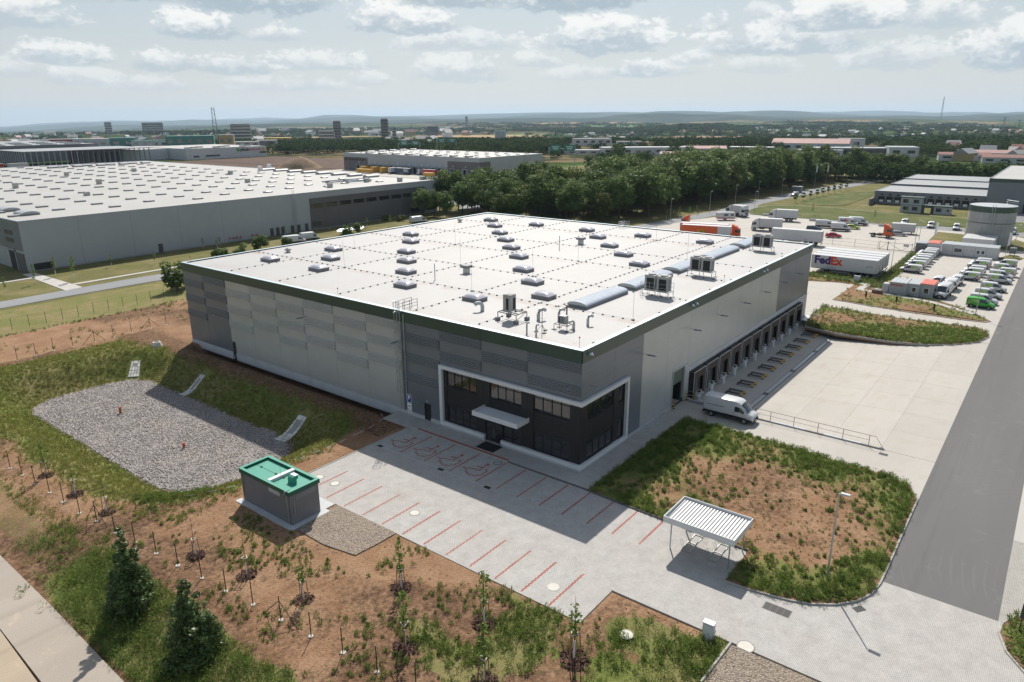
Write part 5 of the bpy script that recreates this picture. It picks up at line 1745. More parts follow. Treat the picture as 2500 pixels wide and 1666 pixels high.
# ================================================================== VEHICLES
M['vwhite'] = pm('white_vehicle_paint', (0.56, 0.57, 0.58), 0.28, 0, var=.03, sc=1, spec=.5, local=True, orand=.05, dirt=.08)
M['vgreen'] = pm('green_vehicle_paint', (0.055, 0.36, 0.05), 0.3, 0, var=.04, local=True)
M['vred'] = pm('red_vehicle_paint', (0.42, 0.03, 0.05), 0.3, 0, var=.05, local=True)
M['vorange'] = pm('orange_vehicle_paint', (0.62, 0.105, 0.025), 0.35, 0, var=.05, local=True)
M['vblue'] = pm('dark_blue_vehicle_paint', (0.04, 0.07, 0.12), 0.25, 0, var=.05, local=True)
M['vsilver'] = pm('silver_vehicle_paint', (0.36, 0.37, 0.39), 0.3, .3, var=.05, local=True)
M['vblack'] = pm('black_vehicle_paint', (0.02, 0.02, 0.024), 0.25, 0, var=.05, local=True)
M['vlime'] = pm('lime_vehicle_paint', (0.40, 0.48, 0.10), 0.3, 0, var=.05, local=True)
M['tyre'] = pm('tyre_rubber', (0.018, 0.018, 0.018), 0.8, var=.1, local=True)
M['rim'] = pm('wheel_rim', (0.30, 0.31, 0.32), 0.4, .6, var=.1, local=True)
M['vglass'] = glass('vehicle_glass', (0.022, 0.03, 0.038), 0.04)
M['hlamp'] = pm('headlamp_glass', (0.45, 0.47, 0.50), 0.15, .3, var=.1, local=True)
M['tlamp'] = pm('tail_lamp', (0.25, 0.015, 0.015), 0.25, var=.1, local=True)
M['boxwhite'] = pm('white_box_body', (0.52, 0.525, 0.53), 0.45, 0, var=.05, sc=.5, local=True, dirt=.15)
M['chassis'] = pm('dark_chassis', (0.035, 0.035, 0.037), 0.7, 0, var=.15, local=True)
M['purple'] = pm('purple_print', (0.055, 0.02, 0.16), 0.5, var=.03)
M['orangered'] = pm('orange_print', (0.66, 0.055, 0.012), 0.5, var=.03)
t = NT('green_print')
t.fin(t.mix(t.rng(t.noise(2.2, 3, vec=t.obj()), .45, .55), (0.20, 0.40, 0.07), (0.36, 0.52, 0.16)), .4); M['gprint'] = t.mat
t = NT('vegetable_print')
t.fin(t.mix(t.rng(t.noise(5, 4, vec=t.obj()), .4, .6), (0.34, 0.12, 0.06), (0.50, 0.34, 0.24)), .4); M['vprint'] = t.mat


class Loft:
    """closed body from stations along x: (x, sill z, belt z, roof z, half widths at sill, belt, roof)"""
    def __init__(s, st):
        s.st = st

    def ring(s, x):
        a = s.st
        v = [float(np.interp(x, [r_[0] for r_ in a], [r_[i] for r_ in a])) for i in range(1, 7)]
        zb, zl, zt, wb, wl, wt = v
        r_ = min(.20, (zt - zl) * .35)
        return [(wb * .92, zb), (wb, zb + .10), (wl, zl - .12), (wl, zl + .02), (wt + (wl - wt) * .12, zt - r_), (wt - .03, zt - r_ * .35), (wt - .17, zt - .02), (wt * .45, zt + .025), (0, zt + .035)]

    def mesh(s, name, mat, extra=()):
        xs = sorted(set([r_[0] for r_ in s.st] + list(extra)))
        V, F = [], []
        k = 17
        for x in xs:
            h = s.ring(x)
            full = [(-y, z) for y, z in h] + [(y, z) for y, z in h[-2::-1]]
            V += [(x, y, z) for y, z in full]
        for i in range(len(xs) - 1):
            for j in range(k - 1): F.append((i * k + j, (i + 1) * k + j, (i + 1) * k + j + 1, i * k + j + 1))
            F.append((i * k + k - 1, (i + 1) * k + k - 1, (i + 1) * k, i * k))
        F.append(tuple(range(k))); F.append(tuple((len(xs) - 1) * k + j for j in range(k))[::-1])
        me = MB().add(V, F).mesh(name, mat, smooth=True)
        me.set_sharp_from_angle(angle=R(38))
        return me

    def side_y(s, x, z):
        h = s.ring(x)
        zz = [p[1] for p in h[:7]]; yy = [p[0] for p in h[:7]]
        return float(np.interp(z, zz, yy))

    def top_z(s, x, y):
        h = s.ring(x)[3:]
        return float(np.interp(abs(y), [p[0] for p in h][::-1], [p[1] for p in h][::-1]))

    def side(s, mb, poly, sgn, off=.03):
        # sliced upright so that the patch follows the curve of the flank
        xa, xb = min(p[0] for p in poly), max(p[0] for p in poly)
        n = max(2, int((xb - xa) / .3))
        V, F = [], []
        for i in range(n + 1):
            x = xa + (xb - xa) * (.001 + .998 * i / n)
            zs = [p[1] + (q_[1] - p[1]) * (x - p[0]) / (q_[0] - p[0]) for p, q_ in zip(poly, poly[1:] + poly[:1]) if (p[0] - x) * (q_[0] - x) < 0]
            for t in (0, .5, 1):
                z = min(zs) + (max(zs) - min(zs)) * t
                V.append((x, sgn * (s.side_y(x, z) + off), z))
        for i in range(n):
            for j in (0, 1):
                f = (3 * i + j, 3 * i + 3 + j, 3 * i + 4 + j, 3 * i + 1 + j)
                F.append(f if sgn < 0 else f[::-1])
        mb.add(V, F)

    def patch(s, mb, xa, xb, y0, y1, off=.03, nx=3, ny=6, taper=0.0):
        """patch on the upper surface between stations xa and xb"""
        V, F = [], []
        for i in range(nx + 1):
            x = xa + (xb - xa) * i / nx
            tp = 1 + taper * i / nx
            for j in range(ny + 1):
                y = (y0 + (y1 - y0) * j / ny) * tp
                V.append((x, y, s.top_z(x, y) + off))
        for i in range(nx):
            for j in range(ny):
                a = i * (ny + 1) + j
                F.append((a, a + ny + 1, a + ny + 2, a + 1))
        if xb > xa: pass
        mb.add(V, F)


def wheels(t_, xs, half, r, w=.22, dbl=()):
    for x in xs:
        for sg in (-1, 1):
            y1 = sg * half
            y0 = sg * (half - w)
            o = MB().wheel(x, min(y0, y1), max(y0, y1), r, r, 16).build('wheel', M['tyre'], t_)
            MB().wheel(x, min(y1, y1 + sg * .012), max(y1, y1 + sg * .012), r, r * .60, 12).build('rim', M['rim'], o)


def arches(mb, L_, xs, half, r):
    for x in xs:
        for sg in (-1, 1):
            pts = [(x + (r + .09) * math.cos(a), (r + .09) * math.sin(a) + r) for a in np.linspace(-.35, math.pi + .35, 12)]
            mb.add([(px_, sg * (L_.side_y(px_, max(pz_, .35)) + .03), pz_) for px_, pz_ in pts], [tuple(range(12)) if sg > 0 else tuple(range(12))[::-1]])


def panel_van(label, loc, rz, group=None, paint='vwhite', L=5.95, H=2.5, grille='vblack', trim=True, fedex=False):
    """large high-roof panel van"""
    k = L / 5.95
    st = [(-2.97 * k, .52, 1.25, H - .20, .90, .98, .84), (-2.90 * k, .46, 1.25, H - .05, .94, 1.02, .88), (-2.2 * k, .42, 1.25, H, .97, 1.03, .89), (.7 * k, .40, 1.25, H, .97, 1.03, .89),
          (1.15 * k, .40, 1.25, H - .08, .97, 1.03, .87), (1.55 * k, .40, 1.24, H - .34, .97, 1.02, .82), (2.02 * k, .40, 1.18, 1.60 if H > 2.3 else 1.5, .97, 1.01, .80), (2.28 * k, .40, 1.10, 1.30, .96, 1.0, .82), (2.62 * k, .40, 1.0, 1.20, .94, .97, .78),
          (2.86 * k, .40, .86, 1.05, .88, .90, .70), (2.97 * k, .44, .70, .84, .74, .76, .60)]
    B = Loft(st)
    t_ = thing('panel_van', label, 'van', loc, rz, group)
    link('body', B.mesh('body', M[paint], (-1.5 * k, 0, 1.35 * k, 1.8 * k)), t_)
    mb = MB(); B.patch(mb, 1.50 * k, 2.26 * k, -.80, .80, .035, 8, 8, .05); mb.build('windscreen', M['vglass'], t_)
    for sg in (-1, 1):
        mb = MB(); B.side(mb, [(.78 * k, 1.32), (1.95 * k, 1.30), (1.80 * k, 1.48), (1.45 * k, 1.86), (.78 * k, 1.90)], sg); mb.build('side_window', M['vglass'], t_)
        mb = MB(); B.side(mb, [(2.45 * k, .78), (2.83 * k, .80), (2.70 * k, 1.0), (2.40 * k, .98)], sg, .035); mb.build('headlight', M['hlamp'], t_)
        mb = MB().box(1.72 * k, 1.86 * k, sg * 1.02 - (.0 if sg > 0 else .22), sg * 1.02 + (.22 if sg > 0 else .0), 1.30, 1.62); mb.build('wing_mirror', M['blackpl'], t_)
        mb = MB(); B.side(mb, [(-2.6 * k, 1.52), (-.4 * k, 1.52), (-.4 * k, 1.57), (-2.6 * k, 1.57)], sg, .03); mb.build('door_rail', M['blackpl'], t_)
        mb = MB(); B.side(mb, [(.62 * k, 1.18), (.84 * k, 1.18), (.84 * k, 1.23), (.62 * k, 1.23)], sg, .03); mb.build('handle', M['blackpl'], t_)
        mb = MB().box(-2.985 * k, -2.93 * k, sg * .92 - .05, sg * .92 + .05, .95, 1.6); mb.build('tail_light', M['tlamp'], t_)
    sm = MB()
    for sg in (-1, 1): B.side(sm, [(-2.9 * k, .44), (2.85 * k, .44), (2.85 * k, .64), (1.4 * k, .80), (-2.9 * k, .80)], sg, .03)
    sm.box(-3.06 * k, -2.9 * k, -.95, .95, .38, .62)
    sm.box(2.72 * k, 3.0 * k, -.80, .80, .30, .62)
    sm.build('bumper', M['blackpl'] if trim else M[paint], t_)
    MB().box(2.86 * k, 2.985 * k, -.52, .52, .62, .84).build('grille', M['blackpl'], t_)
    MB().box(2.995 * k, 3.01 * k, -.26, .26, .42, .53).build('number_plate', M['signwhite'], t_)
    mb = MB(); B.patch(mb, 2.33 * k, 2.40 * k, -.55, -.25, .012, 1, 2); B.patch(mb, 2.33 * k, 2.40 * k, .25, .55, .012, 1, 2); mb.build('bonnet_vent', M['blackpl'], t_)
    mb = MB(); arches(mb, B, (-1.95 * k, 1.95 * k), .97, .35); mb.build('wheel_arch', M['blackpl'], t_)
    wheels(t_, (-1.95 * k, 1.95 * k), 1.0, .35)
    MB().box(-2.4 * k, 2.6 * k, -.8, .8, .28, .46).build('underbody', M['chassis'], t_)
    if fedex:
        for sg in (-1, 1):
            a = text('Fed', .95, (-1.55 if sg < 0 else -.75, sg * 1.045, 1.75), (R(90), 0, 0 if sg < 0 else R(180)), M['purple'], t_)
            b = text('Ex', .95, (-.42 if sg < 0 else -1.75, sg * 1.045, 1.75), (R(90), 0, 0 if sg < 0 else R(180)), M['orangered'], t_)
    return t_


def small_van(label, loc, rz, group=None, paint='vwhite', prints=True, windows=False, ac=False):
    st = [(-2.2, .42, 1.0, 1.62, .80, .88, .72), (-2.12, .36, 1.0, 1.78, .84, .90, .76), (-1.2, .32, 1.0, 1.82, .86, .905, .77), (.25, .32, .99, 1.80, .86, .905, .76), (.55, .32, .98, 1.70, .86, .90, .73), (1.10, .32, .96, 1.24, .86, .89, .68),
          (1.32, .32, .90, 1.08, .85, .88, .70), (1.85, .32, .80, .96, .82, .84, .66), (2.10, .34, .68, .82, .75, .77, .58), (2.2, .38, .56, .66, .62, .64, .48)]
    B = Loft(st)
    t_ = thing('delivery_van', label, 'van', loc, rz, group)
    link('body', B.mesh('body', M[paint], (-.6, .4, .8)), t_)
    mb = MB(); B.patch(mb, .58, 1.28, -.70, .70, .03, 6, 6, .05); mb.build('windscreen', M['vglass'], t_)
    for sg in (-1, 1):
        mb = MB(); B.side(mb, [(-.10, 1.05), (1.05, 1.04), (.62, 1.52), (.42, 1.60), (-.10, 1.62)], sg); mb.build('side_window', M['vglass'], t_)
        mb = MB(); B.side(mb, [(1.75, .66), (2.08, .62), (2.0, .76), (1.72, .84)], sg, .035); mb.build('headlight', M['hlamp'], t_)
        MB().box(.92, 1.06, sg * .92 - (.0 if sg > 0 else .17), sg * .92 + (.17 if sg > 0 else 0), 1.05, 1.25).build('wing_mirror', M['blackpl'], t_)
        if prints:
            mb = MB(); B.side(mb, [(-1.45, 1.02), (-.18, 1.02), (-.18, 1.52), (-1.45, 1.52)], sg, .03); mb.build('green_print', M['gprint'], t_)
            mb = MB(); B.side(mb, [(-2.12, .55), (-1.85, .78), (-1.42, .86), (-1.52, 1.35), (-2.05, 1.42)], sg, .034); mb.build('food_print', M['vprint'], t_)
        if windows:
            mb = MB(); B.side(mb, [(-1.95, 1.06), (-.22, 1.06), (-.22, 1.58), (-1.95, 1.58)], sg); mb.build('side_window', M['vglass'], t_)
    sm = MB().box(1.95, 2.22, -.66, .66, .24, .50).box(-2.26, -2.1, -.80, .80, .32, .56)
    for sg in (-1, 1): B.side(sm, [(-2.1, .36), (1.9, .36), (1.9, .46), (-2.1, .46)], sg, .03)
    sm.build('bumper', M['blackpl'], t_)
    MB().box(2.12, 2.215, -.45, .45, .52, .62).build('grille', M['blackpl'], t_)
    MB().box(-2.225, -2.19, -.58, .58, 1.08, 1.52).build('rear_window', M['vglass'], t_)
    mb = MB(); arches(mb, B, (-1.35, 1.38), .86, .30); mb.build('wheel_arch', M['blackpl'], t_)
    wheels(t_, (-1.35, 1.38), .885, .30, .19)
    MB().box(-1.9, 1.9, -.7, .7, .2, .36).build('underbody', M['chassis'], t_)
    if ac: MB().cbox(.0, .62, -.45, .45, 1.80, 1.98, .05).build('roof_unit', M['boxwhite'], t_)
    return t_


def car(label, loc, rz, paint, group=None, estate=False):
    st = [(-2.15, .40, .82, .92, .72, .80, .62), (-2.0, .32, .86, 1.12, .80, .86, .64), (-1.45, .30, .88, 1.42, .84, .88, .62), (-.3, .28, .88, 1.48, .85, .885, .62), (.35, .28, .88, 1.38, .85, .88, .60), (1.0, .28, .86, 1.02, .85, .87, .66), (1.75, .30, .74, .88, .80, .82, .62), (2.15, .36, .54, .64, .60, .62, .44)]
    if estate: st[1] = (-2.0, .32, .88, 1.38, .80, .86, .64)
    B = Loft(st)
    t_ = thing('parked_car', label, 'car', loc, rz, group)
    link('body', B.mesh('body', M[paint], (-.9, 0, .7)), t_)
    mb = MB(); B.patch(mb, .40, .98, -.60, .60, .012, 4, 4, .05); mb.build('windscreen', M['vglass'], t_)
    mb = MB(); B.patch(mb, -1.95, -1.5, -.55, .55, .012, 3, 4); mb.build('rear_window', M['vglass'], t_)
    for sg in (-1, 1):
        mb = MB(); B.side(mb, [(-1.55, .94), (.85, .94), (.38, 1.26), (-.3, 1.36), (-1.35, 1.30)], sg); mb.build('side_window', M['vglass'], t_)
    wheels(t_, (-1.3, 1.35), .86, .31, .2)
    MB().box(1.9, 2.17, -.6, .6, .28, .48).box(-2.2, -2.0, -.7, .7, .3, .5).build('bumper', M['chassis'], t_)
    return t_


def box_trailer(label, loc, rz, L=13.4, W=2.5, H=3.9, group=None, mat='boxwhite', roof='boxwhite', wheels_=True, name='semi_trailer', zb=1.15):
    t_ = thing(name, label, 'trailer', loc, rz, group)
    MB().box(-L / 2, L / 2, -W / 2, W / 2, zb, H - .02).build('box_body', M[mat], t_)
    MB().cbox(-L / 2 - .02, L / 2 + .02, -W / 2 - .02, W / 2 + .02, H - .02, H + .05, .03).build('roof', M[roof], t_)
    fr = MB()
    for x in (-L / 2, L / 2 - .06):
        for y in (-W / 2, W / 2 - .06): fr.box(x - .02, x + .08, y - .02, y + .08, zb - .02, H - .03)
    for y in (-W / 2 - .02, W / 2 - .06): fr.box(-L / 2 + .09, L / 2 - .09, y, y + .08, zb - .06, zb + .06)
    fr.build('corner_rail', M['rim'], t_)
    dr_ = MB()
    for y in (-W / 2 + .08, .02): dr_.box(-L / 2 - .03, -L / 2 - .001, y, y + W / 2 - .1, zb + .05, H - .1)
    d = dr_.build('rear_door', M[mat], t_)
    MB().tube([(-L / 2 - .05, -.25, zb + .1), (-L / 2 - .05, -.25, H - .15)], .02, 5).tube([(-L / 2 - .05, .25, zb + .1), (-L / 2 - .05, .25, H - .15)], .02, 5).build('lock_rod', M['rim'], d)
    MB().box(-L / 2 + .1, L / 2 - .1, -.45, .45, zb - .25, zb - .02).box(-L / 2 - .02, -L / 2 + .1, -W / 2, W / 2, .55, .72).build('chassis', M['chassis'], t_)
    if wheels_:
        wheels(t_, (-L / 2 + 1.6, -L / 2 + 2.9, -L / 2 + 4.2), W / 2 - .02, .48, .36)
        for y in (-.7, .7): MB().box(L / 2 - 3.0, L / 2 - 2.85, y - .06, y + .06, .05, zb - .05).build('landing_leg', M['chassis'], t_)
        for sg in (-1, 1): MB().box(-L / 2 + 5.2, L / 2 - 4.2, sg * (W / 2 - .06) - .02, sg * (W / 2 - .06) + .02, .55, .85).build('side_guard', M['rim'], t_)
    else:
        for x in (-L / 2 + .8, L / 2 - .8):
            for y in (-1, 1): MB().box(x - .06, x + .06, y - .06, y + .06, 0, zb).build('support_leg', M['chassis'], t_)
    return t_


def truck(label, loc, rz, cab='vwhite', box=True, group=None, Lb=7.2, boxmat='boxwhite', H=3.75):
    """rigid or tractor unit, cab at +x"""
    t_ = thing('lorry' if box else 'tractor_unit', label, 'lorry', loc, rz, group)
    x1 = 0.0
    st = [(0.0, .55, 1.7, 3.45, 1.18, 1.22, 1.12), (.9, .55, 1.7, 3.55, 1.18, 1.24, 1.12), (1.35, .50, 1.7, 3.25, 1.18, 1.24, 1.08), (1.85, .45, 1.65, 2.75, 1.18, 1.23, 1.04), (2.12, .42, 1.45, 1.75, 1.16, 1.20, 1.0), (2.2, .45, 1.1, 1.35, 1.08, 1.12, .92)]
    B = Loft(st)
    link('cab', B.mesh('cab', M[cab], (.5, 1.6)), t_)
    MB().add([(1.93, -1.02, 2.65), (1.93, 1.02, 2.65), (2.18, 1.06, 1.72), (2.18, -1.06, 1.72)], [(0, 3, 2, 1)]).build('windscreen', M['vglass'], t_)
    for sg in (-1, 1):
        mb = MB(); B.side(mb, [(.85, 1.78), (1.90, 1.74), (1.78, 2.5), (.85, 2.55)], sg, .02); mb.build('side_window', M['vglass'], t_)
        MB().box(1.9, 2.05, sg * 1.30 - .1, sg * 1.30 + .1, 1.75, 2.6).build('wing_mirror', M['blackpl'], t_)
        MB().box(2.12, 2.24, sg * .85 - .2, sg * .85 + .2, .72, .95).build('headlight', M['hlamp'], t_)
    MB().box(2.14, 2.26, -1.1, 1.1, .35, .68).box(2.16, 2.23, -.75, .75, .98, 1.55).build('bumper', M['chassis'], t_)
    MB().add([(-.1, -1.0, 3.45), (-.1, 1.0, 3.45), (.95, .95, 3.50), (.95, -.95, 3.50), (-.1, -1.0, 3.85), (-.1, 1.0, 3.85)], [(0, 3, 2, 1), (4, 5, 1, 0)[::-1], (4, 3, 0), (5, 1, 2), (4, 5, 2, 3)]).build('roof_deflector', M[cab], t_)
    back = -Lb if box else -3.9
    MB().box(back + .2, .8, -.42, .42, .62, .95).box(-1.6, -.2, -1.15, -.6, .5, 1.05).box(-1.6, -.2, .6, 1.15, .5, 1.05).build('chassis', M['chassis'], t_)
    if box:
        MB().cbox(-Lb, -.12, -1.27, 1.27, 1.12, H, .03).build('box_body', M[boxmat], t_)
        fr = MB()
        for x in (-Lb - .01, -.19):
            for y in (-1.285, 1.20): fr.box(x, x + .08, y, y + .085, 1.10, H + .012)
        fr.build('corner_rail', M['rim'], t_)
    else:
        MB().cyl((-2.6, 0), .45, .96, 1.06, 14).build('fifth_wheel', M['chassis'], t_)
    wheels(t_, (1.25, back + 1.9) if box else (1.25, -2.6), 1.23, .50, .34)
    if box: wheels(t_, (back + 3.2,), 1.23, .50, .34)
    return t_


# ---- the white van by the docks
panel_van('clean white high-roof panel van parked in front of the first loading docks', (21.97, -6.68, 0.0), R(-90))

# ---- food delivery vans of the fenced lot: facing the wire fence on their left
P90 = R(90)
veg = 'white delivery vans with green print'
rowA = [(124.4, -7.75), (130.3, -7.7), (134.2, -7.6), (137.7, -7.5), (140.7, -7.5), (145.2, -7.5), (148.2, -7.4), (150.6, -7.4)]
nA = ['nearest to the yellow barrels', 'second from the yellow barrels', 'third from the yellow barrels', 'fourth from the yellow barrels', 'fourth from the white site cabins', 'third from the white site cabins', 'second from the white site cabins', 'closest to the white site cabins']
v0 = None
for (x, y), s_ in zip(rowA, nA):
    lab = 'green-printed white van in the row along the wire fence, ' + s_
    if v0 is None: v0 = small_van(lab, (x, y, 0), P90, veg)
    else: dup(v0, lab, (x, y, 0), P90)
for (x, y, a, lab) in [(123.0, -18.9, 90, 'green-printed white van heading the middle group, nose towards the wire fence'),
                       (128.2, -19.0, 90, 'green-printed white van second in the middle group behind the group leader'),
                       (131.5, -19.1, 90, 'green-printed white van third in the middle group'),
                       (139.0, -19.2, 90, 'green-printed white van fifth in the middle group, near the site cabins'),
                       (142.2, -19.2, 90, 'green-printed white van last in the middle group, closest to the site cabins'),
                       (143.6, -24.0, 90, 'green-printed white van with raised nose to the cabins, farthest along the road edge'),
                       (137.2, -24.4, -90, 'green-printed white van beside the road edge, second from the far end'),
                       (132.3, -24.5, 90, 'green-printed white van beside the road edge, third from the far end'),
                       (128.3, -24.4, -90, 'green-printed white van by the road edge, fourth from the far end'),
                       (123.2, -24.5, -90, 'green-printed white van parked behind the lamp post, facing the asphalt road'),
                       (113.9, -24.3, -90, 'green-printed white van alone between two groups, facing the asphalt road')]:
    dup(v0, lab, (x, y, 0), R(a + random.uniform(-2.5, 2.5)))
small_van('green-printed white van with a white cooling unit on its roof', (106.9, -24.1, 0), R(-92), veg, ac=True)
dup(v0, 'green-printed white van parked directly behind the all-green van', (101.4, -23.9, 0), R(-91))
small_van('bright green delivery van at the near end of the road-side row', (97.6, -23.8, 0), R(-93), 'delivery vans', paint='vgreen')
panel_van('tall white panel van facing the viewer beside the red roofed cabin', (102.9, -17.1, 0), R(176), 'white panel vans of the lots', grille='vblack', H=2.55)
panel_van('white panel van parked directly behind the tall van beside the red roofed cabin', (110.2, -17.3, 0), R(177), 'white panel vans of the lots', L=5.0, H=2.2)
v1 = small_van('plain white van behind the red roofed cabin, next to a mesh panel', (112.9, -14.7, 0), R(175), 'plain white vans', prints=False, windows=True)
dup(v1, 'plain white van farthest back in the short line of vans near the red roofed cabin', (116.6, -17.6, 0), R(176))
# vans on the road behind the tank
for (x, y, a, lab) in [(203.6, 7.6, 180, 'plain white van on the grey road nearest the orange tractor unit'), (201.6, -.1, 180, 'plain white van with an open door on the grey road before the lawn'),
                       (201.2, -7.0, 180, 'plain white van on the grey road left of the tank'), (201.0, -10.6, 180, 'plain white van on the grey road half hidden by the tank'),
                       (201.4, -21.2, 180, 'plain white van on the grey road just right of the tank'), (200.5, -25.6, 180, 'plain white van on the grey road at the right picture edge, farther from the tank')]:
    dup(v1, lab, (x, y, 0.02), R(a + random.uniform(-4, 4)))

# ---- trailers with the big courier lettering
ft = []
for i, x in enumerate((112.55, 115.55, 118.7, 121.8)):
    o = box_trailer(['white semi-trailer with big purple and orange FedEx lettering, front of a row of four', 'plain white semi-trailer second in the row behind the lettered trailer', 'plain white semi-trailer third in the row behind the lettered trailer', 'plain white semi-trailer last in the row of four, nearest the gate'][i],
                    (x, 3.35, 0), R(90), L=13.4, W=2.5, H=4.0, group='white trailers parked side by side')
    ft.append(o)
t_ = ft[0]
text('Fed', 2.35, (4.4, 1.262, 2.95), (R(90), 0, R(180)), M['purple'], t_)
text('Ex', 2.35, (1.55, 1.262, 2.95), (R(90), 0, R(180)), M['orangered'], t_)
text('Express', .55, (2.5, 1.262, 1.55), (R(90), 0, R(180)), M['upstand'], t_)
for i in range(2): MB().box(-6.0, -4.6 + .2 * i, 1.252, 1.258, 2.62 - .25 * i, 2.70 - .25 * i).build('small_print', M['upstand'], t_)

# ---- lorries and cars of the far yard
truck('white box lorry parked in the middle of the concrete yard, cab towards the trees', (165.6, 40.9, 0), R(105), group='white box lorries', Lb=6.6)
truck('white box lorry near the oval lawn, farther back than the middle one', (190.2, 44.0, 0), R(100), group='white box lorries', Lb=6.8)
truck('white lorry tractor unit beside the caravan at the tree side', (192.2, 56.6, 0), R(-105), box=False)
truck('white box lorry half hidden behind the caravan near the trees', (193.9, 60.2, 0), R(80), group='white box lorries', Lb=5.0)
truck('orange tractor unit standing alone on the concrete yard', (173.2, 7.6, 0), R(-88), cab='vorange', box=False)
truck('orange tractor unit at the end of the long orange trailer', (146.6, 42.0, 0), R(-78), cab='vorange', box=False)
truck('orange and white tractor unit behind the orange trailers near the young trees', (158.8, 60.8, 0), R(100), cab='vorange', box=False)
o = box_trailer('long orange and white curtain trailer with a yellow oval badge', (141.2, 47.6, 0), R(104), L=13.6, H=3.75, group='orange trailers behind the warehouse', mat='vorange')
MB().box(-6.9, -3.3, 1.255, 1.275, 1.15, 3.74).build('white_side_panel', M['boxwhite'], o)
pts = [(1.1 + 1.25 * math.cos(a), 1.285, 2.25 + .42 * math.sin(a)) for a in np.linspace(0, 2 * math.pi, 20, endpoint=False)]
bd_ = MB().add(pts, [tuple(range(20))]).build('oval_badge', M['yellow'], o)
text('ARROW', .5, (.85, 1.292, 2.25), (R(90), 0, R(180)), M['blackpl'], bd_)
box_trailer('second orange trailer with a white roof parked behind the badged one', (144.6, 49.6, 0), R(104), L=13.6, H=3.75, group='orange trailers behind the warehouse', mat='vorange')
box_trailer('long plain white trailer standing behind the far roof corner of the warehouse', (146.8, 24.0, 0), R(96), L=13.0, H=3.95, group='white trailers parked alone')
# caravan
t_ = thing('caravan', 'white caravan with a maroon stripe and a front window near the trees', 'caravan', (181.3, 57.8, 0), R(-52))
MB().cbox(-3.0, 2.9, -1.1, 1.1, .5, 2.65, .22).build('body', M['boxwhite'], t_)
MB().box(-3.01, 2.91, -1.11, 1.11, .62, .92).build('stripe', M['vred'], t_)
for sg in (-1, 1): MB().box(-.9, .5, sg * 1.1 - .012, sg * 1.1 + .012, 1.5, 2.15).box(1.4, 2.4, sg * 1.1 - .012, sg * 1.1 + .012, 1.5, 2.15).build('window', M['vglass'], t_)
MB().box(2.88, 2.915, -.9, .9, 1.45, 2.2).build('front_window', M['vglass'], t_)
MB().box(2.9, 4.1, -.05, .05, .42, .52).build('drawbar', M['chassis'], t_)
wheels(t_, (-.2,), 1.08, .33, .2)
# vans and cars in the far yard
panel_van('white panel van in the far yard, left one of the two parked nose to tail', (182.6, 26.2, 0), R(-78), 'white panel vans of the lots', L=5.6, H=2.45)
panel_van('white panel van in the far yard, right one of the two parked nose to tail', (178.6, 20.6, 0), R(-78), 'white panel vans of the lots', L=5.6, H=2.45)
panel_van('white panel van with purple and orange FedEx lettering in the far yard', (191.3, 21.6, 0), R(-78), 'white panel vans of the lots', L=5.9, H=2.6, fedex=True)
panel_van('white panel van just behind the lettered van in the far yard', (194.6, 19.3, 0), R(-78), 'white panel vans of the lots', L=5.9, H=2.6)
car('dark blue estate car behind the long white trailer', (174.6, 27.2, 0), R(-80), 'vblue', estate=True)
car('dark red car by the end of the long white trailer', (164.3, 18.9, 0), R(-70), 'vred')
car('lime green car half hidden behind two white vans', (184.5, 18.6, 0), R(-78), 'vlime')
car('white and black estate car beside the orange tractor unit', (178.6, 4.6, 0), R(-80), 'vsilver', estate=True)
box_trailer('short white box trailer behind the white estate car', (184.2, 4.6, 0), R(95), L=6.2, H=2.9, zb=.7, wheels_=False, name='box_trailer')
dup(v1, 'plain white van driving on the grey road beside the tree belt', (270.5, 62.4, 0.02), R(170))
for i, s_ in enumerate(('closest to the tree belt', 'in the middle', 'nearest the white vans', 'beyond the white vans')):
    p = [(199.5, 50), (197.2, 43), (195.6, 33), (196.0, 12)][i]
    t_ = thing('concrete_barrier', 'low concrete barrier block along the grey road, the one %s' % s_, 'barrier', (p[0], p[1], 0), R(97), 'barrier blocks along the grey road')
    MB().cbox(-1.6, 1.6, -.3, .3, 0, .75, .12).build('block', M['concblk'], t_)
    MB().box(-1.55, 1.55, -.36, .36, 0, .14).build('foot', M['concblk'], t_)

# ================================================================== VEGETATION
def mat_leaf(name, dark, light, trans=0.35, orand=.22, rough=.6, spec=.12):
    t = NT(name)
    tint = t.attr('tint')
    sp = t.node('ShaderNodeSeparateColor'); t.l.new(tint, sp.inputs[0])
    c = t.mix(sp.outputs[0], dark, light)
    c = t.mix(t.math('MULTIPLY', sp.outputs[1], .8), c, (0.26, 0.22, 0.10))
    c = t.mix(1.0, c, t.rng(t.rand(), 0, 1, 1 - orand, 1 + orand), 'MULTIPLY')
    t.fin(c, rough, 0, spec)
    tr = t.node('ShaderNodeBsdfTranslucent')
    t.l.new(c, tr.inputs['Color'])
    mx = t.node('ShaderNodeMixShader')
    mx.inputs[0].default_value = trans
    t.l.new(t.bsdf.outputs[0], mx.inputs[1]); t.l.new(tr.outputs[0], mx.inputs[2])
    t.l.new(mx.outputs[0], t.out.inputs['Surface'])
    return t.mat


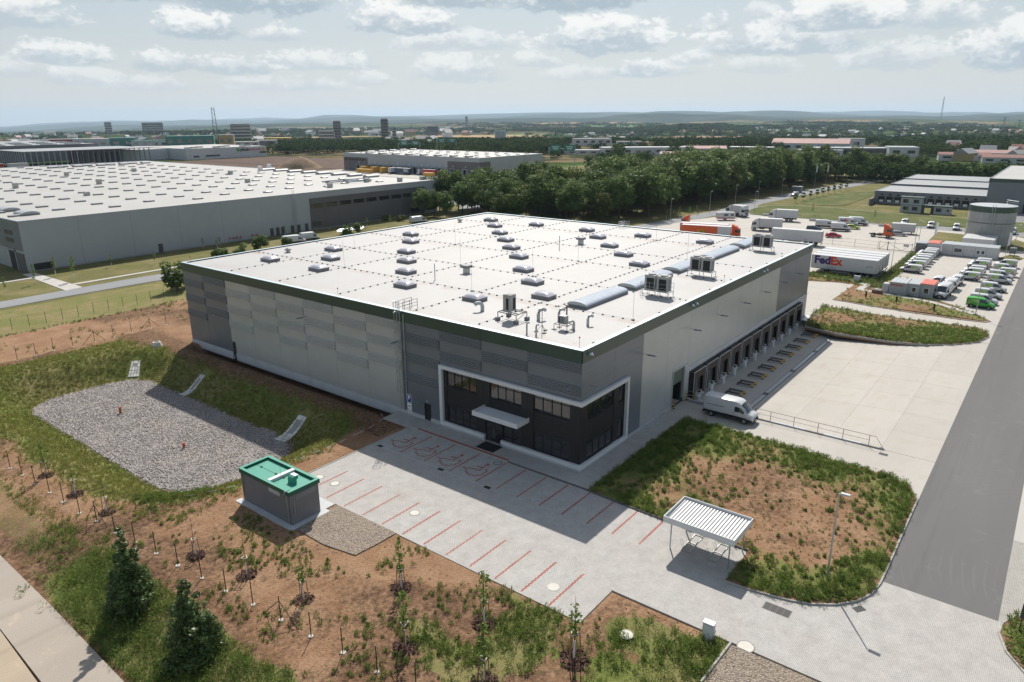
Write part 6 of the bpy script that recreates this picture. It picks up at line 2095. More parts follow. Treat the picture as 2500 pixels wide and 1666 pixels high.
M['leaf'] = mat_leaf('oak_leaves', (0.052, 0.092, 0.028), (0.150, 0.210, 0.060))
M['leaffar'] = mat_leaf('distant_leaves', (0.024, 0.046, 0.018), (0.068, 0.100, 0.034), .12, 0, .9, .0)
M['leaffar2'] = mat_leaf('distant_pale_leaves', (0.045, 0.066, 0.022), (0.105, 0.130, 0.044), .12, 0, .9, .0)
M['leaf2'] = mat_leaf('pale_leaves', (0.080, 0.105, 0.028), (0.185, 0.205, 0.062))
M['leafdark'] = mat_leaf('dark_glossy_leaves', (0.040, 0.075, 0.025), (0.130, 0.190, 0.060), .25, .1, .42, .3)
M['weed'] = mat_leaf('weed_leaves', (0.070, 0.130, 0.030), (0.215, 0.280, 0.065), .35, 0)
M['bankgrass'] = mat_leaf('summer_grass', (0.120, 0.155, 0.034), (0.330, 0.330, 0.085), .35, 0)
M['bark'] = pm('tree_bark', (0.095, 0.072, 0.052), .9, var=.3, sc=3, local=True)
M['stake'] = pm('wooden_stake', (0.30, 0.17, 0.10), .8, var=.2, sc=3, local=True)
M['batten'] = pm('pale_batten', (0.62, 0.55, 0.47), .75, var=.1, local=True)
M['mulch'] = pm('bark_mulch', (0.085, 0.045, 0.035), .95, var=.4, sc=7, bump=.8, bsc=12)


def leaf_quads(C, N, size, rng, asp=1.6):
    """one quad per centre, facing N, random spin"""
    n = len(C)
    N = N / (np.linalg.norm(N, axis=1, keepdims=True) + 1e-9)
    r_ = rng.normal(size=(n, 3))
    U = np.cross(N, r_); U /= np.linalg.norm(U, axis=1, keepdims=True) + 1e-9
    Vv = np.cross(N, U)
    s = (size * rng.uniform(.65, 1.35, n))[:, None] if np.isscalar(size) else size[:, None]
    a, b = U * s * .5 * asp, Vv * s * .5
    P = np.stack([C - a, C - b * .9 + a * .1, C + a, C + b * .9 + a * .1], 1).reshape(-1, 3)
    F = np.arange(4 * n).reshape(n, 4)
    return P, F


def crown_mesh(name, h, w, base, n, size, seed, mat, shape='oak', clumps=26):
    rng = np.random.default_rng(seed)
    cl = []
    H = h - base
    for i in range(clumps):
        for _ in range(50):
            u = rng.uniform(-1, 1, 3)
            if shape == 'oak':
                rr = np.linalg.norm(u)
                if .35 < rr < 1: break
            else:
                f = (u[2] + 1) / 2
                if i < 16: u[0] *= .06; u[1] *= .06; u[2] = -.9 + i * .122; break
                if np.hypot(u[0], u[1]) < (1 - f) ** .8 * .95 + .02: break
        cl.append(u)
    cl = np.array(cl)
    if shape == 'oak':
        cc = np.stack([cl[:, 0] * w * .40, cl[:, 1] * w * .40, base + H * (.5 + cl[:, 2] * .40)], 1)
        cr = rng.uniform(.14, .24, clumps) * w
    else:
        cc = np.stack([cl[:, 0] * w * .5, cl[:, 1] * w * .5, base + H * (cl[:, 2] + 1) / 2], 1)
        cr = rng.uniform(.09, .14, clumps) * w * (1.1 - (cl[:, 2] + 1) / 2 * .75)
    k = rng.integers(0, clumps, n)
    d = rng.normal(size=(n, 3)); d /= np.linalg.norm(d, axis=1, keepdims=True)
    rad = cr[k] * rng.uniform(.55, 1.08, n) ** .6
    C = cc[k] + d * rad[:, None] * np.array([1, 1, .78])
    N = d + rng.normal(size=(n, 3)) * .55 + np.array([0, 0, .35])
    P, F = leaf_quads(C, N, size, rng)
    ct = rng.uniform(0, 1, clumps)
    tint = np.zeros((n, 3))
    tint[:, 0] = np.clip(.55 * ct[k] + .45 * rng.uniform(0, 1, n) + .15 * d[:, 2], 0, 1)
    tint[:, 1] = (rng.uniform(0, 1, n) > .97) * .5
    return np_mesh(name, P, F, mat, None, {'tint': np.repeat(tint, 4, 0)})


def trunk_mesh(h, r, base, w, seed, limbs=5):
    rng = random.Random(seed)
    mb = MB().tube([(0, 0, -.3), (rng.uniform(-.1, .1), rng.uniform(-.1, .1), base * .6), (rng.uniform(-.2, .2), rng.uniform(-.2, .2), h * .7)], [r, r * .75, r * .25], 7)
    for i in range(limbs):
        a = rng.uniform(0, 6.28); z = base + (h - base) * rng.uniform(.0, .4)
        mb.tube([(0, 0, z * .9), (math.cos(a) * w * .18, math.sin(a) * w * .18, z + h * .08), (math.cos(a) * w * .34, math.sin(a) * w * .34, z + h * .2)], [r * .45, r * .3, r * .1], 5)
    return mb.mesh('trunk', M['bark'])


# ---- tree belt behind the warehouse
BELT = [(124, 147), (125, 141), (131, 134), (138, 114), (144.5, 93), (154, 82), (172, 80.5), (200, 80), (225, 78), (250, 78), (290, 73), (330, 69), (385, 62), (402, 40), (420, -30), (470, -60), (480, 40), (462, 100), (420, 150), (330, 150), (285, 138), (240, 118), (212, 122), (186, 138), (160, 152), (138, 160), (128, 155)]
OAK = []
for i in range(7):
    mt = 'leaf' if i < 5 else 'leaf2'
    h, w = (15.5, 11.0) if i < 5 else (13.0, 10.5)
    OAK.append((crown_mesh('crown', h, w, 2.6, 2400, .62, 100 + i, M[mt], clumps=34), trunk_mesh(h, .3, 2.6, w, i)))
rg = np.random.default_rng(5)
cand = []
xx = np.arange(110, 485, 7.6); yy = np.arange(-62, 164, 7.6)
for i, x in enumerate(xx):
    for y in yy:
        px_, py_ = x + rg.uniform(-2.6, 2.6), y + (3.8 if i % 2 else 0) + rg.uniform(-2.6, 2.6)
        cand.append((px_, py_))
cand = np.array(cand)
ok = in_poly(cand[:, 0], cand[:, 1], BELT) & (poly_dist(cand[:, 0], cand[:, 1], BELT) > 1.5)
cand = cand[ok]
cand = cand[np.argsort(np.hypot(cand[:, 0] - CAM_LOC[0], cand[:, 1] - CAM_LOC[1]))]
front = poly_dist(cand[:, 0], cand[:, 1], BELT[:14], False)
keepers = list(range(min(285, len(cand))))
for n_, i in enumerate(keepers):
    x, y = cand[i]
    d0 = math.hypot(x - CAM_LOC[0], y - CAM_LOC[1])
    pale = rg.uniform() > .80
    near_end = (x < 136)
    k = int(rg.integers(5, 7)) if pale else int(rg.integers(0, 5))
    s_ = rg.uniform(.85, 1.2) * float(np.interp(x, [113, 140, 172, 300, 330], [.55, .76, 1.06, 1.05, .92]))
    t_ = thing('deciduous_tree', 'pale green leafy tree among the dark trees of the belt behind the warehouse' if pale else 'tall dark green broadleaf tree in the dense belt behind the warehouse', 'tree', (x, y, -.1), rg.uniform(0, 6.28),
               'pale trees of the belt' if pale else 'dark trees of the belt')
    t_.scale = (s_ * rg.uniform(.9, 1.12), s_ * rg.uniform(.9, 1.12), s_ * rg.uniform(.9, 1.1))
    link('crown', OAK[k][0], t_); link('trunk', OAK[k][1], t_)

# ---- bushy trees by the left corner of the warehouse and along the lane
BT = [(crown_mesh('crown', 6.6, 6.0, .6, 1500, .42, 300 + i, M['leaf'], clumps=20), trunk_mesh(6.4, .16, .6, 6, 40 + i)) for i in range(3)]
for i, (x, y, s_, lab) in enumerate([(16.6, 107.2, 1.0, 'bushy green tree rising behind the left corner of the warehouse'), (20.5, 110.5, .8, 'bushy tree just behind the one at the left warehouse corner'), (35.8, 122, .75, 'round bushy tree beyond the warehouse roof, left of the parked coaches'), (42.5, 125.5, .7, 'round bushy tree beyond the warehouse roof next to another'),
                                      (51.3, 130, .75, 'spreading bushy tree beyond the roof in front of the young saplings'), (57.5, 128, .6, 'low bushy tree beyond the roof beside the white coaches'), (78, 128, .75, 'low bushy tree beyond the roof edge by the striped hut'), (86, 133, .6, 'small bushy tree beyond the roof edge close to the grey offices')]):
    t_ = thing('bushy_tree', lab, 'tree', (x, y, 0), i * 1.3); t_.scale = (s_, s_, s_)
    link('crown', BT[i % 3][0], t_); link('trunk', BT[i % 3][1], t_)
SH = (crown_mesh('crown', 2.3, 3.4, .0, 420, .3, 350, M['leaf2'], clumps=9), None)
for (x, y, lab) in [(115.5, 145.5, 'round yellow-green shrub in front of the grey offices'), (120.5, 143.5, 'second yellow-green shrub in front of the grey offices, nearer the trees'), (113, 149.5, 'dark shrub against the grey office wall')]:
    t_ = thing('shrub', lab, 'shrub', (x, y, 0)); link('crown', SH[0], t_); MB().tube([(0, 0, 0), (0, 0, 1.2)], .07, 5).build('stem', M['bark'], t_)

# ---- the two dark pyramidal trees below the fence
for i, (x, y, h, w, lab) in enumerate([(-36.6, 14.4, 7.0, 3.7, 'dark green pyramid-shaped hornbeam below the fence, the farther of two'), (-36.4, 6.5, 6.0, 4.0, 'dark green pyramid-shaped hornbeam below the fence, the nearer of two')]):
    t_ = thing('hornbeam_tree', lab, 'tree', (x, y, -.35))
    link('crown', crown_mesh('crown', h, w, .1, 15000, .125, 500 + i, M['leafdark'], 'cone', 190), t_)
    link('trunk', trunk_mesh(h * .8, .12, .3, w, 80 + i), t_)
t_ = thing('hornbeam_tree', 'leafy branches of a tree at the bottom left edge beyond the farm road', 'tree', (-46.2, 5.6, -.5))
link('crown', crown_mesh('crown', 4.6, 3.4, 1.0, 2500, .22, 510, M['leafdark'], 'oak', 24), t_); link('trunk', trunk_mesh(4.0, .1, 1.0, 3, 90), t_)

# ---- staked young trees
YL = []
for i in range(4):
    rng = np.random.default_rng(60 + i)
    n = 150
    z = rng.uniform(1.6, 4.1, n) if i != 3 else rng.uniform(1.7, 3.4, n)
    r_ = (.42 * np.sin(np.clip((z - 1.3) / 3.0, 0, 1) * 3.0) + .06) * rng.uniform(.2, 1.1, n)
    a = rng.uniform(0, 6.28, n)
    P, F = leaf_quads(np.stack([r_ * np.cos(a), r_ * np.sin(a), z], 1), rng.normal(size=(n, 3)) + np.array([0, 0, .6]), .15, rng)
    tint = np.zeros((n, 3)); tint[:, 0] = rng.uniform(.2, 1, n)
    cm = np_mesh('crown', P, F, M['weed'], None, {'tint': np.repeat(tint, 4, 0)})
    tb_ = MB().tube([(0, 0, -.1), (.02, .01, 1.7), (.0, .03, 4.2)], [.045, .03, .008], 6)
    for j in range(8):
        aa = j * 2.4; zz = 1.9 + j * .25
        tb_.tube([(0, 0, zz), (.34 * math.cos(aa), .34 * math.sin(aa), zz + .32)], [.012, .004], 4)
    wr = MB().tube([(0, 0, .05), (.015, .008, 1.3)], .055, 6).mesh('trunk_wrap', M['signwhite'])
    YL.append((cm, tb_.mesh('trunk', M['bark']), wr))
stm = []
for j in range(3):
    a = j * 2.094 + .4
    stm.append(((.42 * math.cos(a), .42 * math.sin(a)), (.30 * math.cos(a), .30 * math.sin(a))))
stakes = [MB().tube([(b[0], b[1], -.2), (t2[0], t2[1], 1.85)], .035, 6).mesh('stake', M['stake']) for b, t2 in stm]
bat = []
for j in range(3):
    a, b = stm[j][1], stm[(j + 1) % 3][1]
    bat.append(MB().tube([(a[0] * 1.1, a[1] * 1.1, 1.8), (b[0] * 1.1, b[1] * 1.1, 1.8)], .036, 5).mesh('batten', M['batten']))
rng = np.random.default_rng(77)
nm = 260
rr_ = np.sqrt(rng.uniform(0, 1, nm)) * .85; aa_ = rng.uniform(0, 6.28, nm)
P, F = leaf_quads(np.stack([rr_ * np.cos(aa_), rr_ * np.sin(aa_), rng.uniform(.02, .12, nm) + .10 * (1 - rr_)], 1), rng.normal(size=(nm, 3)) * .5 + np.array([0, 0, 1]), .14, rng)
mulchm = np_mesh('mulch', P, F, M['mulch'])


def young(x, y, lab, kind=0, s=1.0, leafy=True, rz=0.0, support=True, grp='staked young trees'):
    t_ = thing('young_tree', lab, 'tree', (x, y, th(x, y)), rz, grp)
    t_.scale = (s, s, s)
    cm, tm, wr = YL[kind]
    if leafy: link('crown', cm, t_)
    link('trunk', tm, t_); link('trunk_wrap', wr, t_)
    if support:
        for m_ in stakes: link('stake', m_, t_)
        for m_ in bat: link('batten', m_, t_)
        o = link('mulch', mulchm, t_); o['kind'] = 'stuff'
    return t_


for i, (x, y, k, s, lf, lab) in enumerate([
        (-32.28, 41.34, 0, .85, True, 'staked sapling above the fence closest to the left picture edge'), (-32.19, 34.9, 1, .85, False, 'bare staked sapling above the fence, second from the left edge'), (-31.86, 29.23, 2, .85, False, 'bare staked sapling above the braced fence post'),
        (-30.51, 16.85, 1, .85, False, 'bare staked sapling right of the farther dark hornbeam'), (-29.56, 11.2, 2, .9, False, 'bare staked sapling uphill of the nearer dark hornbeam'), (-28.7, 5.3, 3, .9, True, 'staked sapling with a leafy clump behind the second braced fence post'),
        (-23.38, .74, 0, .95, True, 'leafy staked sapling below the gravel bed beside the paving'), (-27.61, -4.07, 1, 1.05, True, 'thin staked sapling in bare soil left of the grass patch'), (-22.61, -6.69, 2, 1.05, True, 'tall leafy staked sapling in front of the last parking bays'),
        (-26.8, -10.18, 0, 1.05, True, 'tall staked sapling at the bottom edge between grass and soil'), (-21.75, -13.5, 3, 1.15, True, 'leafy staked sapling near the stepped corner of the paving')]):
    young(x, y, lab, k, s, lf, i * 1.1)
for i, (x, y, s, lab) in enumerate([(1.5, 137.6, 1.05, 'young lawn tree beside the footpath fork'), (7.35, 142.3, 1.1, 'young lawn tree by the low dark window of the long hall'), (7.9, 134.1, 1.35, 'taller slim young tree on the lawn beside the footpath'), (19.9, 143.6, .85, 'small young lawn tree in front of the long pale wall, first of a pair'),
                                    (27.5, 138.0, .75, 'young lawn tree with a white wrapped stem before the small dark door'), (46.5, 149.5, .7, 'young lawn tree close to the long wall left of the red outlets'), (51.2, 149.2, .65, 'short young lawn tree by the red wall outlets'), (48.8, 146.5, .85, 'young lawn tree a little in front of the red wall outlets'),
                                    (-5.5, 132.8, .85, 'young lawn tree at the left picture edge above the lane'), (71.6, 148.5, .8, 'young tree in front of the row of narrow doors'), (87.7, 148.2, .65, 'young tree beneath the grey office wall, left end'), (99.3, 143.9, .8, 'young tree on the lawn under the office windows'), (108.7, 148.2, .75, 'young tree near the office wall right of another'),
                                    (104.9, 139.1, .9, 'young tree on the lawn in front of the offices, nearest the warehouse'), (211.4, 205.3, 1.0, 'young tree on the lawn beyond the car park'), (230.8, 209.8, .9, 'young tree before the dock row of the far hall'), (259, 232, 1.0, 'young tree at the corner of the far hall')]):
    young(x, y, lab, i % 4, s, True, i, False, 'young lawn trees')
for i, (x, y, s, lab) in enumerate([(178.2, 73.0, .95, 'young street tree in front of the belt left of the caravan, first'), (180.5, 70.5, .9, 'young street tree in front of the belt left of the caravan, second'), (189.4, 71.7, .85, 'young street tree in front of the belt above the caravan'), (172, 75, .85, 'young street tree in front of the belt near the warehouse roof edge'),
                                    (211, 38.1, 1.0, 'young tree on the oval lawn behind the white box lorry'), (206.6, 17.1, .9, 'young tree on the oval lawn behind the white vans'), (230, 11.7, .7, 'young tree on the oval lawn before the gatehouse'), (75.8, -13.7, .75, 'thin staked sapling in the brown soil of the rounded island')]):
    young(x, y, lab, i % 4, s, True, i, i == 7, 'young trees of the east lot')
DW = crown_mesh('crown', 2.0, 1.0, .3, 260, .2, 351, M['leafdark'], 'cone', 9)
for (x, y, lab) in [(91.6, -5.8, 'small dark conifer in the planted strip nearest the footpath bend'), (90.7, -11.2, 'small dark conifer in the middle of the planted strip'), (88.7, -17.6, 'small dark conifer in the planted strip by the red roofed cabin')]:
    t_ = thing('small_conifer', lab, 'tree', (x, y, .25), 0, 'small conifers of the planted strip'); link('crown', DW, t_); MB().tube([(0, 0, 0), (0, 0, 1.2)], .05, 5).build('trunk', M['bark'], t_)
# avenue of small trees on the triangular lawn
k_ = 0
AV = crown_mesh('crown', 3.6, 2.0, 1.0, 170, .35, 352, M['leaf'], clumps=8)
AVT = MB().tube([(0, 0, 0), (0, 0, 2.2)], .06, 5).mesh('trunk', M['bark'])
for i in range(9):
    x, y = 246 + i * 8.2, 54.5 - i * .35
    t_ = thing('avenue_tree', 'small round tree in the avenue along the grey road beside the triangular lawn', 'tree', (x, y, .1), i, 'avenue trees of the triangular lawn'); link('crown', AV, t_); link('trunk', AVT, t_)

# ---- grass and weeds: countless blades, one object per bed
def scatter(n, x0, x1, y0, y1, dens, rng):
    x = rng.uniform(x0, x1, n); y = rng.uniform(y0, y1, n)
    k = rng.uniform(0, 1, n) < dens(x, y)
    return x[k], y[k]


def tufts(name, x, y, z, size, leaves, rng, mat, leaf=.16, tall=1.0, bare=0.0, dry=.1):
    """weeds: per tuft a handful of upright leaves and stalks"""
    n = len(x)
    if n == 0: return
    k = leaves
    sx = np.repeat(size, k)
    cx, cy_, cz = np.repeat(x, k), np.repeat(y, k), np.repeat(z, k)
    a = rng.uniform(0, 6.28, n * k); r_ = np.sqrt(rng.uniform(0, 1, n * k)) * sx * .55
    hh = rng.uniform(.05, 1, n * k) * sx * tall * (1 - .55 * (r_ / (sx * .55)) ** 2)
    C = np.stack([cx + r_ * np.cos(a), cy_ + r_ * np.sin(a), cz + hh], 1)
    N = rng.normal(size=(n * k, 3)) + np.stack([np.cos(a) * .6, np.sin(a) * .6, np.full(n * k, .25)], 1)
    sz = (np.minimum(leaf, .45 * sx) * rng.uniform(.6, 1.5, n * k))[:, None]
    U = np.stack([np.cos(a) * .55, np.sin(a) * .55, np.full(n * k, 1.0)], 1) + rng.normal(size=(n * k, 3)) * .45
    U /= np.linalg.norm(U, axis=1, keepdims=True)
    B = np.cross(U, rng.normal(size=(n * k, 3))); B /= np.linalg.norm(B, axis=1, keepdims=True)
    P = np.stack([C - U * sz * 1.1, C - B * sz * .20, C + U * sz * 1.1, C + B * sz * .20], 1).reshape(-1, 3)
    F = np.arange(4 * n * k).reshape(n * k, 4)
    tt = np.zeros((n * k, 3))
    tuft_t = np.repeat(rng.uniform(0, 1, n), k)
    tt[:, 0] = np.clip(.45 * tuft_t + .4 * rng.uniform(0, 1, n * k) + .2 * hh / (sx * tall), 0, 1)
    tt[:, 1] = np.repeat((rng.uniform(0, 1, n) < dry) * rng.uniform(.3, 1, n), k)
    o = link(name, np_mesh(name, P, F, mat, None, {'tint': np.repeat(tt, 4, 0)}))
    o['kind'] = 'stuff'
    return o


rw_ = np.random.default_rng(21)
# the big island
def dens_big(x, y):
    ins = in_poly(x, y, BIG) & (poly_dist(x, y, BIG) > .12)
    c = big_cov(x, y)
    return ins * np.clip(c * c * 1.35, .02, 1) * (.55 + .45 * sstep(.45, .6, fbm(x, y, .9, 3, 77)))
x, y = scatter(7500, -8.2, 18.7, -27.5, -2.5, dens_big, rw_)
d_ = poly_dist(x, y, BIG)
z = .07 + np.minimum(d_ * .12, .22)
tufts('weeds', x, y, z, rw_.uniform(.22, .75, len(x)) * (.55 + .6 * big_cov(x, y)), 52, rw_, M['weed'], .105, .95)
x, y = scatter(2600, -8.2, 18.7, -27.5, -2.5, lambda x, y: in_poly(x, y, BIG) * .6, rw_)
tufts('sparse_weeds', x, y, np.full(len(x), .27), rw_.uniform(.10, .26, len(x)), 14, rw_, M['weed'], .075, .7, dry=.3)
# the two east islands and the board bed
for nm_, P_, n_, f_ in (('island_grass', ISB, 4200, lambda x, y: .25 + .75 * sstep(-3, 4, 66 + 0.55 * (-y) - x) + .4 * (fbm(x, y, .2, 3, 6) - .5)), ('island_grass', ISA, 2600, lambda x, y: .3 + .8 * (fbm(x, y, .2, 3, 5) - .4)), ('bed_plants', RIS, 1500, lambda x, y: .9 + 0 * x)):
    A = np.array(P_)
    x, y = scatter(n_, A[:, 0].min(), A[:, 0].max(), A[:, 1].min(), A[:, 1].max(), lambda x, y: in_poly(x, y, P_) * f_(x, y), rw_)
    tufts(nm_, x, y, np.full(len(x), .22), rw_.uniform(.2, .6, len(x)), 14, rw_, M['weed'], .16, .9, dry=.2)
FLU = [[(-10.29, 70.56), (-8.64, 72.63)], [(-9.57, 58.30), (-5.78, 59.14)], [(-10.20, 35.19), (-6.27, 35.64)]]
# grass of the basin banks and rims
def d_bank(x, y):
    c = cover_grass(x, y)
    fl = np.minimum(np.minimum(poly_dist(x, y, FLU[0], False), poly_dist(x, y, FLU[1], False)), poly_dist(x, y, FLU[2], False))
    return (fl > 1.0) * np.where(basin_sdf(x, y) > .1, np.clip(c, 0, 1), .012) * (y > 22) * (x < -1.5) * (y < 84)
x, y = scatter(44000, -36, -1.5, 22, 84, d_bank, rw_)
tufts('bank_grass', x, y, TH(x, y), rw_.uniform(.14, .42, len(x)), 9, rw_, M['bankgrass'], .12, .8, dry=.3)
# rank weeds along the farm road
def d_road(x, y):
    n = fbm(x, y, .25, 4, 55)
    return np.clip(cover_grass(x, y) ** 1.5 * (.25 + 1.1 * sstep(.38, .6, n)) + .8 * (x < -34.2) * (x > -39.9) * (y < 20), 0, 1) * (y < 31) * (y > -33) * (x < -14.3) * ~((x > -23.4) & (y > 5.5)) * ~in_poly(x, y, [(-14.25, -21.0), (-18.7, -20.8), (-20.4, -44), (-14.25, -44)]) * ~((x > -18.6) & (y > -11.9))
x, y = scatter(19000, -41, -14.3, -33, 31, d_road, rw_)
g_ = cover_grass(x, y)
tall_ = sstep(-33, -35, x) * .9 + sstep(-2, -14, y) * .25
tufts('verge_weeds', x, y, TH(x, y), rw_.uniform(.18, .60, len(x)) * (.5 + .7 * g_) * (1 + tall_), 30, rw_, M['weed'], .10, 1.1, dry=.14)
# scattered clumps on the open soil
x, y = scatter(1500, -33, -18.6, -12, 24, lambda x, y: sstep(.52, .66, fbm(x, y, .28, 3, 63)) * ~((x > -24.2) & (y > 6) & (y < 23)), rw_)
tufts('soil_weeds', x, y, TH(x, y), rw_.uniform(.15, .5, len(x)), 34, rw_, M['weed'], .095, .9)
x, y = scatter(1600, -20, 22, 84, 99.5, lambda x, y: .35 * sstep(.5, .65, fbm(x, y, .3, 3, 64)) + .9 * (y > 98.2), rw_)
tufts('track_weeds', x, y, TH(x, y), rw_.uniform(.15, .45, len(x)), 10, rw_, M['weed'], .2, .9)
M['clod'] = pm('soil_clods', (0.20, 0.125, 0.08), .95, var=.3, sc=2.0, spec=.1)
# soil clods and stones on the bare ground
x, y = scatter(6500, -41, -1.5, -33, 84, lambda x, y: (basin_sdf(x, y) > .5) * (cover_grass(x, y) < .5) * ~((x > -18.4) & (y < 21.2) & (y > -12)) * ~((x > -23.4) & (y > 6.4) & (y < 22)) * ~((x > -14.3) & (y < 21)) * .9, rw_)
z = TH(x, y)
s = rw_.uniform(.02, .085, len(x)) * rw_.uniform(.5, 1, len(x))
cube = np.array([(-1, -1, -.4), (1, -1, -.4), (1, 1, -.4), (-1, 1, -.4), (-.6, -.6, .7), (.6, -.6, .7), (.6, .6, .7), (-.6, .6, .7)])
V = (cube[None] * s[:, None, None] * rw_.uniform(.6, 1.4, (len(x), 8, 3)) + np.stack([x, y, z], 1)[:, None]).reshape(-1, 3)
Fc = np.array([(4, 5, 6, 7), (0, 1, 5, 4), (1, 2, 6, 5), (2, 3, 7, 6), (3, 0, 4, 7)])
Fa = (Fc[None] + 8 * np.arange(len(x))[:, None, None]).reshape(-1, 4)
link('soil_clods', np_mesh('soil_clods', V, Fa, M['clod']))['kind'] = 'stuff'
# loose gravel stones on the basin floor
x, y = scatter(20000, -26, -8, 30, 73, lambda x, y: (basin_sdf(x, y) < .3) * .9, rw_)
s = rw_.uniform(.03, .07, len(x))
V = (cube[None] * s[:, None, None] * rw_.uniform(.5, 1.5, (len(x), 8, 3)) + np.stack([x, y, np.maximum(TH(x, y), -2.86) + .05], 1)[:, None]).reshape(-1, 3)
Fa = (Fc[None] + 8 * np.arange(len(x))[:, None, None]).reshape(-1, 4)
tg = np.repeat(rw_.uniform(0, 1, (len(x), 1)), 8, 0) * np.ones((1, 3))
t = NT('loose_stones'); t.fin(t.mix(t.attr('tint'), (0.20, 0.185, 0.18), (0.46, 0.425, 0.40)), .85); M['stones'] = t.mat
link('loose_stones', np_mesh('loose_stones', V, Fa, M['stones'], None, {'tint': tg}))['kind'] = 'stuff'

# ================================================================== NEIGHBOURING HALLS
M['hallgrey'] = pm('pale_blue_grey_cladding', (0.37, 0.395, 0.415), .5, .15, var=.05, sc=.2)
M['halldark'] = pm('brown_grey_cladding', (0.125, 0.118, 0.122), .5, .15, var=.05, sc=.2)
M['hallroof'] = pm('pale_hall_roof', (0.375, 0.37, 0.35), .65, 0, var=.06, sc=.05, dirt=.18)
M['hallroofd'] = pm('grey_hall_roof', (0.27, 0.285, 0.29), .65, 0, var=.08, sc=.05)
M['skylt'] = pm('small_rooflight', (0.36, 0.37, 0.375), .3, 0, var=.05)
M['curbgrey'] = pm('rooflight_curb', (0.20, 0.20, 0.20), .6, 0, var=.08)


def hall(name, label, x0, x1, y0, y1, h, wall='hallgrey', roof='hallroof', panel=12.0, sides=('x0', 'y0'), cat='warehouse'):
    t_ = thing(name, label, cat)
    MB().box(x0 + .2, x1 - .2, y0 + .2, y1 - .2, -.5, h - .15).build('wall', M[wall], t_)
    MB().box(x0 + .25, x1 - .25, y0 + .25, y1 - .25, h - .14, h - .08).build('roof', M[roof], t_)
    p = MB()
    for a in ((x0, x0 + .35, y0, y1), (x1 - .35, x1, y0, y1), (x0 + .35, x1 - .35, y0, y0 + .35), (x0 + .35, x1 - .35, y1 - .35, y1)): p.box(*a, h - .35, h + .05)
    p.build('parapet', M[wall], t_)
    if 'y0' in sides:
        n = max(1, round((x1 - x0) / panel))
        for i in range(n):
            a, b = x0 + (x1 - x0) * i / n, x0 + (x1 - x0) * (i + 1) / n
            MB().box(a + .02, b - .02, y0 - .02, y0 + .19, .25, h - .36).build('wall_panel', M[wall], t_)
    if 'x0' in sides:
        n = max(1, round((y1 - y0) / panel))
        for i in range(n):
            a, b = y0 + (y1 - y0) * i / n, y0 + (y1 - y0) * (i + 1) / n
            MB().box(x0 - .02, x0 + .19, a + .02, b - .02, .25, h - .36).build('wall_panel', M[wall], t_)
    return t_


SKM = MB().box(-1.3, 1.3, -.7, .7, 0, .36).mesh('skylight', M['curbgrey'])
SKD = MB().add([(-1.25, -.7, .365), (1.25, -.7, .365), (1.25, .7, .365), (-1.25, .7, .365), (-.7, -.35, .50), (.7, -.35, .50), (.7, .35, .50), (-.7, .35, .50)],
               [(4, 5, 6, 7), (0, 1, 5, 4), (1, 2, 6, 5), (2, 3, 7, 6), (3, 0, 4, 7)]).mesh('dome', M['skylt'])


def barrel(t_, x0, x1, y0, y1, z, m='skylt'):
    n = 8
    u = MB().box(x0, x1, y0, y1, z, z + .4).build('barrel_skylight', M['curbgrey'], t_)
    lg = (x1 - x0) > (y1 - y0)
    pr = []
    for i in range(n + 1):
        c, s = -math.cos(math.pi * i / n), math.sin(math.pi * i / n)
        pr.append(((y0 + y1) / 2 + (y1 - y0) / 2 * c if lg else (x0 + x1) / 2 + (x1 - x0) / 2 * c, z + .405 + .6 * s))
    a = [(x0, p, q_) if lg else (p, y0, q_) for p, q_ in pr]; b = [(x1, p, q_) if lg else (p, y1, q_) for p, q_ in pr]
    MB().add(a + b, [(i, i + 1, n + 2 + i, n + 1 + i) for i in range(n)] + [tuple(range(n + 1)), tuple(range(n + 1, 2 * n + 2))]).build('glazing', M[m], u)


# --- long hall on the left
AZ = hall('long_hall', 'very long pale grey hall with a white roof full of small rooflights on the left', 5.3, 140.6, 152.2, 368, 11.6)
for i in range(9):
    a = 84.0 + 5.58 * i
    MB().box(a + .02, a + 5.56, 152.04, 152.16, .4, 9.75).build('dark_panel', M['halldark'], AZ)
    b1_ = a + .55 + 4.45
    zz = (6.7, 8.0) if i < 8 else (7.0, 8.2)
    w_ = MB().box(a + .5, b1_, 152.0, 152.03, *zz).build('window', M['wframe'], AZ)
    for j in range(3 if i < 8 else 5):
        nn_ = 3 if i < 8 else 5
        c0 = a + .56 + (b1_ - a - .6) * j / nn_
        MB().box(c0, c0 + (b1_ - a - .6) / nn_ - .06, 151.97, 151.995, zz[0] + .07, zz[1] - .07).build('pane', M['glass'] if i < 8 else M['vglass'], w_)
for a, b in ((84.5, 88.0), (127.0, 131.5), (134.6, 139)):
    w_ = MB().box(a, b, 152.0, 152.03, 1.2, 2.6).build('window', M['wframe'], AZ)
    for j in range(4): MB().box(a + .08 + j * (b - a - .1) / 4, a + (j + 1) * (b - a - .1) / 4, 151.97, 151.995, 1.28, 2.52).build('pane', M['vglass'], w_)
for x in (35.8, 69.3, 71.3, 73.1, 76.5, 78.8, 81.7, 97.3):
    MB().box(x, x + 1.1, 152.05, 152.17, .1, 2.35).build('door', M['dksteel'], AZ)
w_ = MB().box(6.7, 10.7, 152.1, 152.17, .3, 1.8).build('window', M['wframe'], AZ)
for x in (56.0, 57.2, 58.2, 59.4, 63.2, 64.6):
    MB().cyl((x, 152.0), .22, .9, 1.35, 8).build('outlet_pipe', M['red'], AZ)
sgn = MB().box(134.4, 140.5, 151.9, 152.0, 4.75, 6.25).build('sign_panel', M['signwhite'], AZ)
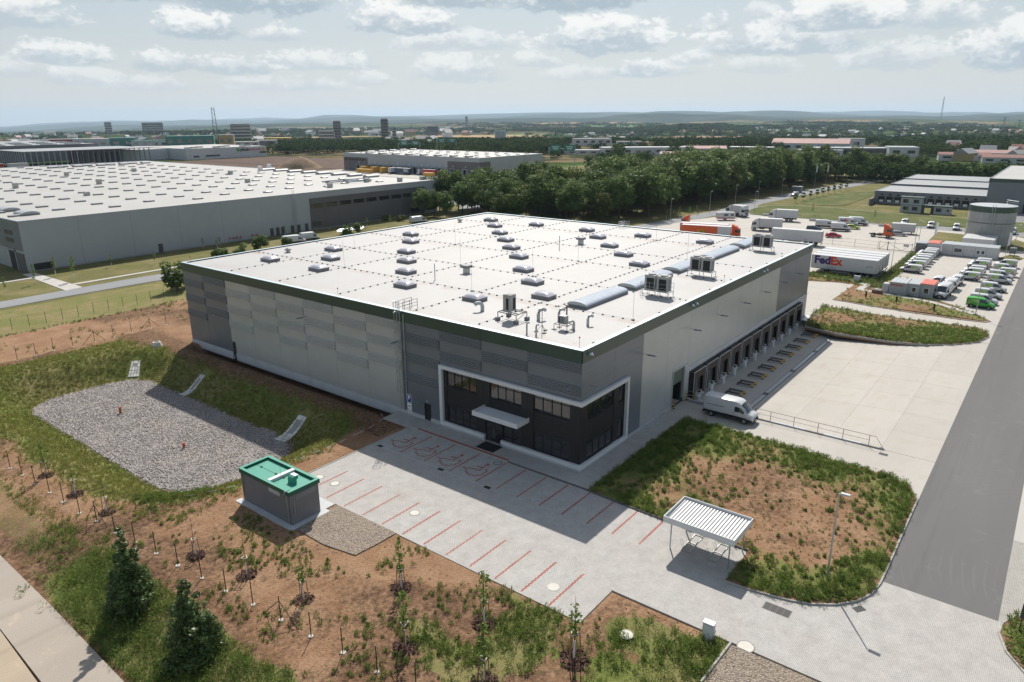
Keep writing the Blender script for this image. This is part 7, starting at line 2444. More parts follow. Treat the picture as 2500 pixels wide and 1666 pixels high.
text('alza.cz', 1.9, (137.8, 151.88, 5.55), (R(90), 0, 0), M['blackpl'], sgn)
mb = MB()
for x in (77.9, 78.5): mb.tube([(x, 151.9, .5), (x, 151.9, 12.8)], .05, 5)
for i in range(16): mb.tube([(77.8 , 151.3, 2.6 + i * .6), (78.6, 151.3, 2.6 + i * .6)], .03, 4)
mb.build('access_ladder', M['steel'], AZ)
# left end wall: offices, gate
for z in (8.7, 6.9): MB().box(5.2, 5.26, 156.8, 161.5, z - .55, z + .4).build('window', M['wframe'], AZ)
MB().box(5.2, 5.27, 157.5, 161.0, 0, 4.4).build('roller_door', M['blackpl'], AZ)
MB().box(5.1, 5.26, 157.1, 157.45, 0, 4.8).box(5.1, 5.26, 161.05, 161.4, 0, 4.8).box(5.1, 5.26, 157.1, 161.4, 4.41, 4.8).build('door_frame', M['hallgrey'], AZ)
MB().box(5.1, 5.26, 152.4, 156.6, .0, 4.2).build('dark_panel', M['halldark'], AZ)
for k in range(22):
    MB().box(5.18, 5.26, 152.4, 166, 4.9 + .15 * k * 2, 5.02 + .15 * k * 2).build('louvre', M['halldark'], AZ)
for j in range(20):
    for i in range(11):
        x = 8.5 + 11.45 * i
        y = 163.2 + 10.3 * j + (5.1 if i % 2 else 0)
        if x > 131 and y < 260: continue
        s_ = link('skylight', SKM, AZ, (x, y, 11.5)); link('dome', SKD, s_)
for y in (168.8, 181): barrel(AZ, 9.6, 13.6, y - 6.5, y - 1.5, 11.5)
for k in range(8): barrel(AZ, 132.2, 138.2, 180 + k * 9.6, 182.6 + k * 9.6, 11.5)
for k in range(9): barrel(AZ, 84 + k * 5.4, 88.0 + k * 5.4, 344 + (k % 2) * 3, 347 + (k % 2) * 3, 11.5)
for (x, y, h) in ((98.8, 160.4, 1.5), (128, 158, 1.5), (138.3, 157, 1.3), (130.2, 246.6, 2.2), (138.3, 251.7, 2.4), (113.5, 170, 1.4), (119.5, 166, 1.4), (122, 168, 1.0), (112, 240, 1.6), (97, 290, 1.5), (36.5, 245, 1.8), (60, 238, 1.8), (70, 290, 1.5), (94, 200, 1.4), (25, 300, 1.5), (40, 200, 1.2)):
    MB().cbox(x - .7, x + .7, y - .7, y + .7, 11.5, 11.5 + h, .1).build('roof_vent', M['acbox'] if h < 2 else M['signwhite'], AZ)
mb = MB()
for z in (12.0, 12.5): mb.tube([(106, 172, z), (124, 170, z)], .2, 6)
mb.tube([(110, 166, 12.1), (122, 166, 12.1)], .18, 6)
mb.build('roof_duct', M['steel'], AZ)

# --- hall in the middle distance with a row of docks
MH = hall('dock_hall', 'pale grey hall with dark corners and a row of dock doors in the middle distance', 268, 331, 239.5, 358, 11.0, panel=9.0)
for a, b in ((239.4, 264.0), (334.5, 358.1)):
    n = 4
    for i in range(n): MB().box(267.84, 267.97, a + (b - a) * i / n + .02, a + (b - a) * (i + 1) / n - .02, .3, 8.5).build('dark_panel', M['halldark'], MH)
for i in range(2): MB().box(267.9 + 5.2 * i, 273.0 + 5.2 * i, 239.36, 239.47, .3, 8.5).build('dark_panel', M['halldark'], MH)
for k in range(18):
    y = 252.5 + 5.2 * k
    if k == 0: y = 247.8
    d = MB().box(266.6, 267.83, y, y + .35, 0, 4.1).box(266.6, 267.83, y + 3.3, y + 3.65, 0, 4.1).box(266.6, 267.83, y, y + 3.65, 4.1, 4.4).build('dock_shelter', M['hallgrey'], MH)
    MB().box(267.6, 267.8, y + .36, y + 3.29, 0, 4.08).build('dock_door', M['blackpl'], d)
    MB().box(267.78, 267.83, y + 1.5, y + 2.1, 5.3, 5.9).build('dock_number_plate', M['signwhite'], MH)
for i in range(6): MB().box(267.75, 267.83, 337 + 3.4 * i, 339.4 + 3.4 * i, 6.4, 7.6).build('window', M['glass'], MH)
for x in (281.0, 321): MB().box(x, x + 1.2, 239.38, 239.47, .1, 2.5).build('door', M['blackpl'], MH)
MB().box(268.9, 272.6, 239.28, 239.35, 1.3, 2.5).build('window', M['glass'], MH)
mb = MB()
for x in (311.0, 311.8): mb.tube([(x, 239.2, .3), (x, 239.2, 12)], .08, 5)
mb.build('access_ladder', M['steel'], MH)
for i in range(6):
    for j in range(9):
        s_ = link('skylight', SKM, MH, (274 + 9.8 * i + (4 if j % 2 else 0), 246 + 12.5 * j, 10.9)); link('dome', SKD, s_)
for k in range(8): barrel(MH, 270.6, 275.4, 250 + 12.4 * k, 252.6 + 12.4 * k, 10.9)
for k in range(5): barrel(MH, 283 + 10 * k, 289 + 10 * k, 350, 352.5, 10.9)
# containers and trailers at its docks
YB = pm('yellow_container_paint', (0.55, 0.30, 0.03), .5, 0, var=.06, local=True)
M['vyellow'] = YB
for i, (x, y, lab, H) in enumerate([(253.5, 321.5, 'long yellow swap body container before the far dock hall, left one in front', 2.6), (262, 330, 'tall yellow swap body container at the far dock hall, left of three', 3.6), (262, 320, 'tall yellow swap body container at the far dock hall, middle of three', 3.6), (262, 311.5, 'tall yellow swap body container at the far dock hall, right of three', 3.6), (256, 268, 'yellow swap body container standing before the dark red lorry at the far docks', 2.4)]):
    box_trailer(lab, (x, y, 0), R(90 if i in (0, 4) else 180), L=13 if i == 0 else 7.4, H=H, mat='vyellow', roof='vyellow', wheels_=False, name='swap_body', zb=.6)
box_trailer('white trailer backed up to the far dock hall beside a dark blue one', (262, 303, 0), R(0), L=9, H=3.8, mat='boxwhite')
o = box_trailer('dark blue trailer with white GLS lettering at the far dock hall', (260.5, 294, 0), R(90), L=12, H=3.8, mat='vblue')
text('GLS', 2.2, (-3.2, 1.3, 2.5), (R(90), 0, R(180)), M['signwhite'], o)
box_trailer('dark red trailer at the far docks behind a small white cab', (262, 273, 0), R(90), L=10, H=3.7, mat='vred')
truck('white lorry tractor at the left end of the dark red trailer', (262.5, 281.2, 0), R(90), box=False)
sheet('far_lot_concrete', [rect(232, 267.9, 238, 362), rect(222, 268, 226, 238)], M['concrete2'], .05)
sheet('car_park', [[(150, 150), (160, 158), (190, 226), (222, 212), (192, 140), (176, 128)]], M['asphalt2'], .05)
sheet('park_lane', [[(176, 166), (181, 161), (330, 190), (420, 200), (420, 206), (330, 197)]], M['apron'], .07)
sheet('tilled_field', [[(150, 372), (266, 362), (266, 545), (140, 560)], [(268, 362), (345, 362), (345, 548), (268, 545)]], pm('ploughed_soil', (0.115, 0.078, 0.060), .95, 0, var=.25, sc=.12, spec=.1, bump=.6, bsc=1.0), .08)

# --- parked cars on the far car park
rgc = random.Random(4)
protos = [car('grey car parked in the first row of the car park beyond the belt', (186, 193, 0.05), R(95), m_, 'cars of the far car park') for m_ in ('vsilver',)]
cols = ['vwhite', 'vblack', 'vblue', 'vred', 'vsilver', 'vblack', 'vwhite']
nk = 0
made = {'vsilver': protos[0]}
for r_ in range(4):
    for k in range(11):
        if r_ == 0 and k == 0: continue
        x, y = 165 + r_ * 11.5 + k * 1.15 * 1.9 + rgc.uniform(-.2, .2), 168 + k * 2.55 * 1.35 - r_ * 5.5
        if not in_poly(np.array([x]), np.array([y]), [(150, 150), (160, 158), (190, 226), (222, 212), (192, 140), (176, 128)])[0]: continue
        m_ = cols[rgc.randrange(7)]
        nm_ = {'vwhite': 'white', 'vblack': 'black', 'vblue': 'dark blue', 'vred': 'red', 'vsilver': 'grey'}[m_]
        lab = '%s car standing in the car park between the tree belt and the long hall' % nm_
        g_ = '%s cars of the far car park' % nm_
        a = R(150 + rgc.uniform(-3, 3))
        if m_ not in made: made[m_] = car(lab, (x, y, .05), a, m_, g_)
        else: dup(made[m_], lab, (x, y, .05), a, g_)
protos[0]['label'] = 'grey car standing in the car park between the tree belt and the long hall'
protos[0]['group'] = 'grey cars of the far car park'
dup(made.get('vblack', protos[0]), 'black car on the pale lane before the dark corner of the dock hall', (252, 249, .06), R(60), 'cars near the dock hall')
dup(made.get('vblack', protos[0]), 'black car on the lane by the lawn edge of the dock hall', (258.5, 217, .06), R(20), 'cars near the dock hall')
# coaches and vans seen over the roof edge
for (x, y, lab, L_) in [(65.5, 135.6, 'white coach body seen over the roof edge, the left one by the bushes', 6.5), (71.5, 136.6, 'white and blue van seen over the roof edge right of the coach', 5.4), (114.6, 136.0, 'white van beyond the roof edge in front of the grey offices', 6.0)]:
    panel_van(lab, (x, y, 0), R(-12), 'white vehicles beyond the roof edge', L=L_, H=2.5)
hu = thing('solar_carport', 'low row of dark tilted panels on the lawn beyond the roof edge', 'carport', (86.5, 139.0, 0))
for i in range(3):
    MB().add([(-4.5 + i * 1.2, -1.8 + i * .9, 1.1), (4.0 + i * 1.2, -2.9 + i * .9, 1.1), (4.2 + i * 1.2, -2.3 + i * .9, 1.5), (-4.3 + i * 1.2, -1.2 + i * .9, 1.5), (-4.5 + i * 1.2, -1.8 + i * .9, 1.0), (4.0 + i * 1.2, -2.9 + i * .9, 1.0), (4.2 + i * 1.2, -2.3 + i * .9, 1.4), (-4.3 + i * 1.2, -1.2 + i * .9, 1.4)], [(0, 1, 2, 3), (7, 6, 5, 4), (0, 4, 5, 1), (2, 6, 7, 3)]).build('panel', M['steel'], hu)
    for xx in (-4, 3.5): MB().tube([(xx + i * 1.2, -1.9 + i * .9 - (.9 if xx > 0 else 0), 0), (xx + i * 1.2, -1.9 + i * .9 - (.9 if xx > 0 else 0), 1.1)], .05, 5).build('post', M['steel'], hu)

# --- grey stepped dock building, tall hall, gatehouse, tank on the right
TB = hall('tall_hall', 'tall dark grey hall with a green top band at the right picture edge', 258.5, 345, -90, -8.6, 11.6, 'dkgrey', 'hallroof', 8)
MB().box(258.42, 258.5, -90, -8.55, 10.4, 11.66).box(258.42, 345, -8.59, -8.5, 10.4, 11.66).build('fascia_panel', M['fascia'], TB)
for y in (-30.5,): MB().tube([(258.2, y, 0), (258.2, y, 12.4)], .12, 5).tube([(258.2, y - 1, 0), (258.2, y - 1, 12.4)], .12, 5).build('access_ladder', M['steel'], TB)
for i in range(4): MB().box(270 + i * 14, 272 + i * 14, -40, -38.6, 11.5, 12.2).build('roof_vent', M['dksteel'], TB)
MB().box(258.40, 258.48, -26, -20, 0, 3.2).build('roller_door', M['blackpl'], TB)
for i, (x, xe) in enumerate(((261.0, 290.5), (290.5, 319.5), (319.5, 349.0))):
    h_ = 5.0 if i == 0 else 5.3 + .3 * i
    WG = hall('dock_wing', ['low grey dock wing with a row of dark doors behind the gatehouse', 'low grey roof step second behind the gatehouse', 'low grey roof step farthest behind the gatehouse'][i], x, xe - .4, -8.4, 29.0, h_, 'dkgrey', 'hallroofd', 6, ('x0',), 'building')
    MB().box(x - .1, x + .5, -8.4, 29.1, h_ + .052, h_ + .12).build('coping', M['white'], WG)
    if i == 0:
        for k in range(12):
            y = -6.2 + 2.85 * k
            d = MB().box(x - .2, x - .03, y, y + 2.2, .9, 3.0).build('dock_shelter', M['blackpl'], WG)
            MB().box(x - .24, x - .21, y + .4, y + 1.8, .9, 1.7).build('dock_leveller', M['signwhite'], d)
            MB().box(x - .12, x - .03, y + .6, y + 1.5, 3.4, 4.0).build('window', M['wframe'], WG)
        MB().box(x - 8, x - .4, 28.6, 29.0, 0, 2.4).build('side_wall', M['dkgrey'], WG)
GH = thing('gatehouse', 'small grey gatehouse of stacked cabins with dark green roof lines', 'gatehouse', (0, 0, 0))
for a_ in ((8.6, 15.4, 0, 2.6), (8.6, 15.4, 2.72, 5.2), (-.6, 4.6, 0, 2.6)): MB().box(238.2, 241.4, *a_).build('wall', M['hallgrey'], GH)
MB().box(238.0, 241.6, 8.4, 15.6, 2.602, 2.718).box(237.9, 241.7, 8.3, 15.7, 5.202, 5.5).box(237.9, 241.7, -.8, 8.39, 2.604, 2.9).build('roof', M['fascia'], GH)
MB().box(238.2, 238.5, 4.62, 5.6, 0, 2.6).box(238.2, 238.5, 7.6, 8.58, 0, 2.6).build('green_wall', M['fascia'], GH)
for y, z in ((13.0, 3.4), (9.6, 3.4), (12.7, .9), (9.8, .9), (2.3, .9), (-.1, 1.2)):
    f = MB().box(238.1, 238.19, y, y + 1.7 if z != 1.2 else y + .8, z, z + 1.2 if z != 1.2 else z + .6).build('window', M['wframe'], GH)
    MB().box(238.06, 238.09, y + .1, y + .8, z + .1, z + 1.1 if z != 1.2 else z + .5).build('pane', M['vglass'], f)
TK = thing('water_tank', 'round pale concrete water tank with a dark green rim band', 'tank', (178.2, -17.1, 0))
M['tankc'] = pm('tank_panels', (0.33, 0.34, 0.325), .75, 0, var=.1, sc=.5, dirt=.3)
n = 24
for i in range(n):
    a0, a1 = 2 * math.pi * i / n + .003, 2 * math.pi * (i + 1) / n - .003
    for z0, z1 in ((0, 2.35), (2.38, 4.7), (4.73, 6.9), (6.93, 8.78)):
        V = [(5.5 * math.cos(a), 5.5 * math.sin(a), z) for z in (z0, z1) for a in (a0, (a0 + a1) / 2, a1)]
        MB().add(V, [(0, 1, 4, 3), (1, 2, 5, 4)]).build('tank_panel', M['tankc'], TK)
MB().cyl((0, 0), 5.57, 8.8, 10.25, 48).build('rim_band', M['fascia'], TK)
MB().cyl((0, 0), 5.45, 10.251, 10.35, 40).cyl((0, 0), 5.3, 10.35, 10.6, 40, r1=.4).build('roof', M['hallgrey'], TK)
MB().tube([(5.6 * math.cos(a), 5.6 * math.sin(a), 6.0) for a in np.linspace(0, 6.28, 40)], .07, 5).build('hoop', M['dksteel'], TK)
mb = MB()
for a in (3.2, 3.3): mb.tube([(5.9 * math.cos(a), 5.9 * math.sin(a), 0), (5.9 * math.cos(a), 5.9 * math.sin(a), 11)], .06, 5)
for z in (10.4, 10.9, 11.4): mb.tube([(2.0, -5.2, z), (5.2, -2.4, z)], .05, 4)
mb.build('ladder_rail', M['steel'], TK)
# cabins
def cabin(label, x, y, rz, L_, D_, H_, wall='boxwhite', roof='hallgrey', wins=(), parts=1, grp=None, door=None, name='site_cabin'):
    t_ = thing(name, label, 'cabin', (x, y, 0), R(rz), grp)
    MB().box(-L_ / 2, L_ / 2, -D_ / 2, D_ / 2, .12, H_ - .12).build('wall', M[wall], t_)
    MB().cbox(-L_ / 2 - .04, L_ / 2 + .04, -D_ / 2 - .04, D_ / 2 + .04, H_ - .118, H_, .05).build('roof', M[roof], t_)
    fr = MB()
    for xx in (-L_ / 2, L_ / 2 - .12):
        for yy in (-D_ / 2 - .01, D_ / 2 - .11): fr.box(xx, xx + .12, yy, yy + .12, 0, H_ - .12)
    f_ = fr.build('corner_post', M['plinth'], t_); f_['kind'] = 'stuff'
    for k in range(4): MB().box(-L_ / 2 + .1 + k * (L_ - .2) / 4 + .04, -L_ / 2 + .1 + (k + 1) * (L_ - .2) / 4 - .04, -D_ / 2 + .1, D_ / 2 - .1, H_ + .002, H_ + .035).build('roof_sheet', M[roof], t_)
    for (w0, w1, z0, z1) in wins:
        f = MB().box(w0, w1, -D_ / 2 - .04, -D_ / 2 - .002, z0, z1).build('window', M['signwhite'], t_)
        MB().box(w0 + .1, w1 - .1, -D_ / 2 - .06, -D_ / 2 - .042, z0 + .1, z1 - .1).build('pane', M['vglass'], f)
    return t_


M['redroof'] = pm('red_tile_roof', (0.22, 0.105, 0.085), .8, 0, var=.15, sc=.3, dirt=.1)
M['salmon'] = pm('salmon_red_roof', (0.55, 0.125, 0.085), .6, 0, var=.08, dirt=.1)
# front group: along y from -8.8 to -15.7 at x 99..104
cabin('grey site cabin with a row of red letters, left end of the front cabin group', 101.0, -9.9, -90, 3.0, 5.2, 2.6, 'hallgrey', 'hallgrey', (), name='site_cabin')
lt = KIDS[bpy.data.objects['site_cabin'].name]
for k in range(5): MB().box(-1.3 + .45 * k, -.98 + .45 * k, -2.66, -2.602, 1.95, 2.2).build('letter_block', M['red'], bpy.data.objects['site_cabin'])
cabin('grey site cabin with one window in the middle of the front group', 101.4, -12.4, -90, 2.2, 5.2, 2.6, 'hallgrey', 'hallgrey', ((-.2, .6, 1.0, 2.0),))
cabin('grey site cabin with a salmon red roof, right end of the front group', 101.9, -14.6, -90, 2.4, 5.2, 2.75, 'hallgrey', 'salmon', ((-.5, .5, .8, 2.0),))
# rear row of white cabins
for k in range(5):
    wins = ((), ((-.9, .9, .9, 2.0),), ((-.8, -.3, 1.4, 1.9), (.4, .9, 1.4, 1.9)), ((-.9, -.1, .9, 1.9), (.1, .9, .9, 1.9)), ())[k]
    cabin('white site cabin in the long rear row, %s' % ('blank, at its left end', 'with a wide shutter', 'with two tiny windows', 'with a double window', 'blank, at its right end')[k], 154.9, -10.95 - 2.38 * k, -90, 2.36, 5.2, 2.75, 'boxwhite', 'hallgrey', wins)
cabin('cream site cabin with a bright red roof beside the white row', 154.4, -7.9, -90, 2.5, 5.4, 2.75, 'boxwhite', 'salmon', ((-.6, 0, 1.4, 1.9),))
cabin('grey storage cabin with a cluttered roof at the gate end of the rear row', 154.5, -5.2, -90, 2.4, 5.0, 2.5, 'kwall', 'hallgrey')
cabin('large white flat-roofed hut in front of the water tank', 168.2, -16.2, -90, 7.0, 9.0, 3.0, 'boxwhite', 'boxwhite')
t_ = thing('waste_bin', 'small dark waste container on a concrete pad near the tank', 'bin', (161.6, -24.1, 0)); MB().cbox(-.8, .8, -.7, .7, .5, 1.9, .1).build('bin_body', M['dgrey2'], t_); MB().tube([(-.6, -.5, 0), (-.6, -.5, .5)], .06, 5).tube([(.6, .5, 0), (.6, .5, .5)], .06, 5).build('leg', M['dksteel'], t_)
t_ = thing('wrapped_goods', 'white wrapped pallet goods beside the lettered grey cabin', 'pallet', (99.4, -7.6, 0)); MB().cbox(-.8, .8, -.6, .5, .15, 2.1, .15).build('wrapping', M['boxwhite'], t_); MB().box(-.85, .85, -.65, .55, 0, .14).build('pallet', M['stake'], t_)
t_ = thing('skip', 'open brown-red crate beside the wrapped goods', 'crate', (97.3, -6.6, 0)); MB().box(-.6, .6, -.9, .9, .1, .9).build('crate_wall', M['redroof'], t_); MB().box(-.55, .55, -.85, .85, .9, .92).build('dark_crate_sheet', M['blackpl'], t_)  # black sheet on a solid box stands in for the shade inside the crate
for i, (x, y, lab) in enumerate([(112.0, -7.9, 'yellow conical marker near the fence, the left one of two'), (111.5, -9.3, 'yellow conical marker near the fence, the right one of two')]):
    t_ = thing('yellow_marker', lab, 'marker', (x, y, 0), 0, 'yellow markers near the fence'); MB().cyl((0, 0), .32, .08, 1.3, 10, r1=.12).build('cone', M['yellow'], t_); MB().box(-.4, .4, -.4, .4, 0, .08).build('base', M['yellow'], t_)
t_ = thing('yellow_machine', 'low yellow machine attachment lying by the fence behind the grey cabins', 'machine', (108.6, -7.0, 0), R(20)); MB().add([(-1.2, -.7, 0), (1.2, -.7, 0), (1.2, .7, 0), (-1.2, .7, 0), (-.6, -.5, .75), (.9, -.5, .55), (.9, .5, .55), (-.6, .5, .75)], [(4, 5, 6, 7), (0, 1, 5, 4), (1, 2, 6, 5), (2, 3, 7, 6), (3, 0, 4, 7)]).build('bucket', M['yellow'], t_); MB().tube([(-.6, 0, .6), (-1.5, 0, .9)], .1, 6).build('arm', M['yellow'], t_)
t_ = thing('meter_cabinet', 'grey electrical cabinet in the grass before the lettered trailers', 'cabinet', (105.8, -.9, 0)); MB().cbox(-.3, .3, -.6, .6, 0, 1.5, .04).build('cabinet_body', M['hallgrey'], t_); MB().box(-.33, -.31, -.5, .5, .2, 1.3).build('door', M['plinth'], t_)
# lot fence, gate, lamps, flags
def rail_fence(name, pts, lab, h=2.0, mat='fence', step=2.6):
    t_ = thing(name, lab, 'fence')
    pmx = MB().tube([(0, 0, 0), (0, 0, h)], .04, 5).mesh('post', M[mat])
    for (x0, y0), (x1, y1) in zip(pts[:-1], pts[1:]):
        n = max(1, round(math.hypot(x1 - x0, y1 - y0) / step))
        for k in range(n + 1): link('post', pmx, t_, (x0 + (x1 - x0) * k / n, y0 + (y1 - y0) * k / n, 0))
        mb = MB()
        for z in (.1, h * .5, h - .05): mb.tube([(x0, y0, z), (x1, y1, z)], .02, 4)
        mb.build('wire', M[mat], t_)
    return t_
rail_fence('mesh_fence', [(103.0, -5.9), (151.5, -4.3)], 'mesh fence with weeds along it between the trailers and the printed vans')
rail_fence('mesh_fence', [(151.5, 4.6), (152.2, 16), (153, 30)], 'mesh fence left of the braced gate across the concrete yard', step=5)
gt = thing('yard_gate', 'wide steel sliding gate with diagonal braces and a small sign', 'gate')
mb = MB()
for y in (4.2, 2.2, -3.4): MB().tube([(151.2, y, 0), (151.2, y, 2.3)], .09 if y == 2.2 else .05, 6).build('post', M['fence'], gt)
mb.tube([(151.2, 4.2, .2), (151.2, -3.4, .2)], .06, 5).tube([(151.2, 4.2, 2.0), (151.2, -3.4, 2.0)], .04, 5).tube([(151.2, 4.2, .2), (151.2, 2.2, 2.0), (151.2, -1.0, .2), (151.2, -3.4, 2.0)], .04, 5)
mb.build('gate_frame', M['fence'], gt)
MB().box(151.1, 151.16, -2.6, -1.4, 1.3, 1.9).build('sign_plate', M['plinth'], gt)
sw = rw_
x, y = scatter(900, 103, 151, -6.4, -3.6, lambda x, y: .8 + 0 * x, rw_)
tufts('fence_weeds', x, y, np.zeros(len(x)), rw_.uniform(.3, .9, len(x)), 14, rw_, M['weed'], .2, 1.0, dry=.3)
x, y = scatter(700, 101, 110, -4, 9.5, lambda x, y: (x > 104.5) * .8, rw_)
tufts('fence_weeds', x, y, np.full(len(x), .25), rw_.uniform(.3, .8, len(x)), 14, rw_, M['weed'], .2, 1.0, dry=.3)
for (x, y, h, lab) in [(90.4, -23.8, 6.4, 'slim street lamp before the bright green van'), (123.9, -3.9, 7.0, 'slim street lamp at the corner of the printed vans lot'), (156.5, -3.1, 7.5, 'slim street lamp behind the storage cabin'), (158.5, -3.6, 7.0, 'slim street lamp just right of another behind the storage cabin'), (172.7, 73.8, 6.7, 'street lamp before the tree belt nearest the orange trailers'), (194.1, 68.9, 7.8, 'street lamp before the tree belt above the caravan'),
                       (224.7, 71.3, 7.6, 'street lamp before the tree belt right of the caravan'), (249, 70.8, 7.2, 'street lamp before the tree belt near the lone driving van'), (267, 66.9, 7.3, 'street lamp before the tree belt beyond the lone driving van'), (207.7, 57.5, 7.3, 'street lamp at the rounded tip of the oval lawn'), (166, -24, 7.0, 'street lamp beside the white site cabins and the tank')]:
    street_lamp(x, y, h, lab)
for (x, y, lab) in [(170.0, -5.5, 'white flag on a pole in the dry lawn before the tank'), (160.0, -22.8, 'white flag on a pole right of the white site cabins'), (312, 66, 'tall pale flagpole at the far road bend, first of two'), (316, 62, 'tall pale flagpole at the far road bend, second of two')]:
    t_ = thing('flagpole', lab, 'flag', (x, y, 0), R(30)); hh = 6.0 if x < 300 else 11
    MB().tube([(0, 0, 0), (0, 0, hh)], .06, 6).build('pole', M['steel'], t_)
    MB().add([(0, .02, hh - .1), (0, -.7, hh - .5), (.05, -.55, hh - 3.4), (0, 0, hh - 3.6), (.03, .02, hh - .1), (.03, -.7, hh - .5), (.08, -.55, hh - 3.4), (.03, 0, hh - 3.6)], [(0, 1, 2, 3), (7, 6, 5, 4), (0, 4, 5, 1), (1, 5, 6, 2)]).build('flag', M['signwhite'] if x < 300 else M['coping'], t_)
t_ = thing('bus_shelter', 'small dark shelter hut at the edge of the tree belt by the road', 'shelter', (287, 66.5, 0)); MB().box(-1.2, 1.2, -2, 2, 0, 2.6).build('wall', M['dgrey2'], t_); MB().box(-1.4, 1.4, -2.2, 2.2, 2.6, 2.8).build('roof', M['hallgrey'], t_)

# ================================================================== THE FAR COUNTRY
# --- logistics park sheds and city edge, left
CT = hall('park_hall', 'long white hall with coloured park lettering on its end wall in the distance', 266, 342.5, 556, 640, 9.2, 'boxwhite', 'hallroof', 12)
sgp = MB().box(303.0, 303.2, 555.80, 555.9, 4.0, 4.2).build('sign_fixing', M['plinth'], CT)
MB().box(312.5, 315.0, 555.7, 555.85, 5.4, 8.0).build('green_emblem', M['vgreen'], CT)
text('ctPark', 3.4, (319.7, 555.7, 6.6), (R(90), 0, 0), M['blackpl'], CT)
text('PRAGUE WEST', 2.1, (330.0, 555.7, 6.5), (R(90), 0, 0), M['vred'], CT)
MB().cyl((339.3, 555.6), 1.0, 5.4, 7.8, 8).build('crest', M['yellow'], CT)
for a, b, z in ((272, 277, 2.0), (283, 296, 2.2), (335, 342, 3.2)): MB().box(a, b, 555.8, 555.9, z, z + 1.3).build('window', M['glass'], CT)
for k in range(8): MB().box(270 + 8.6 * k, 274.5 + 8.6 * k, 562 + (k % 3) * 6, 566 + (k % 3) * 6, 9.15, 10.1).build('barrel_skylight', M['skylt'], CT)
hall('park_annex', 'white hall joined to the lettered hall on its left', 226, 265.6, 585, 690, 8.8, 'boxwhite', 'hallroof', 12)
SF = thing('steel_frame_hall', 'unfinished open hall frame of steel columns under a flat deck roof', 'building')
MB().box(150, 242, 566, 622, 10.6, 11.1).build('roof', M['hallroofd'], SF)
for k in range(24):
    x = 151 + k * 3.9
    MB().box(x - .28, x + .28, 566.4, 567.0, -.5, 10.6).build('column', M['hallgrey'] if k < 10 else M['dkgrey'], SF)
for k in range(12):
    MB().box(150.4, 151.0, 571 + 4.5 * k, 571.5 + 4.5 * k, -.5, 10.6).build('column', M['hallgrey'], SF)
MB().box(182, 222, 572, 572.6, -.5, 10.3).build('wall', M['halldark'], SF)
for k in range(9): MB().box(183 + k * 4.2, 185.2 + k * 4.2, 571.8, 571.95, 0, 8.4).build('opening', M['blackpl'], SF)  # black plates on the wall, standing in for the dark behind its gaps
GR = hall('grey_hall', 'large dark grey hall with strips of white rooflights behind the steel frame', 88, 236, 645, 790, 13.0, 'kwall', 'hallroofd', 14)
for j in range(4):
    for k in range(7): MB().box(100 + 19 * k + j * 5, 112 + 19 * k + j * 5, 655 + j * 22, 658 + j * 22, 12.95, 13.5).build('strip_rooflight', M['skylt'], GR)
for i, (x, y, L_, lab) in enumerate([(128, 560, 13, 'red and white trailer before the far grey hall, left one'), (142, 556, 13, 'red and white trailer before the far grey hall, right one')]):
    box_trailer(lab, (x, y, 0), R(8), L=L_, H=3.9, mat='vred' if i == 0 else 'boxwhite')
md = thing('soil_heap', 'large bare heap of brown soil in front of the far hedge', 'soil heap', (262, 397, 0))
nn = 16; V = []; F = []
for i in range(nn + 1):
    for j in range(nn + 1):
        u, v = -1 + 2 * i / nn, -1 + 2 * j / nn
        r_ = math.hypot(u * (1.25 if u > 0 else 1.0), v)
        V.append((u * 17, v * 12, 8.5 * max(0, 1 - r_) ** .7 * (1 + .25 * (fbm(np.array([u * 3]), np.array([v * 3]), 1, 3, 5)[0] - .5)) - .2))
for i in range(nn):
    for j in range(nn): F.append((i * (nn + 1) + j, (i + 1) * (nn + 1) + j, (i + 1) * (nn + 1) + j + 1, i * (nn + 1) + j + 1))
hm = MB().add(V, F).build('heap', pm('heap_soil', (0.24, 0.175, 0.115), .95, 0, var=.2, sc=.4, spec=.1, bump=.5, bsc=1.5), md, smooth=True)
md.rotation_euler = (0, 0, R(-50))
t_ = thing('earth_mover', 'dark earth-moving machine beside a white dust cloud near the heap', 'digger', (297, 380, 0), R(-50)); MB().cbox(-3, 2.6, -1.5, 1.5, 1.0, 2.8, .2).build('machine_body', M['halldark'], t_); MB().cbox(-.5, 1.2, -1.2, 1.2, 2.8, 4.2, .2).build('cab', M['vglass'], t_); wheels(t_, (-2, 1.8), 1.5, .8, .5)

# --- fields draped on the land
def drape(name, poly, mat, step=14, off=.5):
    P = np.array(poly)
    x = np.arange(P[:, 0].min(), P[:, 0].max() + step, step); y = np.arange(P[:, 1].min(), P[:, 1].max() + step, step)
    X, Y = np.meshgrid(x, y, indexing='ij')
    ins = in_poly(X, Y, poly)
    id_ = np.arange(X.size).reshape(X.shape)
    kp_ = ins[:-1, :-1] & ins[1:, :-1] & ins[1:, 1:] & ins[:-1, 1:]
    F_ = np.stack([id_[:-1, :-1], id_[1:, :-1], id_[1:, 1:], id_[:-1, 1:]], -1)[kp_]
    o = link(name, np_mesh(name, np.stack([X, Y, TH(X, Y) + off], -1).reshape(-1, 3), F_, mat, smooth=True)); o['kind'] = 'structure'
    return o


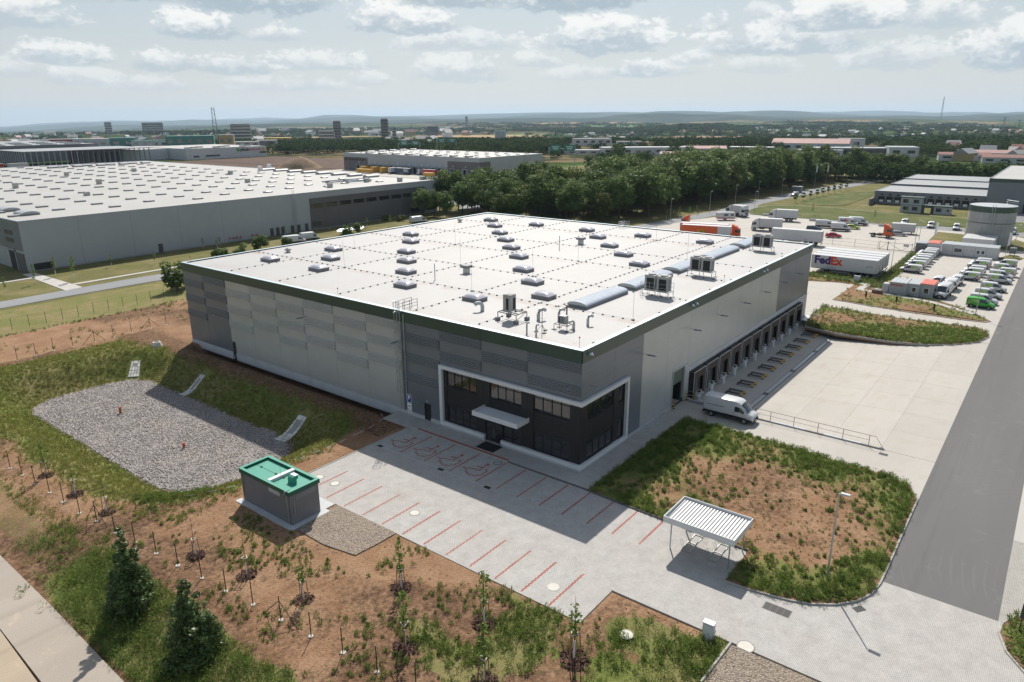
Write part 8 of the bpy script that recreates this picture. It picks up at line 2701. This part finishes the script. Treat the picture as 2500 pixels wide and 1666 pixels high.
M['stubble'] = pm('wheat_stubble', (0.36, 0.25, 0.135), .95, 0, var=.12, sc=.02, spec=.1)
M['crop'] = pm('bright_green_crop', (0.085, 0.17, 0.05), .95, 0, var=.12, sc=.02, spec=.1)
M['fallow'] = pm('brown_fallow_field', (0.25, 0.165, 0.10), .95, 0, var=.12, sc=.02, spec=.1)
drape('field', [(700, 1130), (760, 1400), (900, 1380), (905, 1150), (850, 1020), (735, 930)], M['stubble'])
drape('field', [(780, 555), (915, 730), (1040, 760), (1030, 640), (850, 545)], M['crop'])
drape('field', [(800, 500), (960, 645), (1210, 520), (1180, 400), (930, 385)], M['fallow'])
for (b, r_, w_, d_, m_) in ((-2, 2100, 420, 260, 'stubble'), (4.5, 2300, 500, 300, 'crop'), (8, 1750, 300, 220, 'crop'), (16, 1900, 360, 160, 'fallow'), (-7, 2900, 600, 350, 'fallow'), (12, 4000, 900, 500, 'crop'), (-1, 3900, 900, 500, 'fallow'), (22, 2400, 200, 120, 'crop'), (33, 2600, 300, 200, 'stubble'), (6, 5200, 900, 600, 'stubble'), (-12, 2100, 300, 160, 'stubble'), (30, 4500, 700, 300, 'fallow')):
    a = BEAR - R(b); c, s = math.cos(a), math.sin(a)
    X0, Y0 = CAM_LOC[0] + c * r_, CAM_LOC[1] + s * r_
    drape('field', [(X0 + c * u * d_ / 2 - s * v * w_ / 2, Y0 + s * u * d_ / 2 + c * v * w_ / 2) for u, v in ((-1, -1), (-1, 1), (.7, 1.1), (1, -.8))], M[m_], 30, 1.0)

# --- sheds, works and houses
def pol(b, r_):
    a = BEAR - R(b)
    return CAM_LOC[0] + math.cos(a) * r_, CAM_LOC[1] + math.sin(a) * r_


def shed(label, b, r_, L_, D_, H_, wall='boxwhite', roof='hallroof', turn=0, name='industrial_shed', cat='building', pitched=0.0, grp=None):
    x, y = pol(b, r_)
    z = th(x, y) - .4
    t_ = thing(name, label, cat, (x, y, z), BEAR - R(b) + R(90 + turn), grp)
    MB().box(-L_ / 2, L_ / 2, -D_ / 2, D_ / 2, -3, H_).build('wall', M[wall], t_)
    if pitched:
        MB().add([(-L_ / 2 - .3, -D_ / 2 - .4, H_ + .01), (L_ / 2 + .3, -D_ / 2 - .4, H_ + .01), (L_ / 2 + .3, D_ / 2 + .4, H_ + .01), (-L_ / 2 - .3, D_ / 2 + .4, H_ + .01), (-L_ / 2 - .3, 0, H_ + pitched), (L_ / 2 + .3, 0, H_ + pitched)],
                 [(0, 1, 5, 4), (2, 3, 4, 5), (0, 4, 3), (1, 2, 5), (3, 2, 1, 0)]).build('roof', M[roof], t_)
    else:
        MB().box(-L_ / 2 - .2, L_ / 2 + .2, -D_ / 2 - .2, D_ / 2 + .2, H_ + .01, H_ + .5).build('roof', M[roof], t_)
    n = max(2, int(L_ / 9))
    for k in range(n):
        xa = -L_ / 2 + (k + .25) * L_ / n
        MB().box(xa, xa + L_ / n * .5, D_ / 2, D_ / 2 + .12, H_ * .45, H_ * .75).build('window', M['glass'], t_)
    return t_


M['pinkroof'] = pm('faded_red_roof', (0.36, 0.215, 0.19), .75, 0, var=.1, sc=.1)
M['teal'] = pm('teal_cladding', (0.05, 0.20, 0.17), .5, 0, var=.1)
M['ochre'] = pm('ochre_wall', (0.36, 0.28, 0.12), .7, 0, var=.1)
M['towergrey'] = pm('tower_facade', (0.17, 0.18, 0.19), .5, .1, var=.1)
for a in [('long white-roofed works shed among the trees right of the dock hall', 10.3, 690, 82, 22, 6.5, 'boxwhite', 'skylt'), ('lower white shed left of the long works shed', 6.0, 700, 60, 16, 3.5, 'boxwhite', 'skylt'), ('small pink-roofed shed in front of the long works shed', 12.5, 620, 24, 12, 4.5, 'boxwhite', 'pinkroof'), ('brown-roofed shed right of the long works shed', 14.6, 730, 40, 16, 4.5, 'ochre', 'pinkroof'),
          ('dark shed with a pale roof right of the works sheds', 18.0, 745, 40, 18, 5.0, 'halldark', 'hallroof'), ('large faded red roofed works building among the trees', 22.0, 790, 70, 30, 8, 'boxwhite', 'pinkroof'), ('long white hall beside the faded red works roof', 25.2, 715, 78, 26, 6.5, 'halldark', 'skylt'), ('white hall end with a plain wall right of the red works roof', 27.8, 705, 22, 30, 8, 'boxwhite', 'skylt'),
          ('small white shed in front of the red works roof', 22.6, 670, 36, 10, 6, 'boxwhite', 'skylt'), ('white service block with pipes behind the red works roof', 24.6, 830, 24, 14, 11, 'boxwhite', 'hallroofd'), ('red roofed barn by the right picture edge', 33.5, 700, 60, 16, 5, 'ochre', 'pinkroof'), ('second red roofed barn by the right picture edge, nearer', 34.6, 640, 46, 14, 4.5, 'ochre', 'redroof'), ('brown roofed house row left of the barns', 31.5, 660, 34, 12, 5, 'ochre', 'redroof'),
          ('two-part beige hostel building behind the wooded edge', 6.2, 905, 46, 14, 8, 'ochre', 'hallroofd'), ('white shed in the far trees right of the beige hostel', 9.0, 930, 30, 10, 4, 'boxwhite', 'hallroof')]:
    shed(a[0], *a[1:6], wall='boxwhite' if a[6] == 'ochre' else a[6], roof=a[7], turn=random.uniform(-12, 12), pitched=a[4] * .14 if a[7] in ('pinkroof', 'redroof') else 0)
for a in [('white and red works front left of the city edge', -31.0, 1060, 30, 20, 11, 'vred', 'hallroof'), ('white works hall right of the red front', -29.2, 1050, 46, 24, 11, 'boxwhite', 'hallroof'), ('white works hall left of the red front', -32.2, 1080, 30, 24, 10, 'boxwhite', 'hallroof'), ('teal glazed office block by the city edge, left one', -27.6, 1000, 26, 20, 12, 'teal', 'teal'), ('low pale hall between the two teal blocks', -25.9, 985, 40, 18, 9, 'boxwhite', 'teal'),
          ('long teal glazed office block by the city edge, right one', -23.3, 950, 52, 20, 14, 'teal', 'teal'), ('brown shed right of the long teal block', -20.9, 930, 16, 16, 15, 'ochre', 'hallroofd'), ('white tented hall row in front of the city, left', -30.0, 880, 44, 14, 4, 'signwhite', 'signwhite'), ('white tented hall row in front of the city, middle', -27.9, 900, 40, 14, 4, 'signwhite', 'signwhite'), ('white tented hall in front of the teal block', -26.2, 880, 22, 12, 5, 'signwhite', 'signwhite'),
          ('grey round-roofed hall at the left picture edge', -34.6, 1090, 60, 30, 9, 'kwall', 'hallroofd'), ('low white sheds right of the teal offices, first', -19.6, 980, 30, 16, 6, 'boxwhite', 'hallroof'), ('low white sheds right of the teal offices, second', -18.2, 1000, 24, 16, 7, 'kwall', 'hallroof'), ('yellow topped store building before the office slab', -17.4, 1210, 40, 24, 10, 'ochre', 'yellow')]:
    shed(a[0], *a[1:6], wall=a[6], roof=a[7], turn=random.uniform(-8, 8))
# taller city blocks
def tower(label, b, r_, L_, D_, H_, wall='towergrey', floors=6, zb=None):
    x, y = pol(b, r_)
    z = th(x, y)
    t_ = thing('tower_block', label, 'apartment block', (x, y, z), BEAR - R(b) + R(90))
    MB().box(-L_ / 2, L_ / 2, -D_ / 2, D_ / 2, -4, H_).build('wall', M[wall], t_)
    MB().box(-L_ / 2 + 1, L_ / 2 - 1, -D_ / 2 + 1, D_ / 2 - 1, H_ + .01, H_ + 1.8).build('roof', M['hallroofd'], t_)
    for f in range(floors):
        z0 = H_ * (f + .25) / floors
        MB().box(-L_ / 2 + .8, L_ / 2 - .8, D_ / 2 + .01, D_ / 2 + .2, z0, z0 + H_ / floors * .5).build('window_band', M['glass'], t_)
    return t_


tower('broad pale office slab standing above the city edge', -19.9, 1500, 36, 18, 40, 'hallgrey', 7)
tower('dark square tower block in the middle of the skyline', -17.0 + 3.9, 1500, 15, 15, 46, 'towergrey', 9)
tower('low pale wing beside the dark square tower block', -13.9, 1480, 30, 14, 27, 'hallgrey', 5)
tower('tall checkered tower block right of the square one', -8.7 - .9, 1450, 14, 15, 47, 'towergrey', 9)
tower('lower annex at the foot of the checkered tower block', -8.9, 1470, 8, 12, 33, 'hallgrey', 6)
tower('blue-grey block on the hazy city skyline at left, slim', -28.3, 3000, 22, 16, 40, 'hallgrey', 5)
tower('wide hazy hospital block on the city skyline at left', -25.6, 2600, 60, 20, 34, 'hallgrey', 5)
tower('hazy block behind the stubble field, wide', -6.0, 2300, 34, 16, 28, 'towergrey', 5)
tower('slim hazy tower far behind the stubble field', -3.4, 3600, 12, 12, 55, 'hallgrey', 5)
si = thing('grain_silo', 'pale blue-grey grain silo block standing in the valley', 'silo', (*pol(-4.9 + 0, 1800), 0))
b_ = math.degrees(math.atan((1225 - 1250) / 1748.86))
sx_, sy_ = pol(b_, 1750)
si.location = (sx_, sy_, th(sx_, sy_) - 1); si.rotation_euler = (0, 0, BEAR + R(90))
for k in range(4): MB().cyl((-10 + k * 6.6, 0), 3.4, -2, 24, 12).build('silo_cell', M['hallgrey'], si)
MB().box(-13.2, 13.2, -3.2, 3.2, 24.01, 28).build('silo_head', M['hallgrey'], si)
MB().box(-1.8, 1.8, 3.42, 3.7, 8, 18).build('red_mark', M['pinkroof'], si)

def mast(label, b, r_, H_, w0, w1, name='lattice_mast', lev=9, arms=False, mat='dksteel', th_=.5):
    x, y = pol(b, r_)
    t_ = thing(name, label, 'mast' if not arms else 'pylon', (x, y, th(x, y)), BEAR - R(b))
    mb = MB()
    for sx in (-1, 1):
        for sy in (-1, 1): mb.tube([(sx * w0, sy * w0, 0), (sx * w1, sy * w1, H_)], th_, 4)
    mb.build('leg_frame', M[mat], t_)
    for i in range(lev):
        z0, z1 = H_ * i / lev, H_ * (i + 1) / lev
        wa, wb = w0 + (w1 - w0) * i / lev, w0 + (w1 - w0) * (i + 1) / lev
        MB().tube([(wa, -wa, z0), (wb, wb, z1), (-wb, wb, z1), (-wa, -wa, z0), (wb, -wb, z1)], th_ * .6, 4).build('bracing', M[mat], t_)
    if arms:
        for z, l in ((H_ * .72, 9), (H_ * .84, 7), (H_ * .95, 5)): MB().tube([(0, -l, z), (0, 0, z + 1.2), (0, l, z)], th_ * .8, 4).build('cross_arm', M[mat], t_)
    return t_


mast('red and white lattice mast rising above the city edge at left', -27.9 + 6.3, 1350, 62, 4.0, 1.8, th_=.45)
mast('very tall thin transmitter spire on the far hills at right', math.degrees(math.atan((2253 - 1250) / 1748.86)), 7500, 190, 7, .8, 'transmitter_mast', 8, th_=1.6)
for i, (b, r_, lab) in enumerate([(12.8, 1500, 'power pylon above the trees right of the works shed'), (33.4, 1500, 'power pylon at the right above the barns, left one'), (34.2, 1650, 'power pylon at the right above the barns, right one'), (-9.5, 1250, 'power pylon standing before the stubble field'), (8.8, 2600, 'distant power pylon over the valley houses'), (3.6, 2800, 'distant power pylon left of the valley houses')]):
    mast(lab, b, r_, 38 if i else 36, 2.2, .5, 'power_pylon', 6, True, th_=.2)
# green motorway gantries
M['gsign'] = pm('green_road_sign', (0.02, 0.20, 0.15), .5, 0, var=.05)
for (b, r_, lab) in [(math.degrees(math.atan((1010 - 1250) / 1748.86)), 640, 'green motorway sign gantry behind the middle hall, left of two'), (math.degrees(math.atan((1098 - 1250) / 1748.86)), 700, 'green motorway sign gantry behind the middle hall, farther one'), (math.degrees(math.atan((1370 - 1250) / 1748.86)), 520, 'green motorway sign gantry right of the middle hall')]:
    x, y = pol(b, r_)
    t_ = thing('sign_gantry', lab, 'road sign', (x, y, 0), BEAR - R(b) + R(90))
    for xx in (-9, 9): MB().tube([(xx, 0, -1), (xx, 0, 13)], .25, 6).build('post', M['steel'], t_)
    MB().tube([(-9, 0, 12), (9, 0, 12)], .25, 6).build('beam', M['steel'], t_)
    for xx in (-5.2, 4.6):
        p_ = MB().box(xx - 3.6, xx + 3.6, .2, .4, 10.5, 14.5).build('sign_board', M['gsign'], t_)
        MB().box(xx - 2.4, xx + 2.2, .41, .44, 12.9, 13.4).box(xx - 2.0, xx + 1.6, .41, .44, 11.6, 12.1).build('text_line', M['signwhite'], p_)
x, y = pol(7.3, 420)
t_ = thing('road_sign', 'blue motorway sign standing in the trees left of the belt', 'road sign', (x, y, 0), BEAR - R(7.3) + R(90)); MB().box(-2.2, 2.2, 0, .15, 3.5, 8.0).build('sign_board', M['blue'], t_); MB().tube([(-1.5, 0, 0), (-1.5, 0, 4)], .1, 5).tube([(1.5, 0, 0), (1.5, 0, 4)], .1, 5).build('post', M['steel'], t_)

# --- village and suburb houses
HS = {}
for wi, wm in enumerate(('signwhite', 'boxwhite', 'ochre')):
    for ri, rm in enumerate(('redroof', 'pinkroof', 'hallroofd', 'hallroof')):
        HS[(wi, ri)] = (MB().box(-5, 5, -4, 4, -2, 5.5).mesh('wall', M[wm]), MB().add([(-5.4, -4.5, 5.5), (5.4, -4.5, 5.5), (5.4, 4.5, 5.5), (-5.4, 4.5, 5.5), (-5.4, 0, 9), (5.4, 0, 9)], [(0, 1, 5, 4), (2, 3, 4, 5), (0, 4, 3), (1, 2, 5), (3, 2, 1, 0)]).mesh('roof', M[rm]))
rh = random.Random(9)
rn = ('red roof', 'faded pink roof', 'dark grey roof', 'pale roof')
wn_ = ('white', 'off-white', 'ochre')
def houses(n, b0, b1, r0, r1, where, s0=1.0):
    for i in range(n):
        b = rh.uniform(b0, b1); r_ = math.exp(rh.uniform(math.log(r0), math.log(r1)))
        x, y = pol(b, r_)
        wi, ri = rh.randrange(3), rh.choice((0, 1, 2, 2, 2, 3, 3))
        s_ = s0 * rh.uniform(.8, 1.5)
        t_ = thing('house', 'small %s house with a %s in the %s' % (wn_[wi], rn[ri], where), 'house', (x, y, th(x, y)), rh.uniform(0, 3.1), '%s houses with %s in the %s' % (wn_[wi], rn[ri], where))
        t_.scale = (s_ * rh.uniform(.8, 1.8), s_, s_ * rh.uniform(.8, 1.1))
        link('wall', HS[(wi, ri)][0], t_); link('roof', HS[(wi, ri)][1], t_)
houses(95, 18, 39, 1500, 3600, 'suburb on the right slope', .85)
houses(28, 3.5, 9.5, 1700, 2300, 'valley village at the centre', .8)
houses(12, -9.5, -6.0, 880, 1050, 'wooded hamlet left of centre', .9)
houses(75, -36, -16, 1250, 2500, 'city edge on the left', 1.15)
houses(40, -20, -3, 2000, 3600, 'hazy town beyond the stubble field', 1.5)
houses(12, 30, 37, 620, 800, 'hamlet among the trees at right', .9)

# --- woods too far off to count: leaf clumps spread through the crowns
def woods(name, n, b0, b1, r0, r1, prob, h, w, leaf, k, seed, mat):
    rng = np.random.default_rng(seed)
    b = rng.uniform(b0, b1, n); r_ = np.exp(rng.uniform(np.log(r0), np.log(r1), n))
    a = BEAR - np.radians(b)
    x, y = CAM_LOC[0] + np.cos(a) * r_, CAM_LOC[1] + np.sin(a) * r_
    kp_ = rng.uniform(0, 1, n) < prob(x, y, b, r_)
    x, y, r_ = x[kp_], y[kp_], r_[kp_]
    z = TH(x, y)
    n = len(x)
    s = rng.uniform(.7, 1.3, n)
    d = rng.normal(size=(n, k, 3)); d /= np.linalg.norm(d, axis=2, keepdims=True)
    d[:, :, 2] = np.abs(d[:, :, 2]) * .9 + .05 * rng.uniform(-1, 1, (n, k))
    rad = rng.uniform(.6, 1.0, (n, k, 1))
    C = np.stack([x, y, z], 1)[:, None] + d * rad * np.stack([w * s / 2, w * s / 2, h * s * .62], 1)[:, None] + np.array([0, 0, h * .34])
    C[:, : k // 6, 2] = z[:, None] + h * .15
    P, F = leaf_quads(C.reshape(-1, 3), (d + rng.normal(size=d.shape) * .16 + np.array([0, 0, .35])).reshape(-1, 3), np.repeat(leaf * s, k) * rng.uniform(.7, 1.3, n * k), rng, 1.3)
    tt = np.zeros((n * k, 3)); tt[:, 0] = np.clip(np.repeat(rng.uniform(0, .7, n), k) + rng.uniform(0, .15, n * k), 0, 1)
    o = link(name, np_mesh(name, P, F, M[mat], None, {'tint': np.repeat(tt, 4, 0)})); o['kind'] = 'stuff'


NOWOOD = [rect(80, 350, 540, 800), rect(130, 350, 360, 560), rect(262, 345, 225, 365), rect(0, 145, 145, 372), rect(195, 350, -100, 75), [(700, 1130), (760, 1400), (900, 1380), (905, 1150), (850, 1020), (735, 930)], [(780, 555), (915, 730), (1040, 760), (1030, 640), (850, 545)], [(800, 500), (960, 645), (1210, 520), (1180, 400), (930, 385)], BELT]
BLD = [(o.location.x, o.location.y) for o in bpy.data.objects if o.get('category') in ('building', 'apartment block', 'silo')]


def free(x, y):
    f = np.ones(x.shape, bool)
    for p in NOWOOD: f &= ~in_poly(x, y, p)
    for bx_, by_ in BLD:
        # keep the view of each building open
        dd = np.hypot(bx_ - CAM_LOC[0], by_ - CAM_LOC[1])
        ang = np.abs(np.degrees(np.arctan2(y - CAM_LOC[1], x - CAM_LOC[0]) - np.arctan2(by_ - CAM_LOC[1], bx_ - CAM_LOC[0])))
        rr = np.hypot(x - CAM_LOC[0], y - CAM_LOC[1])
        f &= ~((ang < 1.9) & (rr > dd - 165) & (rr < dd + 22))
    return f


woods('mixed_wood', 2600, 6, 42, 420, 860, lambda x, y, b, r_: free(x, y) * np.where((b < 16) & (r_ < 470) & (b < 9), .25, .85) * ((y < 260) | (x > 330)), 11, 10, 1.25, 84, 1, 'leaffar')
woods('mixed_wood', 1500, 4, 42, 430, 900, lambda x, y, b, r_: free(x, y) * sstep(.5, .62, fbm(x, y, .012, 3, 9)) * ((y < 260) | (x > 330)), 10, 9, 1.25, 64, 2, 'leaffar2')
woods('hedgerow_wood', 1700, -21, 8, 560, 960, lambda x, y, b, r_: free(x, y) * (.25 + .75 * sstep(.40, .52, fbm(x, y, .007, 3, 4))) * (r_ > 600 + 120 * (b < -6)), 10, 10, 1.4, 60, 3, 'leaffar')
woods('hedgerow_wood', 700, -14, 8, 560, 900, lambda x, y, b, r_: free(x, y) * sstep(.5, .6, fbm(x, y, .01, 3, 14)) * (r_ > 600 + 120 * (b < -6)), 9, 9, 1.4, 54, 4, 'leaffar2')
woods('city_trees', 3000, -38, -15, 900, 2300, lambda x, y, b, r_: free(x, y) * (.3 + .6 * sstep(.45, .6, fbm(x, y, .006, 3, 6))), 10, 12, 1.9, 40, 5, 'leaffar')
woods('far_woods', 3200, -38, 40, 960, 2200, lambda x, y, b, r_: free(x, y) * sstep(.50, .58, fbm(x, y, .0028, 4, 7)) * .95, 9, 22, 3.0, 38, 6, 'leaffar')
woods('far_woods', 2600, -40, 40, 2200, 5200, lambda x, y, b, r_: sstep(.50, .57, fbm(x, y, .0013, 4, 17)), 12, 60, 7, 28, 7, 'leaffar')
woods('hill_wood', 500, 8.5, 18, 2500, 3050, lambda x, y, b, r_: .9 + 0 * x, 9, 34, 6, 24, 8, 'leaffar')
woods('village_trees', 900, 17, 40, 1150, 3000, lambda x, y, b, r_: .7 + 0 * x, 8, 18, 4, 22, 9, 'leaffar')

# ================================================================== SUMMER HAZE
hz = bpy.data.materials.new('summer_haze')
hz.use_nodes = True
hn = hz.node_tree.nodes
hn.clear()
ho = hn.new('ShaderNodeOutputMaterial')
hv = hn.new('ShaderNodeVolumePrincipled')
hv.inputs['Color'].default_value = (0.62, 0.81, 1.0, 1)
hv.inputs['Density'].default_value = 0.000048
hv.inputs['Anisotropy'].default_value = 0.25
hz.node_tree.links.new(hv.outputs[0], ho.inputs['Volume'])
zl = float(GZ.min()) - 1.0
zh = max(float(GZ.max()) + 15, 250.0)
hb = MB().box(-25000, 25000, -25000, 25000, zl, zh).build('haze', hz)
hb['kind'] = 'stuff'
print('haze', zl, zh)
